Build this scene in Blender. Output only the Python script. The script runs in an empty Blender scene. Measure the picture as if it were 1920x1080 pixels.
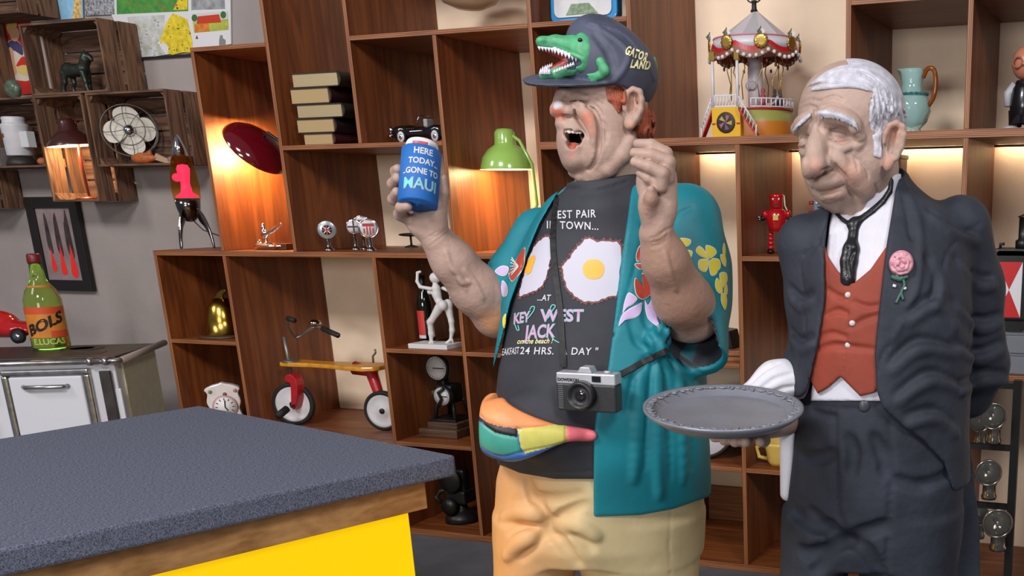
import bpy, bmesh, math, random
import numpy as np
from mathutils import Vector, Matrix
from mathutils.bvhtree import BVHTree
random.seed(7)
C = bpy.context.scene.collection
SC = bpy.context.scene
PI = math.pi
# ---------------------------------------------------------------- camera
FOC, PPX, PPY = 1981.54, 1471.2, 963.1          # pixels of a 1920x1080 frame (photo is an off-centre crop)
YAW, PITCH, ROLL = -0.34212, 0.28888, -0.00964
EYE = 1.55
def _rot():
    cy, sy, cp, sp, cr, sr = math.cos(YAW), math.sin(YAW), math.cos(PITCH), math.sin(PITCH), math.cos(ROLL), math.sin(ROLL)
    f0 = np.array([sy, cy, 0]); r0 = np.array([cy, -sy, 0]); up = np.array([0, 0, 1.0])
    fw = f0*cp - up*sp; u2 = up*cp + f0*sp
    return np.array([r0*cr + u2*sr, -(u2*cr - r0*sr), fw])
RC = _rot(); EYEP = np.array([0, 0, EYE])
cam_d = bpy.data.cameras.new('view'); cam = bpy.data.objects.new('view', cam_d); C.objects.link(cam)
cam_d.sensor_width = 36; cam_d.lens = FOC*36/1920
cam_d.shift_x = (960-PPX)/1920; cam_d.shift_y = (PPY-540)/1920
cam_d.clip_start = 0.02; cam_d.clip_end = 60
cam.matrix_world = Matrix(((RC[0][0], -RC[1][0], -RC[2][0], 0), (RC[0][1], -RC[1][1], -RC[2][1], 0), (RC[0][2], -RC[1][2], -RC[2][2], EYE), (0, 0, 0, 1)))
SC.camera = cam
# ---------------------------------------------------------------- world, lights, exposure
SC.view_settings.view_transform = 'Standard'; SC.view_settings.look = 'None'
SC.view_settings.gamma = 1.0; SC.view_settings.exposure = 0.15; SC.view_settings.use_curve_mapping = False
w = bpy.data.worlds.new('studio'); SC.world = w; w.use_nodes = True
bgn = w.node_tree.nodes['Background']; bgn.inputs[0].default_value = (0.80, 0.85, 1.0, 1); bgn.inputs[1].default_value = 0.13
def area(name, loc, target, size, power, col, sy=None):
    l = bpy.data.lights.new(name, 'AREA'); l.energy = power; l.color = col; l.size = size
    if sy: l.shape = 'RECTANGLE'; l.size_y = sy
    o = bpy.data.objects.new(name, l); C.objects.link(o); o.location = loc
    o.rotation_euler = (Vector(target)-Vector(loc)).to_track_quat('-Z', 'Y').to_euler()
    return o
def point(name, loc, power, col, r=0.02):
    l = bpy.data.lights.new(name, 'POINT'); l.energy = power; l.color = col; l.shadow_soft_size = r
    o = bpy.data.objects.new(name, l); C.objects.link(o); o.location = loc; return o
area('studio_softbox', (-2.2, -1.9, 5.0), (-2.0, 4.0, 1.1), 1.5, 215, (1, 0.98, 0.98), 1.0)
area('studio_softbox', (2.6, -1.2, 4.8), (-1.0, 3.6, 1.1), 1.3, 150, (1, 0.97, 0.96))
area('studio_softbox', (-6.6, -0.4, 4.6), (-4.4, 4.4, 1.2), 1.3, 76, (1, 0.97, 0.97))
area('studio_softbox', (-1.2, -5.0, 2.3), (-1.8, 4.0, 1.3), 2.4, 165, (1, 0.98, 0.98), 1.4)
# ---------------------------------------------------------------- pixel helpers
def ray(u, v): return RC.T @ np.array([(u-PPX)/FOC, (v-PPY)/FOC, 1.0])
def atY(u, v, Y): d = ray(u, v); return EYEP + d*(Y/d[1])
def atZ(u, v, Z): d = ray(u, v); return EYEP + d*((Z-EYE)/d[2])
def pr(P):
    c = RC @ (np.asarray(P)-EYEP); return c[0]/c[2]*FOC+PPX, c[1]/c[2]*FOC+PPY
def depth(P): return float(RC[2] @ (np.asarray(P)-EYEP))
def xfor(u, Y, Z):                              # the x at which a point at depth Y, height Z falls on image column u
    k = (u-PPX)/FOC; a = RC[0]-k*RC[2]
    return -(a[1]*Y + a[2]*(Z-EYE))/a[0]
F0 = np.array([math.sin(YAW), math.cos(YAW), 0.0]); R0 = np.array([math.cos(YAW), -math.sin(YAW), 0.0])
class Frame:                                    # vertical plane through a thing's centre, facing the viewer
    def __init__(s, x, y): s.p = np.array([x, y, 0.0])
    def pt(s, u, v, off=0.0):
        d = ray(u, v); t = ((s.p-EYEP) @ F0 + off)/(d @ F0); return EYEP + d*t
    def sc(s, u, v, off=0.0): return depth(s.pt(u, v, off))/FOC
# ---------------------------------------------------------------- materials
MATS = {}
def mat(name, col, rough=0.5, metal=0.0, noise=0.0, nscale=20.0, bump=0.0, bscale=60.0, coat=0.0, emit=None, estr=0.0, trans=0.0, ior=1.45, attr=None, sheen=0.0, detail=4.0, col2=None, spec=0.5):
    if name in MATS: return MATS[name]
    m = bpy.data.materials.new(name); m.use_nodes = True; nt = m.node_tree; b = nt.nodes['Principled BSDF']
    c = (*col, 1)
    b.inputs['Base Color'].default_value = c; b.inputs['Roughness'].default_value = rough; b.inputs['Metallic'].default_value = metal
    b.inputs['Coat Weight'].default_value = coat; b.inputs['Transmission Weight'].default_value = trans; b.inputs['IOR'].default_value = ior
    b.inputs['Specular IOR Level'].default_value = spec
    if emit: b.inputs['Emission Color'].default_value = (*emit, 1); b.inputs['Emission Strength'].default_value = estr
    tc = nt.nodes.new('ShaderNodeTexCoord'); src = None
    if attr:
        a = nt.nodes.new('ShaderNodeVertexColor'); a.layer_name = attr; src = a.outputs['Color']
        nt.links.new(src, b.inputs['Base Color'])
    if noise:
        n = nt.nodes.new('ShaderNodeTexNoise'); n.inputs['Scale'].default_value = nscale; n.inputs['Detail'].default_value = detail
        nt.links.new(tc.outputs['Object'], n.inputs['Vector'])
        r = nt.nodes.new('ShaderNodeValToRGB'); r.color_ramp.elements[0].position = 0.32; r.color_ramp.elements[1].position = 0.68
        nt.links.new(n.outputs['Fac'], r.inputs['Fac'])
        if col2 is None and not src:
            lo = tuple(max(0, x*(1-noise)) for x in col); hi = tuple(min(1, x*(1+noise)) for x in col)
        elif col2: lo, hi = col, col2
        else: lo, hi = (1-noise,)*3, (1, 1, 1)
        r.color_ramp.elements[0].color = (*lo, 1); r.color_ramp.elements[1].color = (*hi, 1)
        if src:
            mx = nt.nodes.new('ShaderNodeMix'); mx.data_type = 'RGBA'; mx.blend_type = 'MULTIPLY'; mx.inputs['Factor'].default_value = 1
            nt.links.new(src, mx.inputs['A']); nt.links.new(r.outputs['Color'], mx.inputs['B']); nt.links.new(mx.outputs['Result'], b.inputs['Base Color'])
        else: nt.links.new(r.outputs['Color'], b.inputs['Base Color'])
    if bump:
        n2 = nt.nodes.new('ShaderNodeTexNoise'); n2.inputs['Scale'].default_value = bscale; n2.inputs['Detail'].default_value = 3
        nt.links.new(tc.outputs['Object'], n2.inputs['Vector'])
        bp = nt.nodes.new('ShaderNodeBump'); bp.inputs['Strength'].default_value = 1.0; bp.inputs['Distance'].default_value = bump
        nt.links.new(n2.outputs['Fac'], bp.inputs['Height']); nt.links.new(bp.outputs['Normal'], b.inputs['Normal'])
    MATS[name] = m; return m
def srgb(r, g, b):
    f = lambda c: (c/255/12.92) if c/255 <= 0.04045 else ((c/255+0.055)/1.055)**2.4
    return (f(r), f(g), f(b))
def wood(name, dark, light, axis='Z', scale=1.0, rough=0.45, ring=1.0, coat=0.0):
    if name in MATS: return MATS[name]
    m = bpy.data.materials.new(name); m.use_nodes = True; nt = m.node_tree; b = nt.nodes['Principled BSDF']
    b.inputs['Roughness'].default_value = rough; b.inputs['Coat Weight'].default_value = coat
    tc = nt.nodes.new('ShaderNodeTexCoord'); mp = nt.nodes.new('ShaderNodeMapping')
    oi = nt.nodes.new('ShaderNodeObjectInfo'); ad = nt.nodes.new('ShaderNodeVectorMath'); ad.operation = 'ADD'
    ml = nt.nodes.new('ShaderNodeMath'); ml.operation = 'MULTIPLY'; ml.inputs[1].default_value = 37.0
    nt.links.new(oi.outputs['Random'], ml.inputs[0])
    nt.links.new(tc.outputs['Object'], ad.inputs[0]); nt.links.new(ml.outputs[0], ad.inputs[1])
    s = [7.0*scale]*3; s['XYZ'.index(axis)] = 0.7*scale; mp.inputs['Scale'].default_value = s
    nt.links.new(ad.outputs[0], mp.inputs['Vector'])
    n = nt.nodes.new('ShaderNodeTexNoise'); n.inputs['Scale'].default_value = 1.6; n.inputs['Detail'].default_value = 3; n.inputs['Distortion'].default_value = 0.6
    nt.links.new(mp.outputs[0], n.inputs['Vector'])
    mm = nt.nodes.new('ShaderNodeMath'); mm.operation = 'MULTIPLY'; mm.inputs[1].default_value = 14.0*ring; nt.links.new(n.outputs['Fac'], mm.inputs[0])
    fr = nt.nodes.new('ShaderNodeMath'); fr.operation = 'PINGPONG'; fr.inputs[1].default_value = 1.0; nt.links.new(mm.outputs[0], fr.inputs[0])
    mp2 = nt.nodes.new('ShaderNodeMapping'); s2 = [90.0*scale]*3; s2['XYZ'.index(axis)] = 3.0*scale; mp2.inputs['Scale'].default_value = s2
    nt.links.new(ad.outputs[0], mp2.inputs['Vector'])
    n2 = nt.nodes.new('ShaderNodeTexNoise'); n2.inputs['Scale'].default_value = 1.0; n2.inputs['Detail'].default_value = 2; nt.links.new(mp2.outputs[0], n2.inputs['Vector'])
    mx = nt.nodes.new('ShaderNodeMix'); mx.inputs['Factor'].default_value = 0.55
    nt.links.new(fr.outputs[0], mx.inputs['A']); nt.links.new(n2.outputs['Fac'], mx.inputs['B'])
    r = nt.nodes.new('ShaderNodeValToRGB'); r.color_ramp.elements[0].position = 0.25; r.color_ramp.elements[1].position = 0.8
    r.color_ramp.elements[0].color = (*dark, 1); r.color_ramp.elements[1].color = (*light, 1)
    nt.links.new(mx.outputs['Result'], r.inputs['Fac']); nt.links.new(r.outputs['Color'], b.inputs['Base Color'])
    bp = nt.nodes.new('ShaderNodeBump'); bp.inputs['Strength'].default_value = 0.35; bp.inputs['Distance'].default_value = 0.001
    nt.links.new(n2.outputs['Fac'], bp.inputs['Height']); nt.links.new(bp.outputs['Normal'], b.inputs['Normal'])
    MATS[name] = m; return m
# ---------------------------------------------------------------- object helpers
def tag(o, label=None, cat=None, group=None, kind=None):
    if label: o['label'] = label
    if cat: o['category'] = cat
    if group: o['group'] = group
    if kind: o['kind'] = kind
    return o
def thing(name, label, cat, loc=(0, 0, 0), rz=0.0, group=None):
    o = bpy.data.objects.new(name, None); C.objects.link(o); o.location = loc; o.rotation_euler = (0, 0, rz); o.empty_display_size = 0.05
    return tag(o, label, cat, group)
def link_mesh(name, me, m, parent=None, loc=None):
    o = bpy.data.objects.new(name, me); C.objects.link(o)
    if m is not None and not me.materials: me.materials.append(m)
    if parent: o.parent = parent
    if loc is not None: o.location = loc
    return o
class MB:                                       # collects shapes, builds ONE mesh object
    def __init__(s): s.v = []; s.f = []; s.mi = []; s.sm = []
    def add(s, vs, fs, mi=0, smooth=False):
        n = len(s.v); s.v += [tuple(map(float, p)) for p in vs]; s.f += [tuple(i+n for i in q) for q in fs]
        s.mi += [mi]*len(fs); s.sm += [smooth]*len(fs); return s
    def box(s, c, d, rz=0.0, mi=0, M=None):
        x, y, z = d[0]/2, d[1]/2, d[2]/2; vs = [(-x, -y, -z), (x, -y, -z), (x, y, -z), (-x, y, -z), (-x, -y, z), (x, -y, z), (x, y, z), (-x, y, z)]
        R = M if M is not None else Matrix.Rotation(rz, 3, 'Z')
        vs = [R @ Vector(p) + Vector(c) for p in vs]
        return s.add(vs, [(0, 3, 2, 1), (4, 5, 6, 7), (0, 1, 5, 4), (1, 2, 6, 5), (2, 3, 7, 6), (3, 0, 4, 7)], mi)
    def tube(s, pts, r, n=10, mi=0, cap=True, closed=False):
        P = [Vector(p) for p in pts]; rs = r if isinstance(r, (list, tuple)) else [r]*len(P); vs = []; fs = []; m = len(P)
        T = []
        for i in range(m):
            a = P[(i-1) % m] if (closed or i > 0) else P[i]; b = P[(i+1) % m] if (closed or i < m-1) else P[i]
            t = (b-a); T.append(t.normalized() if t.length > 1e-9 else Vector((0, 0, 1)))
        up = Vector((0, 0, 1)) if abs(T[0].z) < 0.9 else Vector((1, 0, 0)); nrm = T[0].cross(up).normalized()
        for i in range(m):
            nrm = (nrm - T[i]*nrm.dot(T[i])); nrm = nrm.normalized() if nrm.length > 1e-6 else T[i].orthogonal().normalized()
            bn = T[i].cross(nrm)
            for k in range(n):
                a = 2*PI*k/n; vs.append(P[i] + (nrm*math.cos(a) + bn*math.sin(a))*rs[i])
        L = m if closed else m-1
        for i in range(L):
            for k in range(n):
                j = (i+1) % m; fs.append((i*n+k, i*n+(k+1) % n, j*n+(k+1) % n, j*n+k))
        if cap and not closed: fs += [tuple(reversed(range(n))), tuple(range((m-1)*n, m*n))]
        return s.add(vs, fs, mi, True)
    def cyl(s, c, r, h, n=20, mi=0, axis=(0, 0, 1), r2=None):
        a = Vector(axis).normalized(); c = Vector(c); r2 = r if r2 is None else r2
        return s.tube([c, c+a*h], [r, r2], n, mi)
    def lathe(s, prof, n=28, c=(0, 0, 0), mi=0, M=None, smooth=True, mod=None):
        vs = []; fs = []; m = len(prof)
        for i, (r, z) in enumerate(prof):
            for k in range(n):
                a = 2*PI*k/n; q = r*(mod(a, z) if mod else 1.0); vs.append(Vector((q*math.cos(a), q*math.sin(a), z)))
        if M is not None: vs = [M @ p for p in vs]
        vs = [p+Vector(c) for p in vs]
        for i in range(m-1):
            for k in range(n): fs.append((i*n+k, i*n+(k+1) % n, (i+1)*n+(k+1) % n, (i+1)*n+k))
        return s.add(vs, fs, mi, smooth)
    def ball(s, c, r, n=14, mi=0, M=None):
        rr = r if isinstance(r, (list, tuple)) else (r, r, r); h = max(6, n//2+1)
        vs = []; fs = []
        for i in range(h+1):
            t = PI*i/h
            for k in range(n):
                a = 2*PI*k/n; p = Vector((rr[0]*math.sin(t)*math.cos(a), rr[1]*math.sin(t)*math.sin(a), rr[2]*math.cos(t)))
                vs.append((M @ p if M is not None else p)+Vector(c))
        for i in range(h):
            for k in range(n): fs.append((i*n+k, (i+1)*n+k, (i+1)*n+(k+1) % n, i*n+(k+1) % n))
        return s.add(vs, fs, mi, True)
    def prism(s, poly, t, M=None, c=(0, 0, 0), mi=0, smooth=False):   # polygon in local XZ, thickness t along Y
        n = len(poly); vs = [Vector((p[0], -t/2, p[1])) for p in poly] + [Vector((p[0], t/2, p[1])) for p in poly]
        if M is not None: vs = [M @ p for p in vs]
        vs = [p+Vector(c) for p in vs]
        fs = [tuple(range(n)), tuple(reversed(range(n, 2*n)))] + [(i, i+n, (i+1) % n+n, (i+1) % n) for i in range(n)]
        return s.add(vs, fs, mi, smooth)
    def build(s, name, m, parent=None, loc=None, bevel=0.0, clean=True):
        me = bpy.data.meshes.new(name); me.from_pydata(s.v, [], s.f)
        ms = m if isinstance(m, (list, tuple)) else [m]
        for x in ms: me.materials.append(x)
        me.polygons.foreach_set('material_index', s.mi); me.polygons.foreach_set('use_smooth', s.sm)
        if clean:
            bm = bmesh.new(); bm.from_mesh(me); bmesh.ops.remove_doubles(bm, verts=bm.verts, dist=1e-6)
            bmesh.ops.recalc_face_normals(bm, faces=bm.faces); bm.to_mesh(me); bm.free()
        me.update()
        o = link_mesh(name, me, None, parent, loc)
        if bevel: b = o.modifiers.new('bevel', 'BEVEL'); b.width = bevel; b.segments = 2; b.limit_method = 'ANGLE'; b.angle_limit = 0.7
        return o
def text_mesh(s, size, bold=0.0, extr=0.0, shear=0.0, spacing=1.0):   # -> verts (x,y), faces of flat lettering, centred
    cu = bpy.data.curves.new('lettering', 'FONT'); cu.body = s; cu.size = size; cu.offset = bold; cu.extrude = extr; cu.shear = shear
    cu.align_x = 'CENTER'; cu.align_y = 'CENTER'; cu.space_character = spacing; cu.resolution_u = 3
    o = bpy.data.objects.new('lettering', cu); C.objects.link(o)
    dg = bpy.context.evaluated_depsgraph_get(); me = bpy.data.meshes.new_from_object(o.evaluated_get(dg))
    V = [tuple(v.co) for v in me.vertices]; F = [tuple(p.vertices) for p in me.polygons]
    bpy.data.objects.remove(o); bpy.data.curves.remove(cu); bpy.data.meshes.remove(me)
    return V, F
def copy_tree(o, parent=None):
    c = o.copy(); C.objects.link(c); c.parent = parent
    for ch in list(o.children): copy_tree(ch, c)
    return c
# ================================================================ the setting
YF, YB = 4.03, 4.655                            # shelf front plane, back wall plane
M_floor = mat('floor_grey', srgb(96, 98, 104), 0.55, noise=0.12, nscale=6, bump=0.0006, bscale=40)
fl = MB().box((-2.2, 1.8, -0.02), (11.6, 7.0, 0.04)).build('floor', M_floor); tag(fl, kind='structure')
def wall_mat():
    m = mat('plaster_wall', srgb(158, 148, 144), 0.85, noise=0.06, nscale=3, bump=0.0012, bscale=25); return m
M_wall = wall_mat()
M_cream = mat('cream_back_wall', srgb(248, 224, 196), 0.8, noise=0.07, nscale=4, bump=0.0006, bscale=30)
tag(MB().box((-6.14, YB+0.05, 1.7), (3.7, 0.1, 3.4)).box((-4.0695, YB+0.05, 2.365), (0.441, 0.1, 2.07)).build('wall_left', M_wall), kind='structure')
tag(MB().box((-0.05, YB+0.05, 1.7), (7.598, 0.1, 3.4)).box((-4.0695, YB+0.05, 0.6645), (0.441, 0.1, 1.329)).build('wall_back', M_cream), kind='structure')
# ---------------------------------------------------------------- shelving
SX = [-4.728+0.0, -4.288, -3.851, -3.407, -2.967, -2.504, -2.060, -1.616, -1.171, -0.727, -0.28]   # upright centres
TH = 0.019
W_V = wood('walnut_upright', srgb(98, 47, 20), srgb(136, 74, 34), 'Z', 0.8, 0.45, 0.6)
W_H = wood('walnut_board', srgb(102, 50, 21), srgb(142, 80, 38), 'X', 0.8, 0.45, 0.6)
def ply(name, axis):
    m = bpy.data.materials.new(name); m.use_nodes = True; nt = m.node_tree; b = nt.nodes['Principled BSDF']; b.inputs['Roughness'].default_value = 0.5
    tc = nt.nodes.new('ShaderNodeTexCoord'); sp = nt.nodes.new('ShaderNodeSeparateXYZ'); nt.links.new(tc.outputs['Object'], sp.inputs[0])
    n = nt.nodes.new('ShaderNodeTexNoise'); mp = nt.nodes.new('ShaderNodeMapping'); s = [3, 3, 3]; s['XYZ'.index(axis)] = 200; mp.inputs['Scale'].default_value = s
    nt.links.new(tc.outputs['Object'], mp.inputs[0]); nt.links.new(mp.outputs[0], n.inputs['Vector']); n.inputs['Scale'].default_value = 1; n.inputs['Detail'].default_value = 2
    mu = nt.nodes.new('ShaderNodeMath'); mu.operation = 'MULTIPLY'; mu.inputs[1].default_value = 2*PI/0.0062; nt.links.new(sp.outputs['XYZ'.index(axis)], mu.inputs[0])
    si = nt.nodes.new('ShaderNodeMath'); si.operation = 'SINE'; nt.links.new(mu.outputs[0], si.inputs[0])
    ad = nt.nodes.new('ShaderNodeMath'); ad.operation = 'MULTIPLY_ADD'; ad.inputs[1].default_value = 0.22; ad.inputs[2].default_value = 0.0; nt.links.new(si.outputs[0], ad.inputs[0])
    a2 = nt.nodes.new('ShaderNodeMath'); nt.links.new(ad.outputs[0], a2.inputs[0]); nt.links.new(n.outputs['Fac'], a2.inputs[1])
    r = nt.nodes.new('ShaderNodeValToRGB'); r.color_ramp.elements[0].position = 0.3; r.color_ramp.elements[1].position = 0.7
    r.color_ramp.elements[0].color = (*srgb(92, 48, 24), 1); r.color_ramp.elements[1].color = (*srgb(168, 108, 66), 1)
    nt.links.new(a2.outputs[0], r.inputs[0]); nt.links.new(r.outputs[0], b.inputs['Base Color']); return m
E_V = ply('plywood_edge_upright', 'X'); E_H = ply('plywood_edge_board', 'Z')
shelf = thing('shelving_unit', 'tall open walnut plywood shelving covering the back wall', 'shelving', (-2.5, YF, 0))
def board(name, x0, x1, z0, z1, vert, y0=YF, y1=YB-0.004):
    x0 += 2.5; x1 += 2.5; y0 -= YF; y1 -= YF
    cx, cy, cz = (x0+x1)/2, (y0+y1)/2, (z0+z1)/2
    mb = MB(); mb.box((0, 0, 0), (x1-x0, y1-y0, z1-z0))
    mb.mi = [0, 0, 1, 0, 0, 0]
    return mb.build(name, [W_V, E_V] if vert else [W_H, E_H], shelf, (cx, cy, cz), bevel=0.0015)
def upright(i, z0, z1, t=TH, dx=0): board('upright', SX[i]-t/2+dx, SX[i]+t/2+dx, z0, z1, True)
def sboard(i, j, ztop, t=TH, e0=None, e1=None):
    x0 = SX[i]+TH/2+0.0004 if e0 is None else e0; x1 = SX[j]-TH/2-0.0004 if e1 is None else e1
    return board('shelf_board', x0, x1, ztop-t, ztop, False)
Z0, Z1, Z2, Z3, Z4, Z5 = 0.03, 0.462, 0.903, 1.338, 1.787, 2.240    # top faces
xl0, xr0 = SX[0]-TH/2, SX[10]+TH/2
T3 = 0.0225
# long boards run through, uprights stand between them
board('shelf_board', xl0, xr0, 0.0, Z0, False)
board('shelf_board', xl0, SX[6]-TH/2-0.0004, Z3-0.024, Z3, False)
board('shelf_board', SX[5]+TH/2+0.0004, xr0, Z4-0.030, Z4, False)
board('shelf_board', SX[2]+TH/2+0.0004, SX[4]-TH/2-0.0004, Z4+0.018-0.020, Z4+0.018, False)
U = [(0, Z0, Z3-0.024), (1, Z0, Z3-0.024), (1, Z3, Z5-TH), (2, Z3, 2.9), (3, Z0, Z3-0.024), (3, Z4+0.018, 2.9), (4, Z0, Z3-0.024), (4, Z3, Z5-TH),
     (5, Z0, Z3-0.024), (5, Z3, 2.9), (6, Z0, Z4-0.03), (6, Z4, 2.9), (7, Z0, Z4-0.03), (8, Z4, 2.9), (9, Z0, Z4-0.03), (9, Z4, 2.9), (10, Z0, Z4-0.03), (10, Z4, 2.9)]
for i, a, b in U: upright(i, a+0.0004, b-0.0004)
board('shelf_board', SX[1]-TH/2, SX[2]-TH/2-0.0004, Z5-TH, Z5, False)
sboard(0, 1, Z2); sboard(0, 1, Z1); sboard(1, 3, Z1); sboard(3, 4, Z2); sboard(3, 4, Z1); sboard(4, 5, Z2)
sboard(3, 5, Z5); sboard(5, 6, Z5); sboard(8, 9, Z5); sboard(9, 10, Z5)
sboard(6, 7, Z2); sboard(6, 7, Z1); sboard(7, 9, Z3-0.004); sboard(7, 9, Z1); sboard(9, 10, Z2)
board('back_panel', SX[6]+0.012, SX[7]-0.012, Z0, 0.20, False, YB-0.03, YB-0.006)
# LED strips tucked under the long right-hand board, against the wall
M_led = mat('led_strip', (1, 0.85, 0.6), 0.5, emit=(1.0, 0.83, 0.55), estr=34)
for i, j, z in ((6, 7, Z4-0.03), (7, 9, Z4-0.03), (9, 10, Z4-0.03)):
    o = MB().box((0, 0, 0), (SX[j]-SX[i]-0.05, 0.004, 0.006)).build('led_strip', M_led, None, ((SX[i]+SX[j])/2, YB-0.045, z-0.0035)); bt_ = MB().box((0, 0, 0), (SX[j]-SX[i]-0.03, 0.010, 0.009)).build('led_mask_batten', W_H, shelf, ((SX[i]+SX[j])/2+2.5, YB-0.053-YF, z-0.005))  # batten is added, only to hide the bright strip from view
    tag(o, 'warm light strip under the long board %s' % ('left of the tall plywood upright' if i == 6 else 'behind the bald head' if i == 7 else 'at the right edge of the shelving'), 'light strip')
# ================================================================ sculpting in a distance field, meshed with surface nets
def smin(a, b, k):
    if k <= 0: return np.minimum(a, b)
    h = np.maximum(k-np.abs(a-b), 0)/k; return np.minimum(a, b)-h*h*k*0.25
def poly_sd(u, v, P):                            # signed distance (pixels) to a polygon, negative inside
    P = np.asarray(P, np.float32); d = np.full(u.shape, 1e9, np.float32); s = np.ones(u.shape, np.float32)
    for i in range(len(P)):
        a = P[i]; b = P[i-1]; ex, ey = b-a; wx = u-a[0]; wy = v-a[1]
        t = np.clip((wx*ex+wy*ey)/(ex*ex+ey*ey+1e-9), 0, 1); bx = wx-ex*t; by = wy-ey*t
        d = np.minimum(d, bx*bx+by*by)
        c1 = v >= a[1]; c2 = v < b[1]; c3 = ex*wy > ey*wx
        s = np.where((c1 & c2 & c3) | (~c1 & ~c2 & ~c3), -s, s)
    return s*np.sqrt(d)
class Sculpt:
    def __init__(s, lo, hi, h):
        s.lo = np.asarray(lo, float); s.h = h; s.n = np.ceil((np.asarray(hi)-s.lo)/h).astype(int)+1
        s.F = np.full(s.n, 1.0, np.float32)
    def box(s, lo, hi):
        a = np.clip(np.floor((np.asarray(lo)-s.lo)/s.h).astype(int), 0, s.n); b = np.clip(np.ceil((np.asarray(hi)-s.lo)/s.h).astype(int)+1, 0, s.n)
        if (b <= a).any(): return None
        g = [(s.lo[i]+s.h*np.arange(a[i], b[i])).astype(np.float32) for i in range(3)]
        return tuple(slice(a[i], b[i]) for i in range(3)), g[0][:, None, None], g[1][None, :, None], g[2][None, None, :]
    def op(s, fn, lo, hi, k, mode):
        pad = k+2.5*s.h; q = s.box(np.asarray(lo)-pad, np.asarray(hi)+pad)
        if q is None: return
        sl, x, y, z = q; d = fn(x, y, z); A = s.F[sl]
        if mode == 'add': s.F[sl] = smin(A, d, k)
        elif mode == 'cut': s.F[sl] = -smin(-A, d, k)
        elif mode == 'int': s.F[:] = -smin(-A, -d, k)
        return s
    def cone(s, a, b, ra, rb, k=0.02, mode='add'):
        a = np.asarray(a, float); b = np.asarray(b, float); ba = b-a; L = float(ba @ ba)+1e-12; R = max(ra, rb)
        def fn(x, y, z):
            px, py, pz = x-a[0], y-a[1], z-a[2]; t = np.clip((px*ba[0]+py*ba[1]+pz*ba[2])/L, 0, 1)
            return np.sqrt((px-t*ba[0])**2+(py-t*ba[1])**2+(pz-t*ba[2])**2)-(ra+t*(rb-ra))
        return s.op(fn, np.minimum(a, b)-R, np.maximum(a, b)+R, k, mode)
    def chain(s, pts, rs, k=0.02, mode='add'):
        if not isinstance(rs, (list, tuple)): rs = [rs]*len(pts)
        for i in range(len(pts)-1): s.cone(pts[i], pts[i+1], rs[i], rs[i+1], k, mode)
        return s
    def ell(s, c, r, M=None, k=0.03, mode='add'):    # M rows = axes
        c = np.asarray(c, float); r = np.asarray(r, float); M = np.eye(3) if M is None else np.asarray(M); e = np.abs(M.T) @ r
        def fn(x, y, z):
            px, py, pz = x-c[0], y-c[1], z-c[2]; q0 = q1 = 0
            for i in range(3):
                w = (px*M[i][0]+py*M[i][1]+pz*M[i][2])/r[i]; q0 = q0+w*w; q1 = q1+(w/r[i])**2
            q0 = np.sqrt(q0); return q0*(q0-1)/np.maximum(np.sqrt(q1), 1e-6)
        return s.op(fn, c-e, c+e, k, mode)
    def loft(s, rows, k=0.03, mode='add', p=2.0, capk=0.01, yaw=0.0):
        # rows: (z, centre x, centre y, half width, half depth)
        R = np.asarray(sorted(rows), float); z0, z1 = R[0][0], R[-1][0]; m = R[:, 3:].max()
        ax = R0*math.cos(yaw)+F0*math.sin(yaw); ay = F0*math.cos(yaw)-R0*math.sin(yaw)
        zz = np.linspace(z0, z1, 200)
        def sm(col):
            y = np.interp(zz, R[:, 0], R[:, col]); kx = np.ones(15)/15; return np.convolve(np.pad(y, 7, 'edge'), kx, 'valid')
        S = [sm(i) for i in (1, 2, 3, 4)]
        def fn(x, y, z):
            f = [np.interp(z, zz, q).astype(np.float32) for q in S]
            px, py = x-f[0], y-f[1]; a = np.abs(px*ax[0]+py*ax[1])/f[2]; b = np.abs(px*ay[0]+py*ay[1])/f[3]
            q0 = (a**p+b**p)**(1/p); q1 = np.sqrt((a/f[2])**2+(b/f[3])**2); d = q0*(q0-1)/np.maximum(q1, 1e-4)
            cap = np.maximum(z-z1, z0-z); return -smin(-d, -cap, capk)
        c = R[:, 1:3]
        return s.op(fn, [c[:, 0].min()-m, c[:, 1].min()-m, z0], [c[:, 0].max()+m, c[:, 1].max()+m, z1], k, mode)
    def grid(s):
        q = s.box(s.lo-1, s.lo+s.h*s.n+1); return q[1:]
    def uv(s):                                   # where each grid point falls in the picture
        x, y, z = s.grid(); z = z-EYE
        c = [(RC[i][0]*x+RC[i][1]*y+RC[i][2]*z).astype(np.float32) for i in range(3)]
        return c[0]/c[2]*FOC+PPX, c[1]/c[2]*FOC+PPY, c[2]
    def off(s, fr):
        x, y, z = s.grid(); return ((x-fr.p[0])*F0[0]+(y-fr.p[1])*F0[1]+0*z).astype(np.float32)
    def sample(s, P):
        q = (np.asarray(P)-s.lo)/s.h; i = np.floor(q).astype(int); ok = ((i >= 0) & (i < s.n-1)).all(1); i = np.clip(i, 0, s.n-2); t = np.clip(q-i, 0, 1); r = 0
        for a in (0, 1):
            for b in (0, 1):
                for c in (0, 1):
                    r = r+s.F[i[:, 0]+a, i[:, 1]+b, i[:, 2]+c]*(t[:, 0] if a else 1-t[:, 0])*(t[:, 1] if b else 1-t[:, 1])*(t[:, 2] if c else 1-t[:, 2])
        return np.where(ok, r, 1.0)
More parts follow.
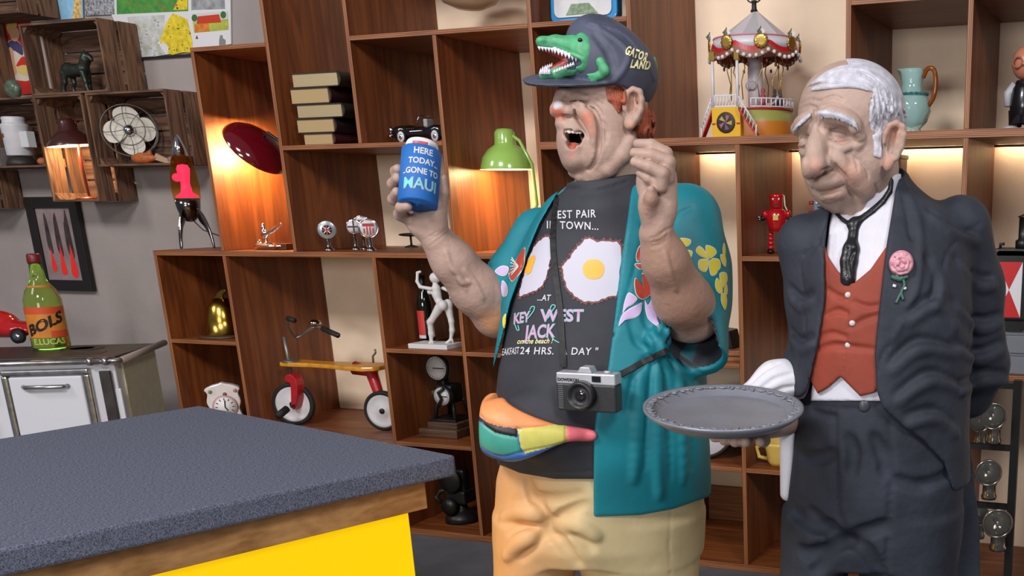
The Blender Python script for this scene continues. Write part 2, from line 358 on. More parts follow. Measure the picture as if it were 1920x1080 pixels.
    def surf(s, u, v, sink=0.0):                 # first surface point seen at pixel (u,v), sunk along the ray
        d = ray(u, v); d = d/np.linalg.norm(d); c = s.lo+s.h*s.n*0.5; m = float((c-EYEP) @ d); w = float(np.linalg.norm(s.h*s.n))*0.55
        t = np.arange(max(0.2, m-w), m+w, s.h*0.5); f = s.sample(EYEP+t[:, None]*d); k = np.nonzero(f < 0)[0]
        if len(k) == 0: k = [int(np.argmin(f))]; tt = t[k[0]]
        else:
            j = k[0]; tt = t[j] if j == 0 else t[j-1]+(t[j]-t[j-1])*f[j-1]/(f[j-1]-f[j]+1e-9)
        return EYEP+d*(tt+sink)
    def stroke(s, pts, r, k=0.004, mode='cut', sink=0.0, n=6):   # pts: pixels; r: radii in metres along it
        P = np.asarray(pts, float); m = (len(P)-1)*n+1; t = np.linspace(0, len(P)-1, m)
        # Catmull-Rom through the pixels
        Q = []
        for q in t:
            i = min(int(q), len(P)-2); f = q-i; p0, p1, p2, p3 = P[max(i-1, 0)], P[i], P[i+1], P[min(i+2, len(P)-1)]
            Q.append(0.5*((2*p1)+(p2-p0)*f+(2*p0-5*p1+4*p2-p3)*f*f+(3*p1-p0-3*p2+p3)*f**3))
        rr = np.interp(t, np.linspace(0, len(P)-1, len(r)), r) if isinstance(r, (list, tuple)) else np.full(m, r)
        W = [s.surf(q[0], q[1], sink) for q in Q]
        for i in range(m-1): s.cone(W[i], W[i+1], rr[i], rr[i+1], k, mode)
        return s
    def nets(s):
        F = s.F; S = F < 0; nx, ny, nz = F.shape
        cnt = np.zeros((nx-1, ny-1, nz-1), np.uint8)
        for a in (0, 1):
            for b in (0, 1):
                for c in (0, 1): cnt += S[a:nx-1+a, b:ny-1+b, c:nz-1+c]
        act = np.argwhere((cnt > 0) & (cnt < 8)); idx = np.full(cnt.shape, -1, np.int32); idx[tuple(act.T)] = np.arange(len(act)); del cnt
        acc = np.zeros((len(act), 3)); num = np.zeros(len(act))
        cor = [(a, b, c) for a in (0, 1) for b in (0, 1) for c in (0, 1)]
        for p in cor:
            for ax in range(3):
                if p[ax]: continue
                q = list(p); q[ax] = 1
                A = F[act[:, 0]+p[0], act[:, 1]+p[1], act[:, 2]+p[2]].astype(float); B = F[act[:, 0]+q[0], act[:, 1]+q[1], act[:, 2]+q[2]].astype(float)
                m = (A < 0) != (B < 0); t = np.where(m, A/np.where(m, A-B, 1), 0); e = np.array(p, float)[None].repeat(len(act), 0); e[:, ax] += t
                acc += e*m[:, None]; num += m
        V = s.lo+s.h*(act+acc/np.maximum(num, 1)[:, None]); Q = []
        for ax in range(3):
            o1, o2 = [(1, 2), (2, 0), (0, 1)][ax]
            sl0 = [slice(None)]*3; sl1 = [slice(None)]*3; sl0[ax] = slice(0, -1); sl1[ax] = slice(1, None)
            A = S[tuple(sl0)]; B = S[tuple(sl1)]; e = np.argwhere(A != B)
            e = e[(e[:, o1] > 0) & (e[:, o2] > 0) & (e[:, o1] < F.shape[o1]-1) & (e[:, o2] < F.shape[o2]-1)]
            if len(e) == 0: continue
            def ci(d1, d2):
                g = e.copy(); g[:, o1] += d1; g[:, o2] += d2; return idx[g[:, 0], g[:, 1], g[:, 2]]
            q = np.stack([ci(-1, -1), ci(0, -1), ci(0, 0), ci(-1, 0)], 1); fl_ = ~A[tuple(e.T)]; q[fl_] = q[fl_][:, ::-1]; Q.append(q)
        Q = np.concatenate(Q); Q = Q[(Q >= 0).all(1)]; return V, Q
    def build(s, name, m, parent, cols=None, smooth_it=1, keep_big=True):
        V, Q = s.nets()
        for _ in range(smooth_it):               # light Laplacian to take off voxel steps
            sm = np.zeros_like(V); ct = np.zeros(len(V))
            for a, b in ((0, 1), (1, 2), (2, 3), (3, 0)):
                np.add.at(sm, Q[:, a], V[Q[:, b]]); np.add.at(ct, Q[:, a], 1); np.add.at(sm, Q[:, b], V[Q[:, a]]); np.add.at(ct, Q[:, b], 1)
            V = V*0.5+0.5*sm/np.maximum(ct, 1)[:, None]
        o0 = np.array(parent.location) if parent else np.zeros(3)
        me = bpy.data.meshes.new(name); me.vertices.add(len(V)); me.vertices.foreach_set('co', (V-o0).astype(np.float32).ravel())
        me.loops.add(len(Q)*4); me.loops.foreach_set('vertex_index', Q.astype(np.int32).ravel()); me.polygons.add(len(Q))
        me.polygons.foreach_set('loop_start', np.arange(0, len(Q)*4, 4, dtype=np.int32)); me.polygons.foreach_set('loop_total', np.full(len(Q), 4, np.int32))
        me.update(calc_edges=True); me.validate()
        me.polygons.foreach_set('use_smooth', np.ones(len(me.polygons), bool))
        if cols is not None:
            c = cols(V); a = me.color_attributes.new('Col', 'FLOAT_COLOR', 'POINT'); a.data.foreach_set('color', np.concatenate([c, np.ones((len(V), 1))], 1).astype(np.float32).ravel())
        me.materials.append(m); ob = link_mesh(name, me, None, parent); return ob
def paint(base, blobs):                          # blobs: (centre, radius, colour, strength)
    def f(V):
        c = np.tile(np.asarray(base, float), (len(V), 1))
        for p, r, col, st in blobs:
            rr = np.asarray(r, float)
            d = np.sqrt((((V-np.asarray(p))/rr)**2).sum(1)); a = st*np.clip(1.35-d*1.0, 0, 1)[:, None]; a = np.clip(a, 0, 1); a = a*a*(3-2*a)
            c = c*(1-a)+np.asarray(col)*a
        return c
    return f
class Decal:                                     # flat print laid on a sculpted surface: outline in pixels, depth from the surface it lies on
    def __init__(s, objs):
        s.t = []
        for o in objs:
            me = o.data; off = Vector(o.parent.location) if o.parent else Vector()
            s.t.append(BVHTree.FromPolygons([v.co+off for v in me.vertices], [tuple(p.vertices) for p in me.polygons]))
    def hit(s, u, v):
        d = Vector(ray(u, v)).normalized(); best = None
        for t in s.t:
            h = t.ray_cast(Vector(EYEP), d)
            if h[0] is not None and (best is None or h[3] < best[3]): best = h
        return best
    def lay(s, name, V, F, m, parent, lift=0.0012, maxd=None, drop=True):
        P = []; ok = []
        for u, v in V:
            h = s.hit(u, v)
            if h is None: P.append(Vector((0, 0, 0))); ok.append(False); continue
            n = h[1]; d = Vector(ray(u, v)).normalized(); n = -n if n.dot(d) > 0 else n
            P.append(h[0]+n*lift-d*lift*0.5-Vector(parent.location)); ok.append(True)
        F2 = []
        for f in F:
            if not all(ok[i] for i in f): continue
            L = max((P[f[i]]-P[f[i-1]]).length for i in range(len(f)))
            if maxd and L > maxd: continue
            F2.append(f)
        me = bpy.data.meshes.new(name); me.from_pydata(P, [], F2); me.materials.append(m)
        for p in me.polygons: p.use_smooth = True
        bm = bmesh.new(); bm.from_mesh(me); bmesh.ops.delete(bm, geom=[v for v in bm.verts if not v.link_faces], context='VERTS'); bm.to_mesh(me); bm.free()
        return link_mesh(name, me, None, parent)
    def blob(s, name, outline, m, parent, rings=5, lift=0.0012, centre=None, maxd=None):   # star-shaped filled outline
        c = np.mean(outline, 0) if centre is None else np.asarray(centre, float); V = [tuple(c)]; F = []; n = len(outline)
        for r in range(1, rings+1):
            for p in outline: V.append(tuple(c+(np.asarray(p)-c)*r/rings))
        for k in range(n): F.append((0, 1+k, 1+(k+1) % n))
        for r in range(1, rings):
            for k in range(n): a = 1+(r-1)*n; b = 1+r*n; F.append((a+k, b+k, b+(k+1) % n, a+(k+1) % n))
        return s.lay(name, V, F, m, parent, lift, maxd)
    def text(s, name, string, centre, size, m, parent, ang=0.0, slope=0.0, xs=1.0, bold=0.0, shear=0.0, lift=0.0014, spacing=1.0, warp=None):
        V, F = text_mesh(string, size, bold, 0, shear, spacing); ca, sa = math.cos(ang), math.sin(ang); Q = []
        for x, y, z in V:
            x *= xs; X, Y = x*ca-y*sa, x*sa+y*ca; Y += slope*X
            q = (centre[0]+X, centre[1]-Y); Q.append(warp(q) if warp else q)
        return s.lay(name, Q, F, m, parent, lift)
def spline(P, n=6, closed=False):
    P = np.asarray(P, float); Q = []; m = len(P); L = m if closed else m-1
    for i in range(L):
        g = (lambda j: P[j % m]) if closed else (lambda j: P[min(max(j, 0), m-1)])
        p0, p1, p2, p3 = g(i-1), g(i), g(i+1), g(i+2)
        for f in np.arange(n)/n: Q.append(0.5*((2*p1)+(p2-p0)*f+(2*p0-5*p1+4*p2-p3)*f*f+(3*p1-p0-3*p2+p3)*f**3))
    if not closed: Q.append(P[-1])
    return np.array(Q)
# ================================================================ the tourist statue
T = Frame(-1.36, 2.42); TS = T.sc(1110, 420)
def TP(u, v, o=0.0): return T.pt(u, v, o)
def rows(fr, L, grow=0.0):
    R = []
    for v, ul, ur, b, o in L:
        a, c = fr.pt(ul, v, o), fr.pt(ur, v, o); m = (a+c)/2; R.append((m[2], m[0], m[1], abs((c-a) @ R0)/2+grow, b+grow))
    return R
def axes(tilt=0.0, turn=0.0, nod=0.0):           # ellipsoid axes: across, up, away ; tilt in the picture, turn about up, nod
    Z = np.array([0, 0, 1.0]); a, u, f = R0.copy(), Z, F0.copy()
    a, u = a*math.cos(tilt)+u*math.sin(tilt), u*math.cos(tilt)-a*math.sin(tilt)
    a, f = a*math.cos(turn)+f*math.sin(turn), f*math.cos(turn)-a*math.sin(turn)
    u, f = u*math.cos(nod)+f*math.sin(nod), f*math.cos(nod)-u*math.sin(nod)
    return np.array([a, u, f])
def bounds(fr, u0, v0, u1, v1, o0, o1):
    Q = np.array([fr.pt(u, v, o) for u in (u0, u1) for v in (v0, v1) for o in (o0, o1)]); return Q.min(0), Q.max(0)
base = TP(1120, 700, 0.02)
tourist = thing('statue', 'painted statue of a laughing tourist in a teal floral shirt and cap', 'statue', (base[0], base[1], 0))
M_skin = mat('statue_skin', (1, 1, 1), 0.55, attr='Col', noise=0.14, nscale=16, bump=0.0022, bscale=55)
# ---- skin: head, neck, both arms and hands as one surface
lo, hi = bounds(T, 715, 150, 1375, 700, -0.44, 0.26)
S = Sculpt(lo, hi, 0.0032); q = TS
# neck and shoulders underneath the clothes join the arms
S.cone(TP(1165, 270, 0.01), TP(1165, 380, 0.02), 62*q, 66*q, 0.02)
S.cone(TP(1050, 450, 0.07), TP(1285, 440, -0.02), 0.055, 0.055, 0.03)
# head
S.ell(TP(1138, 185, 0.0), (74*q, 80*q, 0.104), axes(), 0.03)
S.ell(TP(1122, 248, -0.005), (66*q, 88*q, 0.098), axes(), 0.03)
S.ell(TP(1140, 250, -0.055), (44*q, 62*q, 0.055), axes(-0.1), 0.03)       # broad outer cheek
S.ell(TP(1142, 292, 0.0), (62*q, 46*q, 0.108), axes(0.25), 0.03)
S.ell(TP(1068, 178, -0.03), (22*q, 17*q, 0.065), axes(), 0.02)            # brow
# muzzle and chin lobe, set off from the cheek by the smile line
S.ell(TP(1083, 262, -0.045), (37*q, 58*q, 0.066), axes(-0.1), 0.006)
S.ell(TP(1088, 300, -0.042), (31*q, 24*q, 0.062), axes(0.1), 0.010)
# chin rolls
S.chain([TP(1076, 322, -0.03), TP(1092, 328, -0.055), TP(1112, 322, -0.070), TP(1130, 306, -0.085)], [11*q, 13*q, 13*q, 10*q], 0.005)
S.chain([TP(1088, 338, -0.01), TP(1110, 334, -0.06), TP(1140, 316, -0.085), TP(1168, 290, -0.09), TP(1183, 262, -0.085)], [11*q, 14*q, 15*q, 14*q, 10*q], 0.006)
# nose
S.chain([TP(1064, 178, -0.05), TP(1053, 194, -0.064)], [11*q, 15*q], 0.02)
S.ell(TP(1052, 206, -0.074), (20*q, 16*q, 0.027), axes(), 0.008)
S.ell(TP(1067, 209, -0.097), (12*q, 11*q, 0.014), axes(), 0.005)
S.ell(TP(1040, 209, -0.045), (9*q, 10*q, 0.013), axes(), 0.006)
S.ell(TP(1062, 234, -0.066), (20*q, 14*q, 0.034), axes(-0.15), 0.008)     # upper lip
S.ell(TP(1076, 285, -0.066), (19*q, 9*q, 0.036), axes(0.12), 0.006)       # lower lip
# cheek crescent running from beside the nose round the mouth
S.stroke([(1082, 204), (1098, 212), (1109, 230), (1114, 252), (1113, 272)], [0.011, 0.018, 0.0175, 0.013, 0.006], 0.004, 'add', 0.006)
S.stroke([(1059, 219), (1066, 219)], 0.0055, 0.003, 'cut', 0.002)
S.stroke([(1077, 206), (1081, 218), (1091, 231), (1100, 247), (1105, 260)], [0.002, 0.005, 0.0065, 0.0055, 0.002], 0.0025, 'cut', 0.003)
S.stroke([(1095, 198), (1112, 207), (1121, 225), (1124, 250), (1122, 282), (1114, 308), (1103, 319)], [0.002, 0.005, 0.006, 0.0065, 0.006, 0.0055, 0.003], 0.0025, 'cut', 0.003)
S.stroke([(1098, 186), (1112, 194), (1124, 206), (1130, 220)], [0.002, 0.0035, 0.003, 0.0015], 0.004, 'cut', 0.0005)
S.stroke([(1106, 184), (1120, 189), (1133, 198)], [0.0015, 0.0028, 0.0012], 0.004, 'cut', 0)
S.stroke([(1070, 192), (1084, 188), (1102, 194)], [0.003, 0.006, 0.003], 0.002, 'cut', 0.003)
S.stroke([(1100, 197), (1114, 205), (1122, 215)], [0.0015, 0.003, 0.001], 0.002, 'cut', 0.001)
S.stroke([(1110, 178), (1124, 180), (1136, 186)], [0.001, 0.0025, 0.001], 0.002, 'cut', 0.001)
S.stroke([(1130, 225), (1137, 245), (1135, 268)], [0.001, 0.003, 0.001], 0.006, 'cut', 0.0)
S.stroke([(1054, 188), (1062, 184), (1068, 188)], [0.002, 0.003, 0.002], 0.002, 'cut', 0.001)
S.stroke([(1070, 183), (1084, 180), (1102, 184)], [0.005, 0.007, 0.005], 0.006, 'add', 0.001)
S.stroke([(1070, 197), (1084, 195), (1096, 199)], [0.003, 0.005, 0.003], 0.005, 'add', 0.001)
# open mouth
for (u, v, r) in ((1060, 249, 0.008), (1067, 252, 0.013), (1076, 254, 0.0135), (1085, 254, 0.011), (1092, 253, 0.007), (1070, 261, 0.0145), (1079, 262, 0.013), (1087, 260, 0.009), (1070, 270, 0.0125), (1077, 271, 0.010)):
    p = S.surf(u, v); S.cone(p+F0*0.002, p+F0*0.036+R0*0.010, r*0.95, r*0.8, 0.002, 'cut')
S.ell(TP(1075, 277, -0.066), (14*q, 9*q, 0.028), axes(0.15), 0.003)       # tongue
# ear
eo = -0.098
S.ell(TP(1188, 202, eo), (17*q, 32*q, 0.016), axes(-0.1, 0.35), 0.01)
S.chain([TP(u, v, eo-0.012) for u, v in ((1171, 205), (1170, 190), (1176, 175), (1187, 168), (1199, 172), (1203, 187), (1201, 206), (1193, 222), (1184, 235))], [4*q, 4.6*q, 5*q, 5.4*q, 5.4*q, 5*q, 5*q, 5.6*q, 6.5*q], 0.006)
S.ell(TP(1178, 232, eo-0.008), (8*q, 10*q, 0.008), axes(), 0.008)
S.stroke([(1189, 180), (1187, 196), (1184, 210)], [0.007, 0.010, 0.007], 0.005, 'cut', 0.001)
S.chain([TP(1190, 184, eo-0.014), TP(1192, 200, eo-0.012), TP(1186, 214, eo-0.012)], [2.5*q, 3*q, 2.5*q], 0.004)
# ---- arm that holds the can
S.chain([TP(1015, 460, 0.10), TP(950, 570, 0.06)], [0.058, 0.060], 0.03)
S.chain([TP(936, 585, 0.05), TP(893, 543, 0.01), TP(850, 490, -0.03), TP(822, 452, -0.05)], [0.060, 0.060, 0.049, 0.041], 0.03)
S.ell(TP(925, 600, 0.05), (0.045, 0.04, 0.045), axes(), 0.03)
HO = -0.075                                      # hand depth
S.ell(TP(803, 418, HO+0.005), (31*q, 33*q, 0.022), axes(0.5), 0.02)
S.ell(TP(785, 425, HO), (22*q, 17*q, 0.02), axes(-0.5), 0.015)
S.ell(TP(822, 402, HO-0.004), (14*q, 30*q, 0.02), axes(0.15), 0.015)
S.ell(TP(790, 385, HO+0.03), (38*q, 48*q, 0.016), axes(0.05), 0.02)       # palm behind the can
S.chain([TP(824, 392, HO), TP(831, 360, HO-0.002), TP(830, 335, HO-0.004)], [0.018, 0.0135, 0.0115], 0.008)   # thumb
for (a, b, c) in (((768, 330), (743, 322), (746, 317)), ((764, 352), (737, 345), (745, 335)), ((764, 378), (738, 374), (744, 360))):
    S.chain([TP(*a, HO+0.042), TP(*b, HO+0.008), TP(*c, HO-0.022)], [0.013, 0.0135, 0.0115], 0.006)
S.chain([TP(778, 418, HO+0.01), TP(750, 402, HO-0.016), TP(753, 389, HO-0.052), TP(764, 387, HO-0.064)], [0.015, 0.0145, 0.0135, 0.0115], 0.006)
for st in ([(800, 455), (812, 447), (826, 438), (836, 428)], [(795, 450), (810, 441), (824, 432)], [(806, 461), (822, 449), (838, 436)]):
    S.stroke(st, [0.001, 0.002, 0.001], 0.002, 'cut', 0)
for st in ([(836, 470), (846, 500), (860, 515), (875, 545)], [(870, 505), (890, 530), (905, 560)], [(860, 520), (868, 530), (880, 528)]):
    S.stroke(st, [0.002, 0.004, 0.002], 0.008, 'add', 0.002)
# ---- raised arm on the right
S.chain([TP(1296, 430, -0.03), TP(1308, 560, -0.10)], [0.060, 0.060], 0.03)
S.chain([TP(1302, 588, -0.13), TP(1278, 560, -0.18), TP(1248, 490, -0.24), TP(1231, 440, -0.265)], [0.066, 0.064, 0.05, 0.040], 0.03)
S.ell(TP(1290, 605, -0.13), (0.055, 0.04, 0.045), axes(0.3), 0.03)
GO = -0.28
S.ell(TP(1236, 385, GO), (31*q, 45*q, 0.026), axes(-0.05), 0.018)         # palm block
S.ell(TP(1215, 392, GO-0.008), (16*q, 30*q, 0.024), axes(0.1), 0.012)     # thumb ball
S.chain([TP(1217, 392, GO-0.022), TP(1221, 372, GO-0.036), TP(1221, 356, GO-0.044)], [0.016, 0.0145, 0.010], 0.008)
S.ell(TP(1250, 345, GO+0.008), (18*q, 34*q, 0.024), axes(-0.1), 0.015)    # back of the hand up to the knuckles
for (k, m, e, t, o, r) in (((1250, 322), (1249, 288), (1222, 272), (1196, 270), 0.006, 0.0145), ((1253, 335), (1254, 304), (1222, 291), (1190, 287), -0.012, 0.015), ((1240, 350), (1242, 325), (1218, 313), (1191, 304), -0.030, 0.0148), ((1226, 356), (1232, 344), (1215, 334), (1200, 325), -0.02, 0.012)):
    S.chain([TP(*k, GO+o), TP(*m, GO+o-0.006), TP(*e, GO+o-0.008), TP(*t, GO+o-0.006)], [r*0.97, r*1.03, r*0.9, r*0.78], 0.004)
S.ell(TP(1207, 345, GO+0.012), (13*q, 26*q, 0.016), axes(), 0.012)
for st in ([(1216, 448), (1232, 444), (1248, 432), (1262, 425)], [(1217, 455), (1235, 452), (1252, 440)], [(1220, 462), (1236, 459), (1250, 449)]):
    S.stroke(st, [0.0012, 0.0024, 0.0012], 0.003, 'cut', 0)
S.stroke([(1246, 470), (1256, 510), (1268, 545)], [0.002, 0.004, 0.002], 0.008, 'add', 0.002)
skin0 = srgb(177, 147, 133)
bl = []
def bp(u, v, r, col, st=1.0): bl.append((S.surf(u, v), r, srgb(*col), st))
bp(1100, 222, 0.022, (190, 112, 86), 0.8); bp(1110, 245, 0.016, (200, 130, 100), 0.6)
bp(1046, 212, 0.020, (186, 102, 80), 0.9); bp(1040, 205, 0.014, (196, 106, 80), 0.8); bp(1046, 195, 0.0105, (196, 192, 198), 1.4)
bp(1042, 200, 0.006, (196, 192, 198), 1.4)
bp(1187, 190, 0.03, (196, 140, 116), 0.5); bp(1182, 234, 0.015, (205, 140, 115), 0.6)
bp(1073, 290, 0.012, (196, 130, 112), 0.6)
bl.append((TP(1076, 255, -0.040), (0.030, 0.030, 0.026), srgb(44, 14, 12), 1.5)); bl.append((TP(1075, 276, -0.080), (0.017, 0.020, 0.011), srgb(196, 92, 72), 1.5))
bp(1270, 540, 0.12, (152, 116, 98), 0.8); bp(1295, 600, 0.07, (148, 110, 92), 0.8); bp(1240, 470, 0.06, (156, 120, 102), 0.7)  # shade of the raised forearm, painted into the skin colour
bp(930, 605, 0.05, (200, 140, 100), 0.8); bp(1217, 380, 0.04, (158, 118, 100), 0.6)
skin = S.build('body', M_skin, tourist, paint(skin0, bl)); S_head = S
# teeth
M_tooth = mat('tooth_white', srgb(235, 228, 215), 0.3)
tm = MB()
for i, (u, v, w_, h_) in enumerate(((1060, 245, 3.4, 4), (1067, 246, 4, 4.5), (1074.5, 247, 3.6, 3.6), (1081, 248, 3.4, 3.2), (1087, 249, 2.6, 2.2))):
    tm = MB(); p = S.surf(u, v-7, 0.007); p = TP(u, v, ((p-T.p) @ F0)); tm.ball(p+F0*0.003-base*np.array([1, 1, 0]), (w_*q*1.1, 0.003, h_*q*0.9), 10, M=Matrix.Rotation(-YAW, 3, 'Z')); tm.build('tooth', M_tooth, tourist)
# ---- hair
H = Sculpt(*bounds(T, 1125, 150, 1240, 280, -0.16, 0.12), 0.002)
H.ell(TP(1206, 232, -0.02), (15*q, 34*q, 0.075), axes(0.05), 0.01)
H.ell(TP(1155, 178, -0.085), (17*q, 16*q, 0.018), axes(0.4), 0.01)
for i in range(9):
    a = S.surf(1139+i*4, 166+i*0.8, -0.001); m_ = S.surf(1143+i*3.4, 186+i*0.6, -0.004); b = S.surf(1152+i*1.6, 212-abs(i-5)*3.0, -0.002)
    H.chain([a, m_, b], [0.0045, 0.0048, 0.002], 0.003)
for i in range(8): H.stroke([(1138+i*4.4, 165), (1143+i*3.8, 185), (1152+i*2, 208-abs(i-5)*2)], [0.0012, 0.0026, 0.0012], 0.0012, 'cut', 0.0006)
rnd = random.Random(3)
for i in range(16):
    u = 1194+i*1.9; v = 200+rnd.random()*10; H.stroke([(u, v), (u+3+rnd.random()*4, v+20), (u-2+rnd.random()*5, v+40), (u+rnd.random()*3, v+58)], [0.003, 0.0042, 0.004, 0.0015], 0.002, 'add' if i % 2 else 'cut', 0.0005)
M_hair = mat('red_hair', srgb(150, 72, 46), 0.55, noise=0.35, nscale=60)
H.build('hair', M_hair, tourist, smooth_it=0)
# ---- cap
K = Sculpt(*bounds(T, 975, 30, 1250, 220, -0.21, 0.19), 0.0032)
K.ell(TP(1132, 118, 0.0), (68*q, 74*q, 0.128), axes(), 0.03); K.ell(TP(1166, 142, 0.005), (65*q, 64*q, 0.132), axes(), 0.04)
K.ell(TP(1108, 70, 0.0), (30*q, 26*q, 0.07), axes(), 0.05)
uu, vv, dd = K.uv(); sd = poly_sd(uu, vv, [(950, 0), (950, 140), (1060, 157), (1150, 157), (1172, 163), (1215, 209), (1260, 215), (1260, 0)])*TS; K.F = -smin(-K.F, -sd, 0.004)
K.ell(TP(1090, 149, -0.022), (101*q, 0.0085, 0.128), axes(0.03, 0.12, -0.20), 0.006)
K.ell(TP(1045, 146, -0.01), (48*q, 0.0085, 0.07), axes(0.10, 0.12, -0.20), 0.02)
for st in ([(1105, 44), (1150, 70), (1178, 100), (1170, 130), (1152, 152)], [(1105, 44), (1165, 62), (1205, 105), (1226, 150)]):
    K.stroke(st, [0.002, 0.0035, 0.003], 0.008, 'add', 0.0015)
K.stroke([(1112, 60), (1140, 95), (1150, 130)], [0.002, 0.006, 0.003], 0.012, 'cut', -0.004)
M_cap = mat('cap_navy', srgb(70, 74, 92), 0.6, noise=0.22, nscale=18, bump=0.0008, bscale=60)
cap = K.build('cap', M_cap, tourist)
# alligator on the cap
G = Sculpt(*bounds(T, 1000, 55, 1145, 160, -0.19, 0.06), 0.0026); go = -0.075
G.chain([TP(1092, 88, go-0.015), TP(1070, 87, go-0.012), TP(1043, 80, go-0.01), TP(1017, 80, go-0.01)], [19*q, 16*q, 11*q, 10*q], 0.012)
G.ell(TP(1017, 77, go-0.012), (11*q, 7*q, 0.018), axes(0.1), 0.006)
G.ell(TP(1048, 76, go-0.012), (13*q, 6*q, 0.014), axes(), 0.008)
G.ell(K.surf(1093, 101, 0.012), (21*q, 30*q, 0.022), axes(-0.1), 0.015)
G.ell(TP(1091, 72, go-0.03), (9*q, 9*q, 0.012), axes(), 0.006)
G.chain([TP(1095, 122, go-0.015), TP(1070, 129, go-0.015), TP(1045, 138, go-0.012), TP(1019, 141, go-0.012)], [13*q, 10*q, 8.5*q, 8*q], 0.01)
G.ell(TP(1054, 110, go-0.03), (28*q, 11*q, 0.06), axes(-0.55), 0.004, 'cut')
G.ell(TP(1026, 108, go-0.03), (24*q, 15*q, 0.06), axes(-0.1), 0.004, 'cut')
G.ell(TP(1074, 115, go-0.04), (18*q, 7*q, 0.04), axes(-0.25), 0.004, 'cut')
G.stroke([(1036, 83), (1060, 92), (1080, 101), (1093, 107)], [0.001, 0.002, 0.001], 0.003, 'cut', 0)
M_gator = mat('alligator_green', srgb(78, 160, 112), 0.5, noise=0.25, nscale=40)
gator = G.build('alligator_head', M_gator, tourist); gator['label'] = 'green open-mouthed alligator head on the cap'
gl = Sculpt(*bounds(T, 1090, 105, 1145, 160, -0.19, 0.0), 0.0026)
gl.chain([K.surf(1126, 116, 0.003), K.surf(1134, 133, 0.003), K.surf(1128, 141, 0.003)], [8*q, 9*q, 7*q], 0.004)
for u, v in ((1102, 140), (1104, 147), (1110, 152), (1117, 152)): gl.chain([K.surf(1124, 141, 0.002), K.surf(u, v, 0.001)], [6*q, 2.2*q], 0.004)
gl.build('alligator_leg', M_gator, tourist)
mm = Sculpt(*bounds(T, 1010, 80, 1105, 145, -0.15, 0.0), 0.003)
mm.chain([TP(1092, 108, go+0.002), TP(1060, 103, go+0.012), TP(1028, 93, go+0.014)], [9*q, 10*q, 6*q], 0.004); mm.chain([TP(1092, 114, go+0.002), TP(1060, 122, go+0.01), TP(1026, 137, go+0.006)], [9*q, 10*q, 6*q], 0.004)
mm.build('alligator_mouth', mat('mouth_red', srgb(150, 46, 40), 0.4, noise=0.3, nscale=50), tourist)
def spike(a, b, r): MB().tube([Vector(a)-Vector((base[0], base[1], 0)), Vector(b)-Vector((base[0], base[1], 0))], [r, 0.0006], 8).build('alligator_tooth', mat('tooth_lilac', srgb(225, 220, 232), 0.4), tourist)
for i in range(7):
    u = 1041+i*6.6; v = 91+i*2.7; spike(TP(u, v-1, go-0.036), TP(u-0.5, v+10-0.3*i, go-0.040), 0.0058)
for i in range(5): spike(TP(1011+i*6, 87+i*0.6, go-0.024), TP(1011+i*6+1, 95+i*1.2, go-0.022), 0.0042)
for i in range(5): spike(TP(1014+i*4, 139, go-0.028), TP(1014+i*4, 128-i % 2*4, go-0.03), 0.0052)
for i in range(8): spike(TP(1040+i*5, 136.5-i*2.0, go-0.036), TP(1040+i*5, 130-i*2.1, go-0.036), 0.0045)
for i in range(4): spike(TP(1022+i*4, 131-i*1.2, go+0.016), TP(1023+i*4, 122-i*1.4, go+0.016), 0.0045)

em = MB(); p = G.surf(1087.5, 75, -0.001)-np.array([base[0], base[1], 0]); em.ball(p, (0.006, 0.004, 0.0045), 10); em.build('alligator_eye', mat('eye_black', srgb(22, 20, 20), 0.2), tourist)
tl = MB(); p0 = np.array([base[0], base[1], 0])
tl.tube([TP(u, v, 0.02)-p0 for u, v in ((1217, 112), (1226, 111), (1229, 122), (1229, 140), (1232, 154))], [0.006, 0.006, 0.005, 0.005, 0.004], 8); tl.build('alligator_tail', M_gator, tourist)
D = Decal([cap]); M_cream_txt = mat('lettering_cream', srgb(238, 226, 170), 0.6)
D.text('cap_lettering', 'GATOR', (1193, 102), 22, M_cream_txt, tourist, ang=-0.36, xs=0.52, bold=0.9, spacing=1.12)
D.text('cap_lettering', 'LAND', (1199, 122), 21, M_cream_txt, tourist, ang=-0.12, xs=0.6, bold=0.9, shear=0.25, spacing=1.15)
# ---- clothes
JR = [(338, 1085, 1225, .075, .02), (352, 1050, 1290, .10, .02), (382, 1022, 1330, .135, .02), (430, 996, 1338, .165, 0), (500, 967, 1335, .19, 0), (560, 952, 1325, .205, 0), (620, 942, 1320, .215, -.01),
      (690, 931, 1320, .228, -.02), (760, 924, 1322, .235, -.02), (830, 925, 1326, .23, -.01), (890, 934, 1329, .215, 0), (975, 940, 1329, .205, .01)]
t_lo, t_hi = bounds(T, 890, 325, 1390, 985, -0.27, 0.26)
A = Sculpt(t_lo, t_hi, 0.0045); A.loft(rows(T, JR[:-1], -0.010), 0.02, capk=0.03)
A.cone(TP(1135, 337, 0.0), TP(1140, 350, 0.0), 70*q, 78*q, 0.03)
A.F = -smin(-A.F, -(poly_sd(*A.uv()[:2], [(800, 500), (800, 868), (930, 868), (975, 887), (1040, 898), (1115, 898), (1400, 880), (1400, 200), (1200, 325), (1178, 327), (1130, 336), (1075, 341), (1040, 346), (900, 400)])*TS), 0.005)
for st in ([(1058, 352), (1100, 358), (1140, 352), (1176, 340)],): A.stroke(st, 0.002, 0.004, 'cut', -0.0005)
for st in ([(940, 872), (990, 882), (1050, 886), (1110, 884)],): A.stroke(st, 0.002, 0.004, 'cut', -0.0005)
A.ell(TP(1000, 800, -0.235), (80*q, 60*q, 0.05), axes(), 0.06)
M_shirt = mat('tshirt_charcoal', srgb(48, 49, 56), 0.75, noise=0.18, nscale=9, bump=0.001, bscale=30)
tee = A.build('t_shirt', M_shirt, tourist)
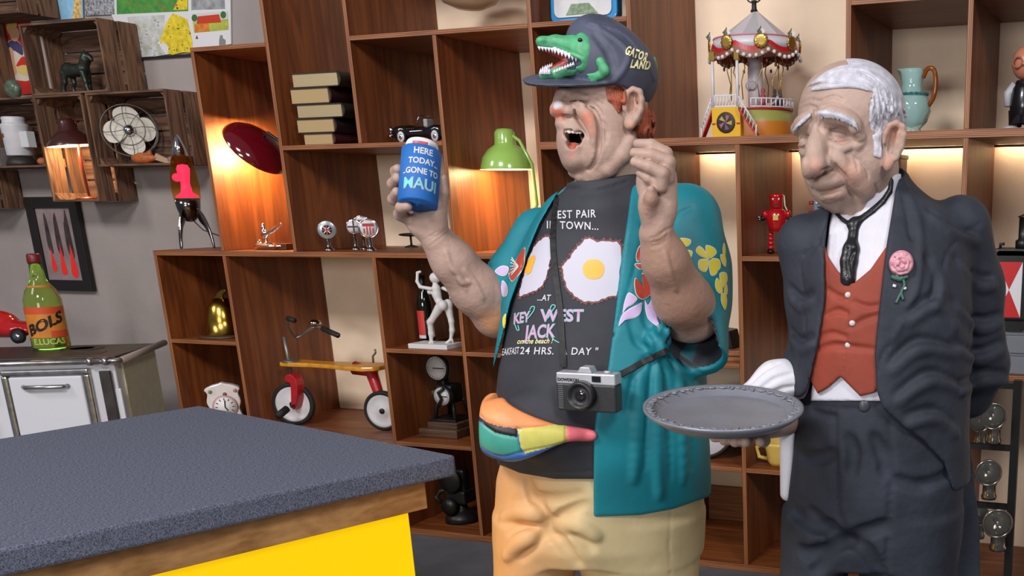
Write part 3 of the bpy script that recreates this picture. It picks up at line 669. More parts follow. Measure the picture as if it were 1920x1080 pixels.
J = Sculpt(t_lo-np.array([0.06, 0.08, 0]), t_hi+np.array([0.03, 0, 0]), 0.0038)
J.cone(TP(1302, 560, -0.08), TP(1302, 660, -0.17), 0.084, 0.083, 0.02)
J.cone(TP(1304, 590, -0.12), TP(1294, 740, -0.27), 0.066, 0.074, 0.004, 'cut')
ce_ = TP(1302, 655, -0.165); ax_ = ce_-TP(1302, 600, -0.11); ax_ /= np.linalg.norm(ax_); pc_ = ce_+ax_*0.03; sc_ = ce_+ax_*0.10
J.op(lambda x, y, z: np.maximum(np.sqrt((x-sc_[0])**2+(y-sc_[1])**2+(z-sc_[2])**2)-0.115, -((x-pc_[0])*ax_[0]+(y-pc_[1])*ax_[1]+(z-pc_[2])*ax_[2])).astype(np.float32), sc_-0.12, sc_+0.12, 0.004, 'cut')
J.loft(rows(T, JR, 0.006), 0.02, capk=0.01)
J.chain([TP(1288, 410, -0.03), TP(1302, 500, -0.06), TP(1302, 560, -0.08)], [0.084, 0.083, 0.084], 0.04)
J.cone(TP(1304, 600, -0.13), TP(1296, 720, -0.25), 0.064, 0.066, 0.003, 'cut')
J.chain([TP(1015, 445, 0.10), TP(968, 520, 0.07), TP(952, 560, 0.06)], [0.075, 0.070, 0.068], 0.03)
J.cone(TP(930, 590, 0.05), TP(958, 545, 0.065), 0.066, 0.060, 0.003, 'cut')
uu, vv, dd = J.uv(); of = J.off(T)
hem = poly_sd(uu, vv, [(800, 200), (800, 940), (1000, 975), (1118, 969), (1200, 966), (1260, 955), (1327, 932), (1335, 925), (1450, 925), (1450, 200)])*TS; J.F = -smin(-J.F, -hem, 0.006)
opn = poly_sd(uu, vv, [(1072, 320), (1038, 375), (1012, 420), (993, 465), (976, 515), (958, 565), (940, 640), (926, 690), (915, 712), (860, 740), (860, 1010), (1104, 1010), (1113, 960), (1113, 820), (1118, 775), (1140, 690), (1152, 600), (1166, 480), (1178, 400), (1188, 320)])*TS
opn = np.maximum(opn, of-0.03); J.F = -smin(-J.F, opn, 0.007); del opn, hem
J.F = np.maximum(J.F, -(poly_sd(uu, vv, [(1050, 300), (1085, 342), (1140, 345), (1195, 325), (1215, 300)])*TS))
J.cone(TP(1165, 300, 0.0), TP(1165, 390, 0.02), 66*q, 70*q, 0.004, 'cut')
# knot and folds
J.ell(J.surf(1233, 640, -0.004), (25*q, 29*q, 0.032), axes(), 0.007); J.ell(J.surf(1243, 622, 0.0), (13*q, 16*q, 0.016), axes(0.4), 0.005)
for st, r in (([(1205, 560), (1213, 600), (1225, 628)], 0.006), ([(1218, 622), (1232, 640), (1230, 664)], 0.0045), ([(1250, 605), (1245, 632), (1258, 655)], 0.004), ([(1180, 600), (1195, 640), (1215, 655)], 0.005),
              ([(1226, 672), (1222, 720), (1214, 800), (1210, 880)], 0.006), ([(1240, 672), (1250, 730), (1256, 810), (1258, 900)], 0.007), ([(1252, 665), (1282, 720), (1298, 800), (1300, 880)], 0.006), ([(1214, 668), (1190, 710), (1176, 770)], 0.005), ([(1262, 655), (1285, 680), (1310, 700)], 0.005)):
    J.stroke(st, [r*0.4, r*1.35, r*0.4], 0.010, 'cut', -0.002)
for st, r in (([(1232, 690), (1232, 760), (1232, 860), (1236, 930)], 0.007), ([(1270, 690), (1277, 780), (1280, 900)], 0.007), ([(1200, 700), (1195, 800), (1188, 900)], 0.006)):
    J.stroke(st, [r*0.3, r, r*0.5], 0.02, 'add', 0.004)
J.stroke([(1200, 414), (1206, 438), (1190, 503), (1161, 601), (1141, 648), (1132, 690)], [0.002, 0.003, 0.0035, 0.0035, 0.003, 0.001], 0.004, 'cut', -0.0005)
J.stroke([(1300, 388), (1275, 400), (1262, 420)], [0.001, 0.003, 0.001], 0.006, 'cut', 0)
lin = [(TP(1304, 655, -0.17), (0.062, 0.062, 0.075), srgb(34, 36, 44), 1.3)]
def jcol(V):
    c = np.tile(np.asarray(srgb(18, 126, 140)), (len(V), 1))
    a = TP(1304, 590, -0.12); b = TP(1294, 740, -0.27); ba = b-a; t = np.clip(((V-a) @ ba)/(ba @ ba), 0, 1); d = np.linalg.norm(V-a-t[:, None]*ba, axis=1)-(0.066+t*0.008)
    m = (np.clip((0.006-np.abs(d))/0.004, 0, 1)*(t > 0.02)*(t < 0.47))[:, None]; c = c*(1-m)+np.asarray(srgb(32, 34, 42))*m
    return c
M_jacket = mat('shirt_teal', (1, 1, 1), 0.55, attr='Col', noise=0.22, nscale=7, bump=0.0022, bscale=14)
jacket = J.build('floral_shirt', M_jacket, tourist, jcol, smooth_it=4)
B = Sculpt(*bounds(T, 900, 840, 1360, 1300, -0.26, 0.26), 0.0055)
B.loft(rows(T, [(850, 945, 1318, .20, 0), (890, 934, 1322, .21, 0), (940, 931, 1320, .205, 0), (1000, 933, 1318, .20, 0), (1030, 940, 1316, .18, 0)], 0), 0.03)
B.loft(rows(T, [(960, 932, 1100, .17, -.01), (1080, 930, 1076, .155, 0), (1200, 932, 1066, .14, 0.01), (1260, 932, 1062, .135, 0.01)], 0), 0.03)
B.loft(rows(T, [(960, 1060, 1318, .18, 0.0), (1080, 1095, 1310, .165, 0), (1200, 1110, 1300, .15, 0.01), (1260, 1115, 1296, .145, 0.01)], 0), 0.03)
for st, r in (([(1030, 985), (1010, 950), (990, 910)], 0.008), ([(1036, 985), (1060, 965), (1095, 945)], 0.008), ([(1030, 990), (985, 985), (950, 1000)], 0.007), ([(1045, 990), (1080, 1000), (1110, 1030)], 0.008), ([(1028, 1000), (1000, 1020), (975, 1050)], 0.007), ([(1040, 1000), (1060, 1030), (1085, 1060)], 0.008), ([(1000, 930), (1040, 935), (1090, 925)], 0.005), ([(985, 895), (1000, 935), (1030, 985)], 0.003)):
    B.stroke(st, [r*1.2, r, r*0.2], 0.02, 'cut', -0.003)
for st, r in (([(1010, 965), (975, 960), (945, 970)], 0.008), ([(1050, 985), (1090, 985), (1120, 1005)], 0.008), ([(1000, 1005), (970, 1020), (950, 1045)], 0.007)):
    B.stroke(st, [r, r, r*0.3], 0.025, 'add', 0.003)
B.stroke([(1262, 935), (1255, 1000), (1258, 1080)], 0.0015, 0.004, 'cut', 0)
def scol(V):
    c = np.tile(np.asarray(srgb(208, 188, 142)), (len(V), 1)); c2 = np.asarray(srgb(222, 164, 108)); p = TP(1000, 950, -0.1)
    a = np.clip(1.2-np.abs((V-TP(940, 950, -0.1)) @ R0)/0.22, 0, 1)[:, None]; return c*(1-a)+c2*a
M_shorts = mat('shorts_sand', (1, 1, 1), 0.65, attr='Col', noise=0.12, nscale=12, bump=0.0025, bscale=16)
B.build('shorts', M_shorts, tourist, scol)
Lg = MB()
for u in (1000, 1205):
    m = MB(); a = TP(u, 1230, 0.01)-p0; m.tube([(a[0], a[1], a[2]), (a[0], a[1]+.0, 0.30), (a[0], a[1], 0.09)], [0.068, 0.062, 0.042], 16); m.build('leg', mat('statue_skin_plain', skin0, 0.55), tourist)
    m = MB(); m.ball((a[0]-0.05, a[1]-0.05, 0.055), (0.14, 0.06, 0.055), 16, M=Matrix.Rotation(0.9, 3, 'Z')); m.build('shoe', mat('shoe_white', srgb(225, 222, 215), 0.5), tourist)
# ---- belt bag
Q = Sculpt(*bounds(T, 885, 715, 1120, 880, -0.36, 0.02), 0.0026)
bag_o = [(935, 725), (922, 728), (906, 745), (899, 775), (898, 815), (903, 845), (925, 860), (960, 866), (1000, 856), (1062, 829), (1113, 828), (1113, 806), (1062, 798), (1040, 795), (990, 777), (955, 757), (942, 738)]
Q.ell(A.surf(970, 810, 0.02), (88*q, 60*q, 0.07), axes(-0.25), 0.02)
Q.ell(TP(925, 800, -0.12), (27*q, 62*q, 0.13), axes(), 0.04); Q.ell(A.surf(1030, 812, 0.012), (60*q, 24*q, 0.04), axes(-0.06), 0.03); Q.ell(A.surf(1090, 815, 0.006), (60*q, 14*q, 0.022), axes(), 0.02)
Q.F = -smin(-Q.F, -(poly_sd(*Q.uv()[:2], spline(bag_o, 4, True))*TS), 0.008)
seams = [[(899, 778), (912, 790), (935, 799), (968, 803), (1010, 801), (1040, 797)], [(903, 782), (908, 796), (930, 812), (970, 820)], [(970, 803), (972, 815), (978, 846), (985, 850)], [(1062, 799), (1062, 829)], [(901, 838), (920, 850), (945, 856), (978, 848), (1030, 838), (1060, 829)]]
for st in seams: Q.stroke(st, 0.0022, 0.004, 'cut', -0.0005)
def bagcol(V):
    z = V-EYEP; c = z @ RC.T; u = c[:, 0]/c[:, 2]*FOC+PPX; v = c[:, 1]/c[:, 2]*FOC+PPY; K_ = np.tile(np.asarray(srgb(62, 110, 178)), (len(V), 1))
    for poly, col in (([(880, 700), (880, 770), (899, 780), (912, 791), (935, 799), (968, 803), (1010, 801), (1042, 796), (1080, 760), (1000, 700)], (240, 150, 92)), ([(880, 770), (899, 781), (912, 791), (935, 799), (970, 804), (970, 820), (930, 812), (905, 795), (895, 785)], (36, 32, 34)),
                      ([(885, 780), (905, 796), (930, 812), (970, 820), (977, 847), (945, 854), (920, 848), (890, 832)], (70, 162, 146)), ([(970, 804), (1010, 801), (1042, 795), (1062, 797), (1062, 829), (1030, 838), (985, 850), (977, 840)], (212, 204, 102)), ([(1062, 790), (1125, 800), (1125, 832), (1062, 830)], (226, 112, 122))):
        K_[poly_sd(u, v, poly) < 0] = srgb(*col)
    return K_
M_bag = mat('belt_bag', (1, 1, 1), 0.45, attr='Col', noise=0.15, nscale=25)
bag = Q.build('belt_bag', M_bag, tourist, bagcol); bag['label'] = 'belt bag in orange, teal, yellow, blue and pink panels'
# ---------------------------------------------------------------- prints on the tourist's clothes
D = Decal([tee]); M_white_txt = mat('print_white', srgb(200, 199, 206), 0.6); M_pink = mat('print_pink', srgb(222, 146, 190), 0.6); M_mint = mat('print_mint', srgb(110, 200, 195), 0.6)
M_eggw = mat('print_egg_white', srgb(192, 190, 204), 0.6); M_yolk = mat('print_yolk', srgb(235, 172, 58), 0.4); M_crust = mat('print_crust', srgb(112, 62, 58), 0.6); M_py = mat('print_pale_yellow', srgb(232, 224, 160), 0.6)
rnd = random.Random(5)
def crusty(pts, n=6, j=2.2):
    Q = spline(pts, n, True); c = Q.mean(0); m_ = len(Q); ph = rnd.uniform(0, 6); return [tuple(c+(p-c)*(1+j*(0.45*math.sin(i*2*PI*17/m_+ph)+0.35*math.sin(i*2*PI*29/m_+2*ph))/max(20, np.linalg.norm(p-c)))) for i, p in enumerate(Q)]
eggR = [(1165, 462), (1148, 452), (1120, 452), (1102, 446), (1088, 458), (1078, 468), (1066, 486), (1055, 498), (1056, 516), (1063, 540), (1078, 556), (1095, 566), (1120, 566), (1140, 558), (1158, 552), (1163, 520)]
eggL = [(1027, 443), (1034, 452), (1036, 470), (1032, 490), (1028, 510), (1020, 532), (1008, 544), (988, 552), (974, 556), (978, 535), (984, 512), (992, 485), (1003, 462), (1014, 450)]
for E_, ce in ((eggR, (1110, 508)), (eggL, (1008, 498))):
    o2 = crusty(E_, 10, 1.7); c = np.asarray(ce, float)
    D.blob('egg_crust_print', [tuple(c+(np.asarray(p)-c)*(1.035)) for p in o2], M_crust, tourist, 6, 0.0010, ce)
    for i in range(0, len(o2), 4):
        p = c+(np.asarray(o2[i])-c)*(1.045+0.02*rnd.random()); r_ = rnd.uniform(1.2, 2.4); D.blob('egg_bubble_print', [(p[0]+r_*math.cos(a), p[1]+r_*math.sin(a)) for a in np.linspace(0, 2*PI, 9)[:-1]], M_crust, tourist, 1, 0.0011, None, 0.03)
    D.blob('egg_white_print', [tuple(c+(np.asarray(p)-c)*(0.975)) for p in o2], M_eggw, tourist, 6, 0.0016, ce)
D.blob('yolk_print', [(1113+20*math.cos(a)*abs(math.cos(a))**-0.25 if abs(math.cos(a)) > 1e-3 else 1113, 505+18.5*math.sin(a)) for a in np.linspace(0, 2*PI, 25)[:-1]], M_yolk, tourist, 4, 0.0022)
D.blob('yolk_print', spline([(1002, 479), (1005, 485), (1001, 497), (997, 510), (990, 515), (985, 510), (988, 500), (993, 486)], 4, True), M_yolk, tourist, 4, 0.0022)
for ln, c, sz, kw in (('BEST PAIR', (1076, 403), 21, dict(slope=0.035, xs=0.8, spacing=1.12)), ('IN TOWN...', (1074, 424), 20, dict(slope=-0.03, xs=0.85, spacing=1.12)), ('...AT', (1020, 559), 16, dict(slope=-0.02, xs=0.8, shear=0.2)),
                     ('BREAKFAST', (953, 660), 18, dict(slope=0.11, xs=0.45, shear=0.15)), ('24 HRS.  A DAY "', (1048, 659), 19, dict(slope=-0.01, xs=0.92, shear=0.15, spacing=1.12))):
    D.text('shirt_lettering', ln, c, sz, M_white_txt, tourist, bold=0.25, **kw)
for m_, bo, li in ((M_mint, 1.3, 0.0012), (M_pink, 0.25, 0.0018)):
    D.text('shirt_lettering', 'KEY', (978, 597), 27, m_, tourist, slope=0.16, xs=0.62, bold=bo, shear=0.1, lift=li)
    D.text('shirt_lettering', 'WEST', (1054, 593), 31, m_, tourist, slope=0.0, xs=0.98, bold=bo, shear=0.05, lift=li)
    D.text('shirt_lettering', 'JACK', (1012, 623), 34, m_, tourist, slope=0.06, xs=0.70, bold=bo, shear=0.15, lift=li)
D.text('shirt_lettering', 'on the beach !', (1003, 640), 14, M_py, tourist, slope=0.02, xs=0.82, bold=0.15, shear=0.4)
def ribbon(name, pts, w_, m_, par, dec, lift=0.0015):
    P = spline(pts, 6); V = []; F = []
    for i, p in enumerate(P):
        t = P[min(i+1, len(P)-1)]-P[max(i-1, 0)]; t = t/(np.linalg.norm(t)+1e-9); n_ = np.array([-t[1], t[0]])*w_/2; V += [tuple(p+n_), tuple(p-n_)]
        if i: k = 2*i; F.append((k-2, k-1, k+1, k))
    return dec.lay(name, V, F, m_, par, lift)
for pts in ([(988, 600), (1000, 585), (1003, 576), (998, 575), (994, 581)], [(1028, 597), (1036, 583), (1042, 574), (1036, 572), (1032, 579)], [(1036, 612), (1032, 622), (1038, 636), (1050, 643)], [(966, 607), (970, 618), (974, 619), (972, 610)]): ribbon('shirt_flourish', pts, 1.7, M_mint, tourist, D)
# flowers on the shirt
D2 = Decal([jacket]); M_fy = mat('flower_yellow', srgb(224, 206, 60), 0.55); M_fr = mat('flower_red', srgb(178, 66, 48), 0.55); M_fl = mat('flower_lilac', srgb(196, 170, 212), 0.55); M_fe = mat('flower_edge', srgb(218, 224, 216), 0.6)
def petal(poly, m_, name='flower_print', g=1.10):
    P = spline(poly, 4, True); c = P.mean(0)
    d = P-c; L = np.linalg.norm(d, axis=1)[:, None]; D2.blob('flower_outline', [tuple(p) for p in c+d*(1+1.6/np.maximum(L, 4))], M_fe, tourist, 3, 0.0012, c, 0.05); D2.blob(name, [tuple(p) for p in P], m_, tourist, 3, 0.0020, c, 0.05)
def cv(x, y): return (1140+x/3.858, 420+y/3.858)
for poly in ([(660, 165), (690, 190), (725, 250), (690, 240), (650, 215), (640, 190)], [(710, 160), (760, 175), (778, 210), (735, 245), (715, 215)], [(660, 268), (700, 258), (722, 268), (712, 330), (690, 342), (660, 318)], [(732, 275), (752, 270), (788, 330), (770, 365), (742, 362)], [(752, 255), (800, 262), (808, 310), (790, 330), (765, 290)],
             [(808, 362), (850, 358), (855, 410), (832, 455), (815, 420)], [(790, 395), (822, 460), (820, 500), (790, 485), (776, 430)], [(840, 470), (856, 440), (858, 500), (842, 510)], [(818, 512), (850, 515), (852, 590), (840, 615), (822, 570)], [(832, 150), (842, 152), (845, 220), (828, 205)], [(812, 230), (842, 232), (848, 300), (830, 290)], [(520, 108), (590, 115), (588, 148), (548, 165), (520, 140)], [(556, 196), (606, 202), (588, 255), (570, 235)]):
    petal([cv(*p) for p in poly], M_fy)
for poly in ([(282, 118), (298, 150), (296, 190), (262, 190), (240, 255), (212, 265), (205, 225), (228, 165)], [(300, 205), (304, 250), (280, 250), (255, 255), (275, 215)], [(302, 262), (322, 320), (300, 330), (285, 290)], [(196, 292), (240, 292), (235, 325), (215, 315)], [(200, 395), (230, 420), (250, 480), (285, 455), (245, 375), (262, 365), (318, 440), (322, 480), (290, 520), (245, 540), (208, 510), (195, 450)], [(282, 335), (322, 345), (325, 380), (290, 378)]):
    petal([cv(*p) for p in poly], M_fr)
for poly in ([(150, 502), (205, 540), (185, 570), (140, 600), (110, 640), (125, 560)], [(105, 660), (155, 620), (205, 590), (240, 572), (232, 630), (205, 668), (130, 690), (82, 735)], [(270, 552), (285, 600), (300, 580), (318, 542), (328, 610), (345, 655), (372, 745), (300, 690), (280, 640)]):
    petal([cv(*p) for p in poly], M_fl)
petal([(965, 497), (974, 478), (985, 466), (982, 490), (975, 510), (962, 527), (955, 512)], M_fr); petal([(930, 508), (942, 500), (953, 503), (948, 515), (938, 515)], M_fl); petal([(942, 528), (950, 535), (951, 552), (943, 553)], M_fl); petal([(944, 598), (949, 590), (945, 615)], M_fy)
for k in range(7):
    a = -1.2+k*0.4; ribbon('flower_outline', [(972+2*math.cos(a), 500+2*math.sin(a)), (962-6*math.cos(a)*0.6, 500+22*math.sin(a)*0.8)], 1.6, M_fe, tourist, D2, 0.003)
# ---------------------------------------------------------------- the can he holds
cb, ct = TP(783, 386, -0.124), TP(791, 283, -0.072)
axv = Vector(ct-cb); CH = axv.length; zc = axv.normalized(); toward = Vector(EYEP-(cb+ct)/2); yc = -(toward-zc*toward.dot(zc)).normalized(); xc = yc.cross(zc)
can = thing('drink_can', 'white drink can in a blue foam cooler held up by the laughing statue', 'can', tuple(cb))
MC = Matrix((xc, yc, zc)).transposed()
rc = 36.0*T.sc(787, 330, -0.1)
M_blue = mat('foam_blue', srgb(28, 100, 176), 0.6, noise=0.08, nscale=30)
MB().lathe([(0, 0.0), (0.004, 0), (0.005, 0.004), (rc-0.004, 0.0), (rc, 0.004), (rc, CH-0.003), (rc-0.003, CH), (rc-0.006, CH), (rc-0.006, CH-0.012), (0, CH-0.012)], 40, M=MC).build('foam_cooler', M_blue, can)
tr = rc-0.008
MB().lathe([(0, CH-0.011), (tr, CH-0.011), (tr, CH+0.010), (tr-0.002, CH+0.016), (tr-0.004, CH+0.019), (tr-0.006, CH+0.020), (tr-0.008, CH+0.017), (0, CH+0.016)], 36, M=MC).build('can_body', mat('can_white', srgb(226, 222, 228), 0.35, noise=0.05), can)
def wrap(string, zc_, size, m_, lift, bold=0, xs=1.0, ang0=0.0, slope=0.0):
    V, F = text_mesh(string, size, bold); m2 = MB(); P = []
    for x, y, z in V:
        a = ang0+x*xs/rc; r_ = rc+lift; P.append(MC @ Vector((r_*math.sin(a), -r_*math.cos(a), zc_+y+slope*x)))
    m2.add(P, F); return m2.build('cooler_lettering', m_, can)
for s_, zf, sz, a0, sl in (('HERE', 0.86, 0.021, 0.08, 0), ('TODAY...', 0.68, 0.0195, 0.15, 0), ('..GONE TO', 0.50, 0.0195, 0.03, 0)): wrap(s_, CH*zf, sz, M_white_txt, 0.0008, 0.0006, 0.9, a0, sl)
wrap('MAUI', CH*0.27, 0.037, M_pink, 0.0006, 0.0012, 0.92, 0.05); wrap('MAUI', CH*0.27, 0.037, M_mint, 0.0016, 0.0004, 0.92, 0.05)
lab = MB(); V = []; F = []
for i in range(7):
    a = -0.62+0.95*i/6; V += [MC @ Vector(((tr+0.0006)*math.sin(a), -(tr+0.0006)*math.cos(a), CH-0.002+dz)) for dz in (0, 0.010)]
    if i: F.append((2*i-2, 2*i, 2*i+1, 2*i-1))
lab.add(V, F).build('can_label', mat('label_red', srgb(205, 60, 60), 0.4), can)
for i in range(6):
    a = 0.45+i*0.1; MB().box(MC @ Vector(((tr+0.0004)*math.sin(a), -(tr+0.0004)*math.cos(a), CH+0.004)), (0.001, 0.001, 0.008), M=MC).build('can_print', mat('print_grey', srgb(120, 118, 128), 0.6), can)
# ---------------------------------------------------------------- camera round his neck
h1 = D.hit(1105, 745); h2 = D.hit(1060, 730); cpos = TP(1105, 728, ((np.array(h1[0])-T.p) @ F0)-0.055)
cs = T.sc(1105, 728, -0.3); turn = -0.22
photo_cam = thing('toy_camera', 'silver and black toy camera hanging on the tourist statue\'s belly', 'camera', tuple(cpos))
rz = YAW*-1*0-0.0
axx = Matrix.Rotation(-YAW+turn, 3, 'Z') @ Matrix.Rotation(0.02, 3, 'Y')
W_, Hh, Dp = 118*cs, 52*cs, 0.042
M_cblk = mat('camera_black', srgb(40, 40, 42), 0.4, bump=0.0004, bscale=300); M_csil = mat('camera_silver', srgb(186, 186, 192), 0.35, metal=0.4, noise=0.08); M_gls = mat('lens_glass', (0.01, 0.01, 0.012), 0.05, coat=1.0)
def cl(x, y, z): return axx @ Vector((x, y, z))
m = MB(); m.box(cl(0, 0, -16*cs), (W_, Dp, Hh), M=axx); m.build('camera_body', M_cblk, photo_cam, bevel=0.004)
m = MB(); m.box(cl(0, 0, 20*cs), (W_*0.99, Dp, 21*cs), M=axx); m.build('top_plate', M_csil, photo_cam, bevel=0.003)
m = MB(); m.prism([(-15*cs, 0), (15*cs, 0), (10*cs, 11*cs), (-8*cs, 11*cs)], Dp*0.8, M=axx, c=cl(-3*cs, 0, 30.5*cs)); m.build('prism_hump', M_csil, photo_cam, bevel=0.002)
m = MB(); m.cyl(cl(38*cs, 0, 30.5*cs), 7*cs, 4*cs, 16, axis=cl(0, 0, 1)); m.build('shutter_button', M_csil, photo_cam)
m = MB(); m.box(cl(22*cs, -Dp/2-0.001, 21*cs), (17*cs, 0.003, 11*cs), M=axx); m.build('viewfinder', M_gls, photo_cam)
lens = MB(); ML = axx @ Matrix.Rotation(PI/2, 3, 'X'); lr = 27*cs
lens.lathe([(0, 0), (lr, 0), (lr, 0.022), (lr*0.93, 0.026), (lr*0.80, 0.026), (lr*0.7, 0.017), (lr*0.42, 0.012), (lr*0.4, 0.014), (0, 0.014)], 32, M=ML, c=cl(-6*cs, -Dp/2, -9*cs)); lens = lens.build('lens', M_cblk, photo_cam)
m = MB(); m.ball(cl(-6*cs, -Dp/2-0.013, -9*cs), (lr*0.36, 0.004, lr*0.36), 16, M=axx); m.build('lens_glass', M_gls, lens)
for i in range(13):
    m = MB(); m.box(cl(-W_/2+9*cs, -Dp/2-0.0005, 7*cs-i*3.6*cs), (10*cs, 0.002, 1.6*cs), M=axx); m.build('grip_rib', mat('grip_grey', srgb(90, 90, 94), 0.5), photo_cam)
V, F = text_mesh('DOWDKON', 8.0*cs, 0.4*cs); m = MB(); m.add([cl(x*0.95-34*cs, -Dp/2-0.0008, y+17*cs) for x, y, z in V], F); m.build('camera_lettering', M_cblk, photo_cam)
# strap
loc0 = Vector(cpos)
def strap(pts, w_):
    P = [Vector(p)-loc0 for p in pts]; V = []; F = []
    for i, p in enumerate(P):
        t = (P[min(i+1, len(P)-1)]-P[max(i-1, 0)]).normalized(); v_ = (p+loc0-Vector(EYEP)).normalized(); n_ = t.cross(v_).normalized()*w_/2
        for d in (0.0008, -0.0016): V += [p+n_-v_*d, p-n_-v_*d]
        if i:
            k = 4*i; F += [(k-4, k-3, k+1, k), (k-2, k+2, k+3, k-1), (k-4, k, k+2, k-2), (k-3, k-1, k+3, k+1)]
    m = MB(); m.add(V, F); return m.build('strap', mat('strap_black', srgb(36, 36, 36), 0.35, noise=0.5, nscale=90), photo_cam)
DS = Decal([tee, jacket]); sp = []
for p in spline([(1046, 372), (1040, 410), (1038, 450), (1040, 490), (1046, 540), (1052, 590), (1054, 630), (1057, 670), (1057, 688)], 5):
    h = DS.hit(*p); sp.append(h[0]+h[1]*0.003-Vector(ray(*p)).normalized()*0.004)
strap(sp, 11*cs)
sp = []
for p in spline([(1162, 702), (1185, 690), (1210, 676), (1236, 664), (1252, 656)], 4):
    h = DS.hit(*p); sp.append(h[0]-Vector(ray(*p)).normalized()*0.006)
strap(sp, 11*cs)
# ================================================================ the waiter statue
Wf = Frame(-0.62, 2.22); WS = Wf.sc(1620, 420); q = WS
def WP(u, v, o=0.0): return Wf.pt(u, v, o)
wb = WP(1650, 800, 0.03); waiter = thing('statue', 'painted statue of an old bald waiter in a black tailcoat and rust waistcoat', 'statue', (wb[0], wb[1], 0)); w0 = np.array([wb[0], wb[1], 0])
S = Sculpt(*bounds(Wf, 1470, 105, 1715, 450, -0.17, 0.17), 0.0028)
S.cone(WP(1625, 330, 0.02), WP(1625, 440, 0.03), 58*q, 62*q, 0.03)
S.ell(WP(1593, 208, 0.01), (93*q, 86*q, 0.115), axes(), 0.02)
S.ell(WP(1573, 290, -0.01), (70*q, 92*q, 0.098), axes(-0.12), 0.05)
S.ell(WP(1625, 305, 0.0), (50*q, 66*q, 0.10), axes(-0.2), 0.03)
S.ell(WP(1568, 352, -0.03), (32*q, 36*q, 0.055), axes(-0.1), 0.03)
# brow ridges
S.stroke([(1536, 216), (1560, 214), (1590, 226), (1604, 238)], [0.010, 0.013, 0.012, 0.008], 0.012, 'add', 0.002)
S.stroke([(1516, 222), (1504, 232), (1493, 242)], [0.009, 0.011, 0.008], 0.012, 'add', 0.002)
# sockets, lids, bags
S.ell(S.surf(1576, 254, 0.002), (23*q, 14*q, 0.018), axes(-0.1), 0.012, 'cut'); S.ell(S.surf(1510, 266, 0.002), (13*q, 13*q, 0.014), axes(0.3), 0.010, 'cut')
S.ell(S.surf(1575, 253, 0.010), (20*q, 11.5*q, 0.019), axes(-0.10), 0.003); S.ell(S.surf(1510, 264, 0.008), (12*q, 10.5*q, 0.016), axes(0.3), 0.003)
S.stroke([(1556, 259), (1572, 264), (1594, 259)], [0.0032, 0.004, 0.0025], 0.002, 'add', 0.0005); S.stroke([(1498, 273), (1509, 271), (1521, 263)], [0.0025, 0.0035, 0.0022], 0.002, 'add', 0.0005)
S.stroke([(1556, 263.5), (1572, 268.5), (1594, 264)], [0.002, 0.0032, 0.0015], 0.002, 'cut', 0.001); S.stroke([(1499, 277.5), (1510, 275.5), (1522, 268)], [0.0018, 0.0028, 0.0012], 0.002, 'cut', 0.001)
S.stroke([(1556, 247), (1572, 245), (1592, 251)], [0.0015, 0.0028, 0.0015], 0.002, 'cut', 0.0005); S.stroke([(1500, 259), (1509, 256), (1519, 255)], [0.0012, 0.0022, 0.0012], 0.002, 'cut', 0.0005)
S.stroke([(1559, 270), (1576, 280), (1597, 273)], [0.005, 0.009, 0.005], 0.004, 'add', 0.004); S.stroke([(1501, 285), (1511, 287), (1521, 277)], [0.004, 0.007, 0.004], 0.004, 'add', 0.003)
S.stroke([(1560, 286), (1578, 292), (1600, 283)], [0.0015, 0.003, 0.0015], 0.003, 'cut', 0.0005)
S.stroke([(1600, 240), (1612, 258), (1606, 276)], [0.006, 0.008, 0.005], 0.008, 'add', 0.003)
# nose
S.chain([WP(1535, 246, -0.085), WP(1529, 275, -0.102), WP(1528, 305, -0.118)], [13*q, 15*q, 21*q], 0.016)
S.ell(WP(1527, 312, -0.126), (18*q, 15*q, 0.02), axes(), 0.01)
S.ell(WP(1553, 306, -0.108), (14*q, 13*q, 0.018), axes(), 0.006)
S.stroke([(1541, 320), (1553, 316)], [0.003, 0.004], 0.003, 'cut', 0.001)
# mouth, folds
S.ell(WP(1556, 341, -0.085), (30*q, 15*q, 0.03), axes(0.22), 0.012); S.ell(WP(1562, 366, -0.075), (26*q, 12*q, 0.028), axes(0.2), 0.008)
S.stroke([(1533, 361), (1550, 361), (1568, 355), (1588, 346)], [0.002, 0.0035, 0.0035, 0.002], 0.003, 'cut', 0.0008)
S.stroke([(1566, 290), (1578, 308), (1592, 330), (1600, 350)], [0.010, 0.013, 0.012, 0.006], 0.008, 'add', 0.004)
S.stroke([(1560, 302), (1572, 320), (1586, 335), (1590, 350)], [0.002, 0.0045, 0.0045, 0.002], 0.004, 'cut', 0.001)
S.stroke([(1600, 318), (1618, 345), (1622, 362)], [0.012, 0.016, 0.008], 0.012, 'add', 0.008)
S.stroke([(1590, 350), (1597, 363), (1610, 372)], [0.002, 0.004, 0.002], 0.004, 'cut', 0.001)
S.stroke([(1512, 300), (1514, 325), (1524, 345)], [0.006, 0.008, 0.004], 0.008, 'add', 0.003)
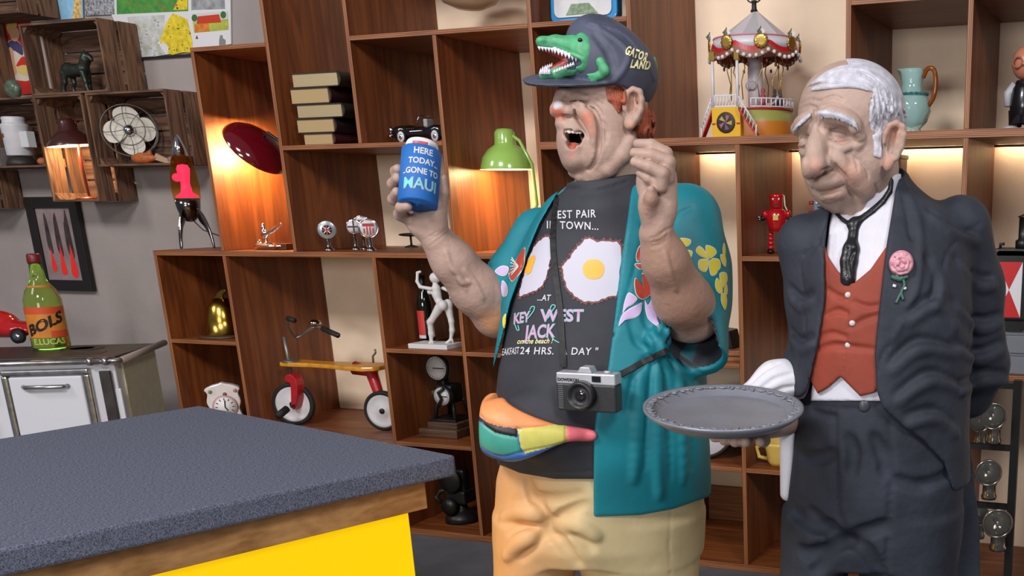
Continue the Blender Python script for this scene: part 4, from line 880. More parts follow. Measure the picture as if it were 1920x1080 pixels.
for st, r in (([(1500, 195), (1520, 186), (1538, 190), (1560, 180), (1580, 186)], 0.0022), ([(1497, 205), (1518, 198), (1535, 203), (1556, 195), (1576, 200)], 0.0022), ([(1530, 200), (1533, 218), (1530, 235)], 0.0025), ([(1522, 205), (1524, 222), (1520, 238)], 0.0022), ([(1540, 228), (1536, 240), (1542, 250)], 0.0025), ([(1546, 240), (1560, 244), (1572, 240)], 0.002), ([(1600, 256), (1612, 250), (1620, 254)], 0.0016), ([(1600, 266), (1615, 268), (1622, 264)], 0.0016),
              ([(1590, 285), (1605, 300), (1608, 320)], 0.0018), ([(1612, 300), (1625, 318), (1628, 335)], 0.0016), ([(1548, 378), (1562, 376), (1575, 380)], 0.002), ([(1640, 345), (1645, 362), (1640, 378)], 0.003), ([(1510, 178), (1530, 172), (1556, 170)], 0.0018)):
    S.stroke(st, [r*0.5, r*1.25, r*0.5], 0.003, 'cut', 0.0006)
S.chain([WP(1585, 372, -0.05), WP(1592, 400, -0.03)], [0.012, 0.014], 0.01); S.chain([WP(1612, 372, -0.06), WP(1612, 402, -0.04)], [0.010, 0.012], 0.01)
# ear
eo = -0.09
S.ell(WP(1674, 268, eo), (16*q, 36*q, 0.014), axes(-0.15, 0.4), 0.008)
S.chain([WP(u, v, eo-0.013) for u, v in ((1657, 268), (1660, 250), (1668, 236), (1681, 231), (1692, 238), (1695, 254), (1690, 276), (1681, 296))], [3.6*q, 4.6*q, 5.2*q, 5.4*q, 5.4*q, 5.2*q, 5*q, 5.4*q], 0.005)
S.ell(WP(1666, 306, eo-0.008), (10*q, 14*q, 0.010), axes(-0.2), 0.008)
S.stroke([(1680, 248), (1677, 266), (1672, 282)], [0.006, 0.009, 0.007], 0.005, 'cut', 0.001)
S.chain([WP(1684, 250, eo-0.014), WP(1683, 268, eo-0.012), WP(1676, 284, eo-0.012)], [3.6*q, 4*q, 3.6*q], 0.008)
ws = srgb(174, 147, 134); bl = []
for u, v, r, col, st in ((1676, 245, 0.03, (188, 132, 110), 0.6), (1665, 305, 0.018, (196, 138, 116), 0.6), (1530, 312, 0.022, (196, 146, 128), 0.7), (1592, 325, 0.03, (196, 146, 126), 0.6), (1612, 350, 0.03, (180, 138, 120), 0.5), (1565, 375, 0.025, (170, 128, 110), 0.5), (1576, 268, 0.014, (206, 166, 148), 0.6), (1560, 357, 0.012, (176, 126, 110), 0.5)):
    bl.append((S.surf(u, v), r, srgb(*col), st))
S.build('body', M_skin, waiter, paint(ws, bl)); SW = S
# hair: a sculpted white shell with combed grooves
H = Sculpt(*bounds(Wf, 1490, 105, 1715, 310, -0.16, 0.17), 0.0021)
H.ell(WP(1597, 209, 0.01), (97*q, 89*q, 0.124), axes(), 0.01)
H.F = np.maximum(H.F, -(np.maximum(poly_sd(*H.uv()[:2], [(1400, 60), (1400, 420), (1650, 420), (1655, 285), (1640, 268), (1629, 225), (1631, 190), (1640, 166), (1600, 140), (1560, 60)])*WS, H.off(Wf)-0.03)))

def lock(pts, r, n=7):
    P = spline(pts, n); m = len(P); H.chain([S.surf(p[0], p[1], -0.0015) for p in P], [max(0.0012, r*math.sin(PI*(0.12+0.8*i/(m-1)))) for i in range(m)], 0.0025)
rnd = random.Random(11)
for k in range(8):
    lock([(1514+k*5, 161-k*3.6), (1540+k*6, 153-k*3.8), (1580+k*5.5, 150-k*3.0), (1612+k*4, 158-k*1.5), (1640+k*3, 172)], 0.0042, 9)
for k in range(3): lock([(1520+k*3, 169-k*2.5), (1560, 163-k*2.5), (1600, 162-k*2.5), (1636, 172-k)], 0.004, 9)
for k in range(7): H.stroke([(1524+k*5, 163-k*4.2), (1552+k*5, 156-k*4.2), (1590+k*5, 153-k*3.4), (1622+k*4, 160-k*1.8), (1640+k*4, 171)], [0.001, 0.0022, 0.0024, 0.0022, 0.001], 0.0015, 'cut', 0.0004)
for k in range(7): lock([(1633+k*2.6, 222+k*2), (1638+k*2.2, 242+k*1), (1640+k*2.2, 262)], 0.0046, 4)
for k in range(8): lock([(1638+k*1.8, 255+k*1), (1642+k*1.2, 270+k*2), (1638+k*1.8, 292+k*0.6)], 0.0034, 4)
for k in range(17):
    w1, w2 = 3*math.sin(k*1.7), 3*math.cos(k*2.3); u0 = 1631+k*3.9; v0 = 171-abs(k-3)*0.8+max(0, k-6)*2.2; L = 92-k*2.6
    H.stroke([(u0, v0), (u0+4+w1, v0+L*0.25), (u0+2-w2, v0+L*0.5), (u0+5+w1, v0+L*0.75), (u0-1+w2, v0+L)], [0.001, 0.0026, 0.0024, 0.0026, 0.001], 0.0014, 'cut', 0.0005, 8)
for k in range(16):
    w1, w2 = 3*math.sin(k*1.7+0.8), 3*math.cos(k*2.3+1.1); u0 = 1633+k*3.9; v0 = 180+max(0, k-6)*2.2; L = 60-k*1.4
    H.stroke([(u0, v0), (u0+4+w1, v0+L*0.4), (u0+2-w2, v0+L*0.8)], [0.001, 0.0024, 0.001], 0.002, 'add', 0.0002, 8)
for k in range(4): H.stroke([(1637+k*4, 240), (1641+k*3, 262), (1640+k*3.5, 288)], [0.001, 0.002, 0.001], 0.0014, 'cut', 0.0004)
M_white_hair = mat('white_hair', srgb(182, 180, 190), 0.55, noise=0.22, nscale=60)
H.build('hair', M_white_hair, waiter, smooth_it=0)
Bz = Sculpt(*bounds(Wf, 1475, 195, 1620, 260, -0.17, 0.02), 0.0022)
for k in range(26):
    t = k/25; u = 1535+t*68; v = 213+math.sin(t*2.2)*-3+t*t*22; jz = 2.5*math.sin(k*2.3); a = S.surf(u, v, 0.0); b = S.surf(u+6, v+10+jz, -0.004); m_ = S.surf(u+1, v-5+jz*0.5, 0.0); Bz.chain([m_, a-F0*0.005, b], [0.0022, 0.0032, 0.0012], 0.0008)
for k in range(15):
    t = k/14; u = 1518-t*31; v = 217+t*25; jz = 2*math.sin(k*2.3); a = S.surf(max(u, 1493), v, 0.0); Bz.chain([S.surf(max(u+2, 1495), v-5+jz*0.4, 0.001), a-F0*0.005, a-R0*0.007-F0*0.002-np.array([0, 0, 0.008+0.001*jz])], [0.0022, 0.0032, 0.0012], 0.0008)
Bz.build('eyebrow', M_white_hair, waiter)
# ---- clothes
TR = [(330, 1600, 1690, .06, .03), (352, 1580, 1715, .085, .03), (385, 1545, 1760, .11, .03), (430, 1508, 1805, .135, .02), (500, 1495, 1815, .155, .01), (580, 1493, 1818, .165, 0), (660, 1488, 1818, .17, 0), (740, 1486, 1815, .17, 0), (800, 1486, 1812, .165, .0), (900, 1482, 1815, .165, .01)]
tlo, thi = bounds(Wf, 1440, 310, 1930, 900, -0.24, 0.34)
A = Sculpt(*bounds(Wf, 1520, 320, 1700, 770, -0.22, 0.05), 0.0035); A.loft(rows(Wf, TR, -0.020), 0.02); A.cone(WP(1635, 345, 0.01), WP(1630, 420, 0.02), 57*q, 70*q, 0.01)
A.F = -smin(-A.F, -(poly_sd(*A.uv()[:2], [(1558, 395), (1575, 398), (1600, 404), (1625, 375), (1655, 345), (1672, 328), (1690, 325), (1690, 752), (1520, 752), (1545, 500)])*WS), 0.003)
A.stroke([(1590, 405), (1612, 392), (1640, 365), (1672, 340)], 0.002, 0.003, 'cut', 0)
for k in range(9): A.stroke([(1618+k*5.5, 412+max(0, 3-k)*4-k*3), (1616+k*5.2, 450), (1612+k*4.5, 500)], 0.0012, 0.002, 'cut', 0)
for k in range(4): A.stroke([(1560+k*6, 410+k*3), (1558+k*6, 450), (1562+k*6, 500)], 0.0012, 0.002, 'cut', 0)
M_wshirt = mat('shirt_white', srgb(204, 202, 212), 0.7, noise=0.05, nscale=20); A.build('dress_shirt', M_wshirt, waiter)
Vs = Sculpt(*bounds(Wf, 1495, 440, 1690, 760, -0.22, 0.05), 0.0032); Vs.loft(rows(Wf, TR, -0.008), 0.02)
vest = [(1546, 455), (1551, 478), (1570, 508), (1600, 532), (1632, 505), (1662, 462), (1690, 470), (1690, 600), (1660, 660), (1660, 700), (1641, 736), (1613, 743), (1576, 706), (1552, 727), (1533, 738), (1511, 698), (1490, 640), (1520, 500)]
Vs.F = -smin(-Vs.F, -(poly_sd(*Vs.uv()[:2], vest)*WS), 0.004)
Vs.stroke([(1592, 530), (1588, 600), (1585, 650), (1580, 702)], 0.0014, 0.003, 'cut', 0)
for st, r in (([(1530, 655), (1560, 648), (1590, 650), (1640, 655)], 0.005), ([(1548, 590), (1570, 582), (1588, 588)], 0.004), ([(1592, 615), (1620, 600), (1650, 590)], 0.004), ([(1548, 540), (1570, 555), (1585, 558)], 0.003), ([(1600, 565), (1625, 575), (1650, 572)], 0.003), ([(1536, 630), (1560, 625), (1586, 632)], 0.003)): Vs.stroke(st, [r*0.4, r, r*0.4], 0.008, 'cut', -0.001)
M_vest = mat('waistcoat_rust', srgb(136, 56, 38), 0.7, noise=0.12, nscale=14, bump=0.0008, bscale=40); Vs.build('waistcoat', M_vest, waiter)
for u, v in ((1590, 553), (1598, 606), (1590, 647)):
    m = MB(); p = Vs.surf(u, v, -0.001); m.ball(p-w0, (0.0065, 0.003, 0.006), 12, M=Matrix.Rotation(-YAW, 3, 'Z')); m.build('button', mat('button_pearl', srgb(196, 190, 192), 0.3), waiter)
J = Sculpt(tlo, thi, 0.0045); J.loft(rows(Wf, TR, 0.004), 0.02, capk=0.012)
J.chain([WP(1800, 425, 0.05), WP(1824, 540, 0.09), WP(1838, 675, 0.12)], [0.066, 0.062, 0.062], 0.04); J.chain([WP(1840, 690, 0.13), WP(1815, 735, 0.17), WP(1760, 752, 0.21)], [0.060, 0.055, 0.048], 0.03)
J.chain([WP(1512, 458, 0.02), WP(1522, 560, 0.03), WP(1527, 655, 0.03)], [0.064, 0.052, 0.050], 0.03); J.chain([WP(1524, 668, 0.03), WP(1490, 705, 0.01)], [0.050, 0.046], 0.02)
J.cone(WP(1650, 352, 0.03), WP(1655, 375, 0.03), 54*q, 64*q, 0.02)
uu, vv, dd = J.uv(); of = J.off(Wf)
opn = np.maximum(poly_sd(uu, vv, [(1560, 380), (1552, 415), (1546, 470), (1548, 560), (1535, 640), (1522, 700), (1512, 735), (1495, 752), (1470, 790), (1470, 1000), (1800, 1000), (1790, 930), (1770, 868), (1730, 825), (1690, 795), (1655, 765), (1643, 730), (1640, 660), (1647, 590), (1655, 520), (1662, 460), (1672, 400), (1685, 322), (1650, 300), (1560, 330)])*WS, of-0.02)
J.F = -smin(-J.F, opn, 0.006)
J.cone(WP(1632, 300, 0.01), WP(1632, 400, 0.02), 60*q, 66*q, 0.004, 'cut')
J.F = -smin(-J.F, (np.maximum(poly_sd(uu, vv, [(1300, 735), (1478, 742), (1510, 748), (1560, 760), (1560, 1000), (1300, 1000)])*WS, of-0.06)), 0.004)
# lapels, seams and hammered folds
for st, r in (([(1682, 330), (1700, 400), (1708, 445), (1722, 442)], 0.0035), ([(1708, 445), (1728, 470), (1722, 560), (1690, 620), (1655, 665), (1645, 700)], 0.0035), ([(1845, 415), (1790, 455), (1768, 500), (1765, 560)], 0.003), ([(1545, 440), (1520, 470), (1505, 478)], 0.003), ([(1500, 490), (1510, 600), (1500, 690)], 0.0035), ([(1548, 420), (1535, 450), (1545, 470)], 0.003)):
    J.stroke(st, [r*0.5, r, r*0.5], 0.004, 'cut', 0.0006)
J.stroke([(1690, 335), (1716, 400), (1725, 470), (1712, 560), (1672, 640)], [0.003, 0.006, 0.006, 0.006, 0.003], 0.01, 'add', 0.003)
rnd = random.Random(21)
for st, r in (([(1700, 590), (1750, 560), (1790, 600)], 0.008), ([(1670, 680), (1720, 640), (1790, 650)], 0.009), ([(1680, 740), (1740, 700), (1800, 720)], 0.008), ([(1790, 480), (1830, 520), (1860, 520)], 0.007), ([(1785, 560), (1830, 600), (1875, 590)], 0.008), ([(1790, 640), (1830, 660), (1880, 640)], 0.008), ([(1740, 480), (1760, 520), (1750, 560)], 0.006), ([(1700, 780), (1750, 770), (1790, 800)], 0.007), ([(1800, 720), (1840, 700), (1885, 700)], 0.007), ([(1740, 390), (1780, 420), (1830, 440)], 0.006), ([(1480, 540), (1500, 560), (1520, 550)], 0.006), ([(1482, 620), (1500, 640), (1520, 630)], 0.006)):
    J.stroke(st, [r*0.2, r*0.6, r*0.2], 0.016, 'cut', -0.003); J.stroke([(u+4, v+16) for u, v in st], [r*0.2, r*0.6, r*0.2], 0.018, 'add', 0.0035)
M_coat = mat('tailcoat_black', srgb(45, 48, 58), 0.7, noise=0.2, nscale=12, bump=0.006, bscale=15, spec=0.35)
coat = J.build('tailcoat', M_coat, waiter, smooth_it=2)
# tails behind the legs
Tl = Sculpt(*bounds(Wf, 1660, 780, 1870, 1300, -0.02, 0.36), 0.0055)
Tl.loft(rows(Wf, [(790, 1600, 1822, .17, .02), (900, 1640, 1830, .165, .04), (1000, 1680, 1836, .15, .07), (1150, 1700, 1836, .12, .10), (1290, 1715, 1830, .10, .12)], 0), 0.02)
Tl.F = np.maximum(Tl.F, 0.055-Tl.off(Wf)); Tl.build('coat_tail', M_coat, waiter)
B = Sculpt(*bounds(Wf, 1440, 665, 1850, 1330, -0.24, 0.24), 0.005)
B.loft(rows(Wf, [(686, 1516, 1790, .14, 0), (760, 1504, 1794, .148, 0), (800, 1494, 1800, .155, 0), (900, 1480, 1806, .16, 0), (1000, 1468, 1800, .155, 0), (1040, 1480, 1790, .14, 0)], 0), 0.02)
B.loft(rows(Wf, [(950, 1468, 1620, .14, 0), (1080, 1462, 1588, .125, 0), (1320, 1470, 1580, .11, 0)], 0), 0.02); B.loft(rows(Wf, [(950, 1570, 1802, .15, 0), (1080, 1612, 1792, .135, 0), (1320, 1625, 1780, .12, 0)], 0), 0.02)
for st, r in (([(1565, 780), (1566, 860), (1570, 950), (1588, 1000)], 0.003), ([(1668, 790), (1672, 880), (1668, 980), (1660, 1080)], 0.003), ([(1520, 768), (1545, 778), (1566, 781)], 0.003), ([(1585, 1010), (1560, 1000), (1520, 960)], 0.008), ([(1590, 1010), (1620, 1000), (1660, 985)], 0.008), ([(1590, 1012), (1560, 1030), (1530, 1070)], 0.009), ([(1596, 1012), (1625, 1035), (1650, 1075)], 0.009), ([(1590, 820), (1600, 850), (1596, 890)], 0.005), ([(1640, 820), (1655, 850), (1660, 890)], 0.005), ([(1500, 850), (1530, 860), (1560, 850)], 0.006), ([(1490, 960), (1520, 985), (1560, 985)], 0.007), ([(1680, 900), (1730, 910), (1780, 890)], 0.005), ([(1500, 1030), (1520, 1040), (1540, 1030)], 0.006)):
    B.stroke(st, [r*0.4, r, r*0.6], 0.010 if r < 0.004 else 0.02, 'cut', -0.001)
B.stroke([(1500, 752), (1560, 764), (1620, 766), (1680, 750)], [0.002, 0.003, 0.002], 0.004, 'cut', 0)
M_trou = mat('trousers_black', srgb(43, 46, 56), 0.75, noise=0.22, nscale=10, bump=0.006, bscale=17, spec=0.3); B.build('trousers', M_trou, waiter)
m = MB(); p = B.surf(1621, 761, -0.002); m.ball(p-w0, (0.012, 0.006, 0.013), 14, M=Matrix.Rotation(-YAW, 3, 'Z')); m.build('button', mat('button_dark', srgb(62, 64, 70), 0.4), waiter)
for u in (1525, 1700):
    m = MB(); a = WP(u, 1300, 0.0)-w0; m.ball((a[0]-0.03, a[1]-0.06, 0.05), (0.14, 0.055, 0.05), 16, M=Matrix.Rotation(1.0, 3, 'Z')); m.build('shoe', mat('shoe_black', srgb(28, 28, 30), 0.25), waiter)
    m = MB(); m.tube([(a[0], a[1], a[2]+0.06), (a[0], a[1], 0.05)], [0.06, 0.058], 16); m.build('trouser_leg', M_trou, waiter)
# string tie
DT = Sculpt(*bounds(Wf, 1560, 325, 1700, 540, -0.24, 0.0), 0.0026)
for o in (0, 4): DT.chain([A.surf(u+o*0.4, v+o, -0.002) for u, v in ((1671, 336), (1668, 356), (1655, 375), (1636, 392), (1612, 410))], [0.004, 0.0045, 0.0045, 0.0045, 0.005], 0.002)
DT.chain([A.surf(u, v, -0.002) for u, v in ((1566, 398), (1580, 412), (1592, 420))], [0.004, 0.0045, 0.005], 0.002)
DT.chain([A.surf(1603, 418, 0.0), A.surf(1600, 440, 0.0), A.surf(1596, 468, -0.002), A.surf(1592, 490, -0.002), A.surf(1590, 524, -0.004)], [0.013, 0.009, 0.0165, 0.0175, 0.016], 0.008); DT.ell(A.surf(1600, 422, -0.004), (12*q, 9*q, 0.010), axes(), 0.006)
DT.stroke([(1602, 470), (1594, 490), (1600, 515)], 0.002, 0.003, 'cut', 0); DT.stroke([(1588, 465), (1584, 490), (1586, 515)], 0.002, 0.003, 'cut', 0)
DT.build('tie', mat('tie_black', srgb(26, 26, 30), 0.35, bump=0.001, bscale=60), waiter)
# rose
Rz = Sculpt(*bounds(Wf, 1655, 460, 1725, 580, -0.26, -0.03), 0.002); rc_ = J.surf(1690, 494, -0.004)
Rz.ell(rc_, (22*q, 23*q, 0.014), axes(), 0.004)
for k in range(3):
    rr = (19, 12.5, 6.5)[k]; n_ = (7, 5, 3)[k]
    for i in range(n_):
        a = i*2*PI/n_+k*0.6; P = [Rz.surf(1690+rr*math.cos(a+b)*1.0, 494+rr*math.sin(a+b), -0.0005-0.001*k) for b in np.linspace(-0.55, 0.75, 6)]; Rz.chain(P, [0.0018, 0.0032, 0.0036, 0.0036, 0.003, 0.0015], 0.001)
Rz.build('rose', mat('rose_pink', srgb(206, 146, 158), 0.5, noise=0.2, nscale=90), waiter)
m = MB(); Dj = Decal([coat])
def onj(u, v, l=0.003): h = Dj.hit(u, v); return np.array(h[0])-ray(u, v)/np.linalg.norm(ray(u, v))*l-w0
for pts, r in (([(1680, 516), (1686, 524), (1693, 520)], 0.005), ([(1672, 518), (1680, 522), (1690, 522), (1702, 518)], 0.0045), ([(1692, 520), (1696, 535), (1690, 548), (1694, 562)], 0.003), ([(1690, 548), (1684, 560), (1680, 568)], 0.0028)): MB().tube([onj(*p) for p in spline(pts, 4)], r, 8).build('rose_leaf' if r > 0.004 else 'rose_stem', mat('stem_green', srgb(60, 96, 82), 0.5), waiter)
for a, b in (((1674, 535), (1680, 537)), ((1694, 541), (1699, 540))):
    m = MB(); m.tube([onj(*a), onj(*b)], 0.003, 8); m.build('pin', mat('pin_white', srgb(220, 220, 220), 0.4), waiter)
# gloved hand under the tray, napkin on the forearm
N = Sculpt(*bounds(Wf, 1320, 655, 1530, 945, -0.30, 0.10), 0.0032)
N.chain([WP(1500, 708, 0.0), WP(1455, 718, -0.01), WP(1412, 742, -0.03)], [0.046, 0.046, 0.032], 0.02); N.chain([WP(1440, 745, -0.02), WP(1480, 820, 0.02)], [0.03, 0.02], 0.02)
for a, b in (((1470, 800), (1474, 925)), ((1480, 800), (1482, 920)), ((1476, 790), (1478, 928))): N.cone(WP(*a, 0.0), WP(*b, 0.0), 0.010, 0.013, 0.01)
for st in ([(1405, 720), (1430, 695), (1460, 680)], [(1420, 735), (1450, 712), (1485, 700)], [(1440, 742), (1465, 730), (1490, 725)]): N.stroke(st, [0.002, 0.004, 0.002], 0.006, 'cut', 0)
N.build('napkin', mat('napkin_white', srgb(204, 202, 210), 0.75, bump=0.002, bscale=30), waiter)
WP0 = WP
def WP(u, v, o=0.0): return WP0(u, v, o-0.05 if o < -0.05 else o)
Hd = Sculpt(*bounds(Wf, 1310, 760, 1480, 860, -0.38, 0.05), 0.003)
Hd.ell(WP(1400, 806, -0.13), (34*q, 14*q, 0.05), axes(), 0.01); Hd.chain([WP(1420, 800, -0.08), WP(1470, 790, 0.0)], [0.028, 0.034], 0.01)
for k, (u, v) in enumerate(((1340, 820), (1358, 826), (1378, 829), (1398, 829))): Hd.chain([WP(1405, 812, -0.13), WP((u+1400)/2, v-4, -0.17-0.008*k), WP(u, v, -0.185-0.012*k)], [0.014, 0.0125, 0.0105], 0.006)
Hd.chain([WP(1420, 812, -0.12), WP(1432, 826, -0.19), WP(1425, 829, -0.22)], [0.015, 0.0125, 0.010], 0.006)
Hd.build('hand', M_skin, waiter, paint(ws, [])); WP = WP0
# ---------------------------------------------------------------- tray
tc_ = WP(1357, 772, -0.22); ts = Wf.sc(1357, 772, -0.22); tr_ = 150*ts
tray = thing('serving_tray', 'round pewter serving tray with embossed rim held by the waiter statue', 'tray', tuple(tc_))
nd = Vector((-F0*math.sin(0.10)+np.array([0, 0, 1.0])*math.cos(0.10)+R0*0.03)).normalized(); MT = Vector((0, 0, 1)).rotation_difference(nd).to_matrix()
M_pew = mat('pewter', srgb(130, 132, 142), 0.42, metal=0.35, noise=0.10, nscale=10, bump=0.0003, bscale=120)
MB().lathe([(0, -0.004), (tr_*0.80, -0.004), (tr_*0.83, -0.0035), (tr_*0.87, 0.006), (tr_*0.97, 0.012), (tr_, 0.013), (tr_, 0.008), (tr_*0.95, 0.000), (tr_*0.82, -0.014), (tr_*0.5, -0.018), (0, -0.018)], 72, M=MT).build('tray_dish', M_pew, tray)
rnd = random.Random(9); m = MB()
for i in range(120):
    a = i/120*2*PI; r_ = tr_*(0.92+0.025*math.sin(i*2.1)); c = MT @ Vector((r_*math.cos(a), r_*math.sin(a), 0.0100)); t = a+rnd.uniform(0, PI)
    m.ball(c, (0.009, 0.0034, 0.0022), 6, M=MT @ Matrix.Rotation(t, 3, 'Z'))
tag(m.build('rim_ornament', M_pew, tray), kind='stuff')
# ================================================================ crates and things on the left wall
def put(u, Y, z): return np.array([xfor(u, Y, z), Y, z])
def pxm(P): return depth(P)/FOC
W_cr = wood('crate_wood', srgb(70, 46, 34), srgb(128, 92, 66), 'Z', 1.2, 0.8); W_cx = wood('crate_wood_long', srgb(66, 44, 33), srgb(122, 88, 64), 'X', 1.2, 0.8)
CB = YB-0.017
def crate(u0, u1, v0, v1, label, Yf=4.41, um=None, zfix=None):
    vm = (v0+v1)/2; x0 = atY(u0, vm, Yf)[0]; x1 = atY(u1, vm, Yf)[0]; um = (u0+u1)/2 if um is None else um
    z1 = atY(um, v0, Yf)[2]; z0 = atY(um, v1, Yf)[2]
    if zfix: z0 = zfix[0] if zfix[0] is not None else z0; z1 = zfix[1] if zfix[1] is not None else z1
    c = thing('wooden_crate', label, 'crate', (x0, Yf, z0), 0, 'old fruit crates hung on the wall'); w_, d, h = x1-x0, CB-Yf, z1-z0; t = 0.011
    for x in (t/2, w_-t/2):                      # ends: two upright slats each
        for y0, y1 in ((0.0, d*0.44), (d*0.53, d)):
            MB().box((0, 0, 0), (t, y1-y0, h)).build('slat', W_cr, c, (x, (y0+y1)/2, h/2), bevel=0.0015)
    for z in (t/2, h-t/2):
        for y0, y1 in ((0.0, d*0.47), (d*0.51, d*0.985)): MB().box((0, 0, 0), (w_-2*t-0.001, y1-y0, t)).build('board', W_cx, c, (w_/2, (y0+y1)/2, z), bevel=0.0015)
    n = max(3, int(round(h/0.105))); g = (h-2*t)/n
    for i in range(n): MB().box((0, 0, 0), (w_-2*t-0.001, 0.008, g-0.010)).build('back_slat', W_cx, c, (w_/2, d-0.006, t+g*(i+0.5)), bevel=0.001)
    for z, s_ in ((t, 1), (h-t, -1)):
        for x, k in ((t, 1), (w_-t, -1)):
            m = MB(); a = 0.035; m.add([(x, y, z) for y in (0.012, d-0.02)]+[(x+k*a, y, z) for y in (0.012, d-0.02)]+[(x, y, z+s_*a) for y in (0.012, d-0.02)], [(0, 2, 4), (1, 5, 3), (0, 1, 3, 2), (2, 3, 5, 4), (0, 4, 5, 1)]); m.build('corner_block', W_cr, c)
    c['z0'] = z0; return c, x0, x1, z0+t, z1-t
cA = crate(46, 194, 38, 176.5, 'weathered crate holding the dark horse figure'); zAb = cA[3]-0.011
cB = crate(171, 320, 177, 311, 'weathered crate holding the cream-bladed fan', zfix=(None, zAb-0.001))
cC = crate(80, 169.5, 180, 378, 'tall orange-lit crate around the brown lamp', zfix=(None, zAb-0.001))
cD = crate(-70, 75.5, 185, 315, 'crate with the white canister at the left picture edge', zfix=(None, zAb-0.001))
cE = crate(-115, 27, -90, 31, 'crate cut by the top edge above the red poster')
cG = crate(-210, -56, 40, 178, 'crate at the left edge beside the red poster', zfix=(zAb, None))
cF = crate(-190, -36, 316, 392, 'lowest crate at the left edge below the canister', zfix=(None, cD[3]-0.013))
for k in ('z0',):
    for c_ in (cA, cB, cC, cD, cE, cG, cF): del c_[0][k]
# posters
def poster(name, quad_px, label, m, Y=YB-0.006):
    P = [atY(u, v, Y) for u, v in quad_px]; x0 = min(p[0] for p in P); z0 = min(p[2] for p in P)
    t = thing(name, label, 'poster', (x0, Y, z0)); MB().prism([(p[0]-x0, p[2]-z0) for p in P], 0.006).build('sheet', m, t); return t
def pprint(t, name, poly, m, Y=YB-0.006, lift=0.0036, n=5, closed_spline=False):
    Q = spline(poly, n, True) if closed_spline else poly; P = [atY(u, v, Y) for u, v in Q]
    V = [(p[0]-t.location[0], -lift, p[2]-t.location[2]) for p in P]; me = bpy.data.meshes.new(name); me.from_pydata(V, [], [tuple(range(len(V)))]); me.materials.append(m)
    return link_mesh(name, me, None, t)
M_pap = mat('paper_white', srgb(214, 212, 214), 0.8); M_mapw = mat('map_print_pale', srgb(206, 206, 212), 0.8, noise=0.25, nscale=22, col2=srgb(170, 172, 150), detail=6)
mp = poster('school_map', [(172, -60), (432, -75), (434, 82.5), (247, 113)], 'old school wall map with green and yellow regions and farm picture', M_pap)
pprint(mp, 'map_print', [(164, -40), (214, -45), (216, 27), (160, 30)], mat('print_bw', srgb(70, 70, 74), 0.8, noise=0.6, nscale=70, col2=srgb(180, 180, 184)))
pprint(mp, 'map_print', [(219, -45), (352, -55), (354, 21), (220, 27)], mat('map_green', srgb(48, 128, 62), 0.8, noise=0.3, nscale=30, col2=srgb(90, 150, 60)))
pprint(mp, 'map_print', [(344, -20), (352, -10), (353, 18), (326, 19)], mat('map_yellow', srgb(214, 190, 44), 0.8, noise=0.25, nscale=34), lift=0.0042)
pprint(mp, 'map_print', [(325, 25), (338, 30), (352, 36), (358, 60), (362, 80), (361, 99), (345, 98), (325, 103), (315, 100), (318, 90), (312, 82), (299, 78), (306, 65), (312, 45)], MATS['map_yellow'], lift=0.0042)
pprint(mp, 'map_print', [(240, 32), (310, 28), (308, 62), (296, 80), (312, 102), (250, 110)], M_mapw)
rnd = random.Random(4); M_dot = mat('map_red', srgb(190, 70, 50), 0.8); M_blk = mat('print_black', srgb(40, 38, 40), 0.8)
for i in range(26):
    u, v = rnd.uniform(236, 342), rnd.uniform(-4, 20); s_ = rnd.uniform(1, 2.4); pprint(mp, 'map_dot', [(u-s_, v), (u, v-s_), (u+s_, v), (u, v+s_)], M_dot, lift=0.0046)
for i in range(24):
    u, v = rnd.uniform(316, 358), rnd.uniform(40, 96); s_ = rnd.uniform(0.6, 1.3); pprint(mp, 'map_dot', [(u-s_, v), (u, v-s_*1.5), (u+s_, v), (u, v+s_*1.5)], M_blk, lift=0.0048)
for i in range(34):
    u, v = rnd.uniform(246, 305), rnd.uniform(34, 104); s_ = rnd.uniform(0.8, 1.8); pprint(mp, 'map_dot', [(u-s_*1.6, v), (u, v-s_), (u+s_*1.6, v), (u, v+s_)], mat('map_grey', srgb(150, 150, 150), 0.8), lift=0.0048)
pprint(mp, 'map_picture', [(358, -50), (420, -55), (423, 17), (360, 19)], mat('picture_grey', srgb(120, 122, 126), 0.8, noise=0.5, nscale=20, col2=srgb(170, 172, 172)))
pprint(mp, 'map_picture', [(361, 26), (428, 21), (430, 56), (365, 62)], mat('picture_meadow', srgb(170, 176, 70), 0.8, noise=0.2, nscale=30))
pprint(mp, 'map_picture', [(361, 26), (428, 21), (428.5, 36), (363, 42)], mat('picture_sky', srgb(196, 202, 196), 0.8), lift=0.0042)
pprint(mp, 'map_picture', [(366, 46), (392, 44), (394, 59), (367, 61)], mat('picture_orange', srgb(198, 116, 40), 0.8, noise=0.3, nscale=40), lift=0.0046)
pprint(mp, 'map_picture', [(372, 31), (412, 27), (416, 42), (370, 45)], mat('picture_roof', srgb(192, 56, 32), 0.8), lift=0.005)
for c in ((366, 34), (420, 28)): pprint(mp, 'map_picture', [(c[0]+5.5*math.cos(a), c[1]+7*math.sin(a)) for a in np.linspace(0, 2*PI, 10)[:-1]], mat('picture_tree', srgb(62, 104, 52), 0.8), lift=0.005)
pprint(mp, 'map_picture', [(414, 66), (418, 66), (419, 72), (424, 75), (424, 84), (412, 86), (412, 76)], mat('picture_jug', srgb(128, 128, 126), 0.8), lift=0.0042)
pprint(mp, 'map_picture', [(368, 73), (370, 66), (373, 73)], mat('picture_brown', srgb(92, 62, 50), 0.8), lift=0.0042)
mp2 = poster('coast_map', [(80, -80), (152, -85), (156, 34), (86, 39)], 'pale blue coast map poster behind the horse crate', mat('map_sea', srgb(140, 190, 220), 0.8, noise=0.12, nscale=30), YB-0.012)
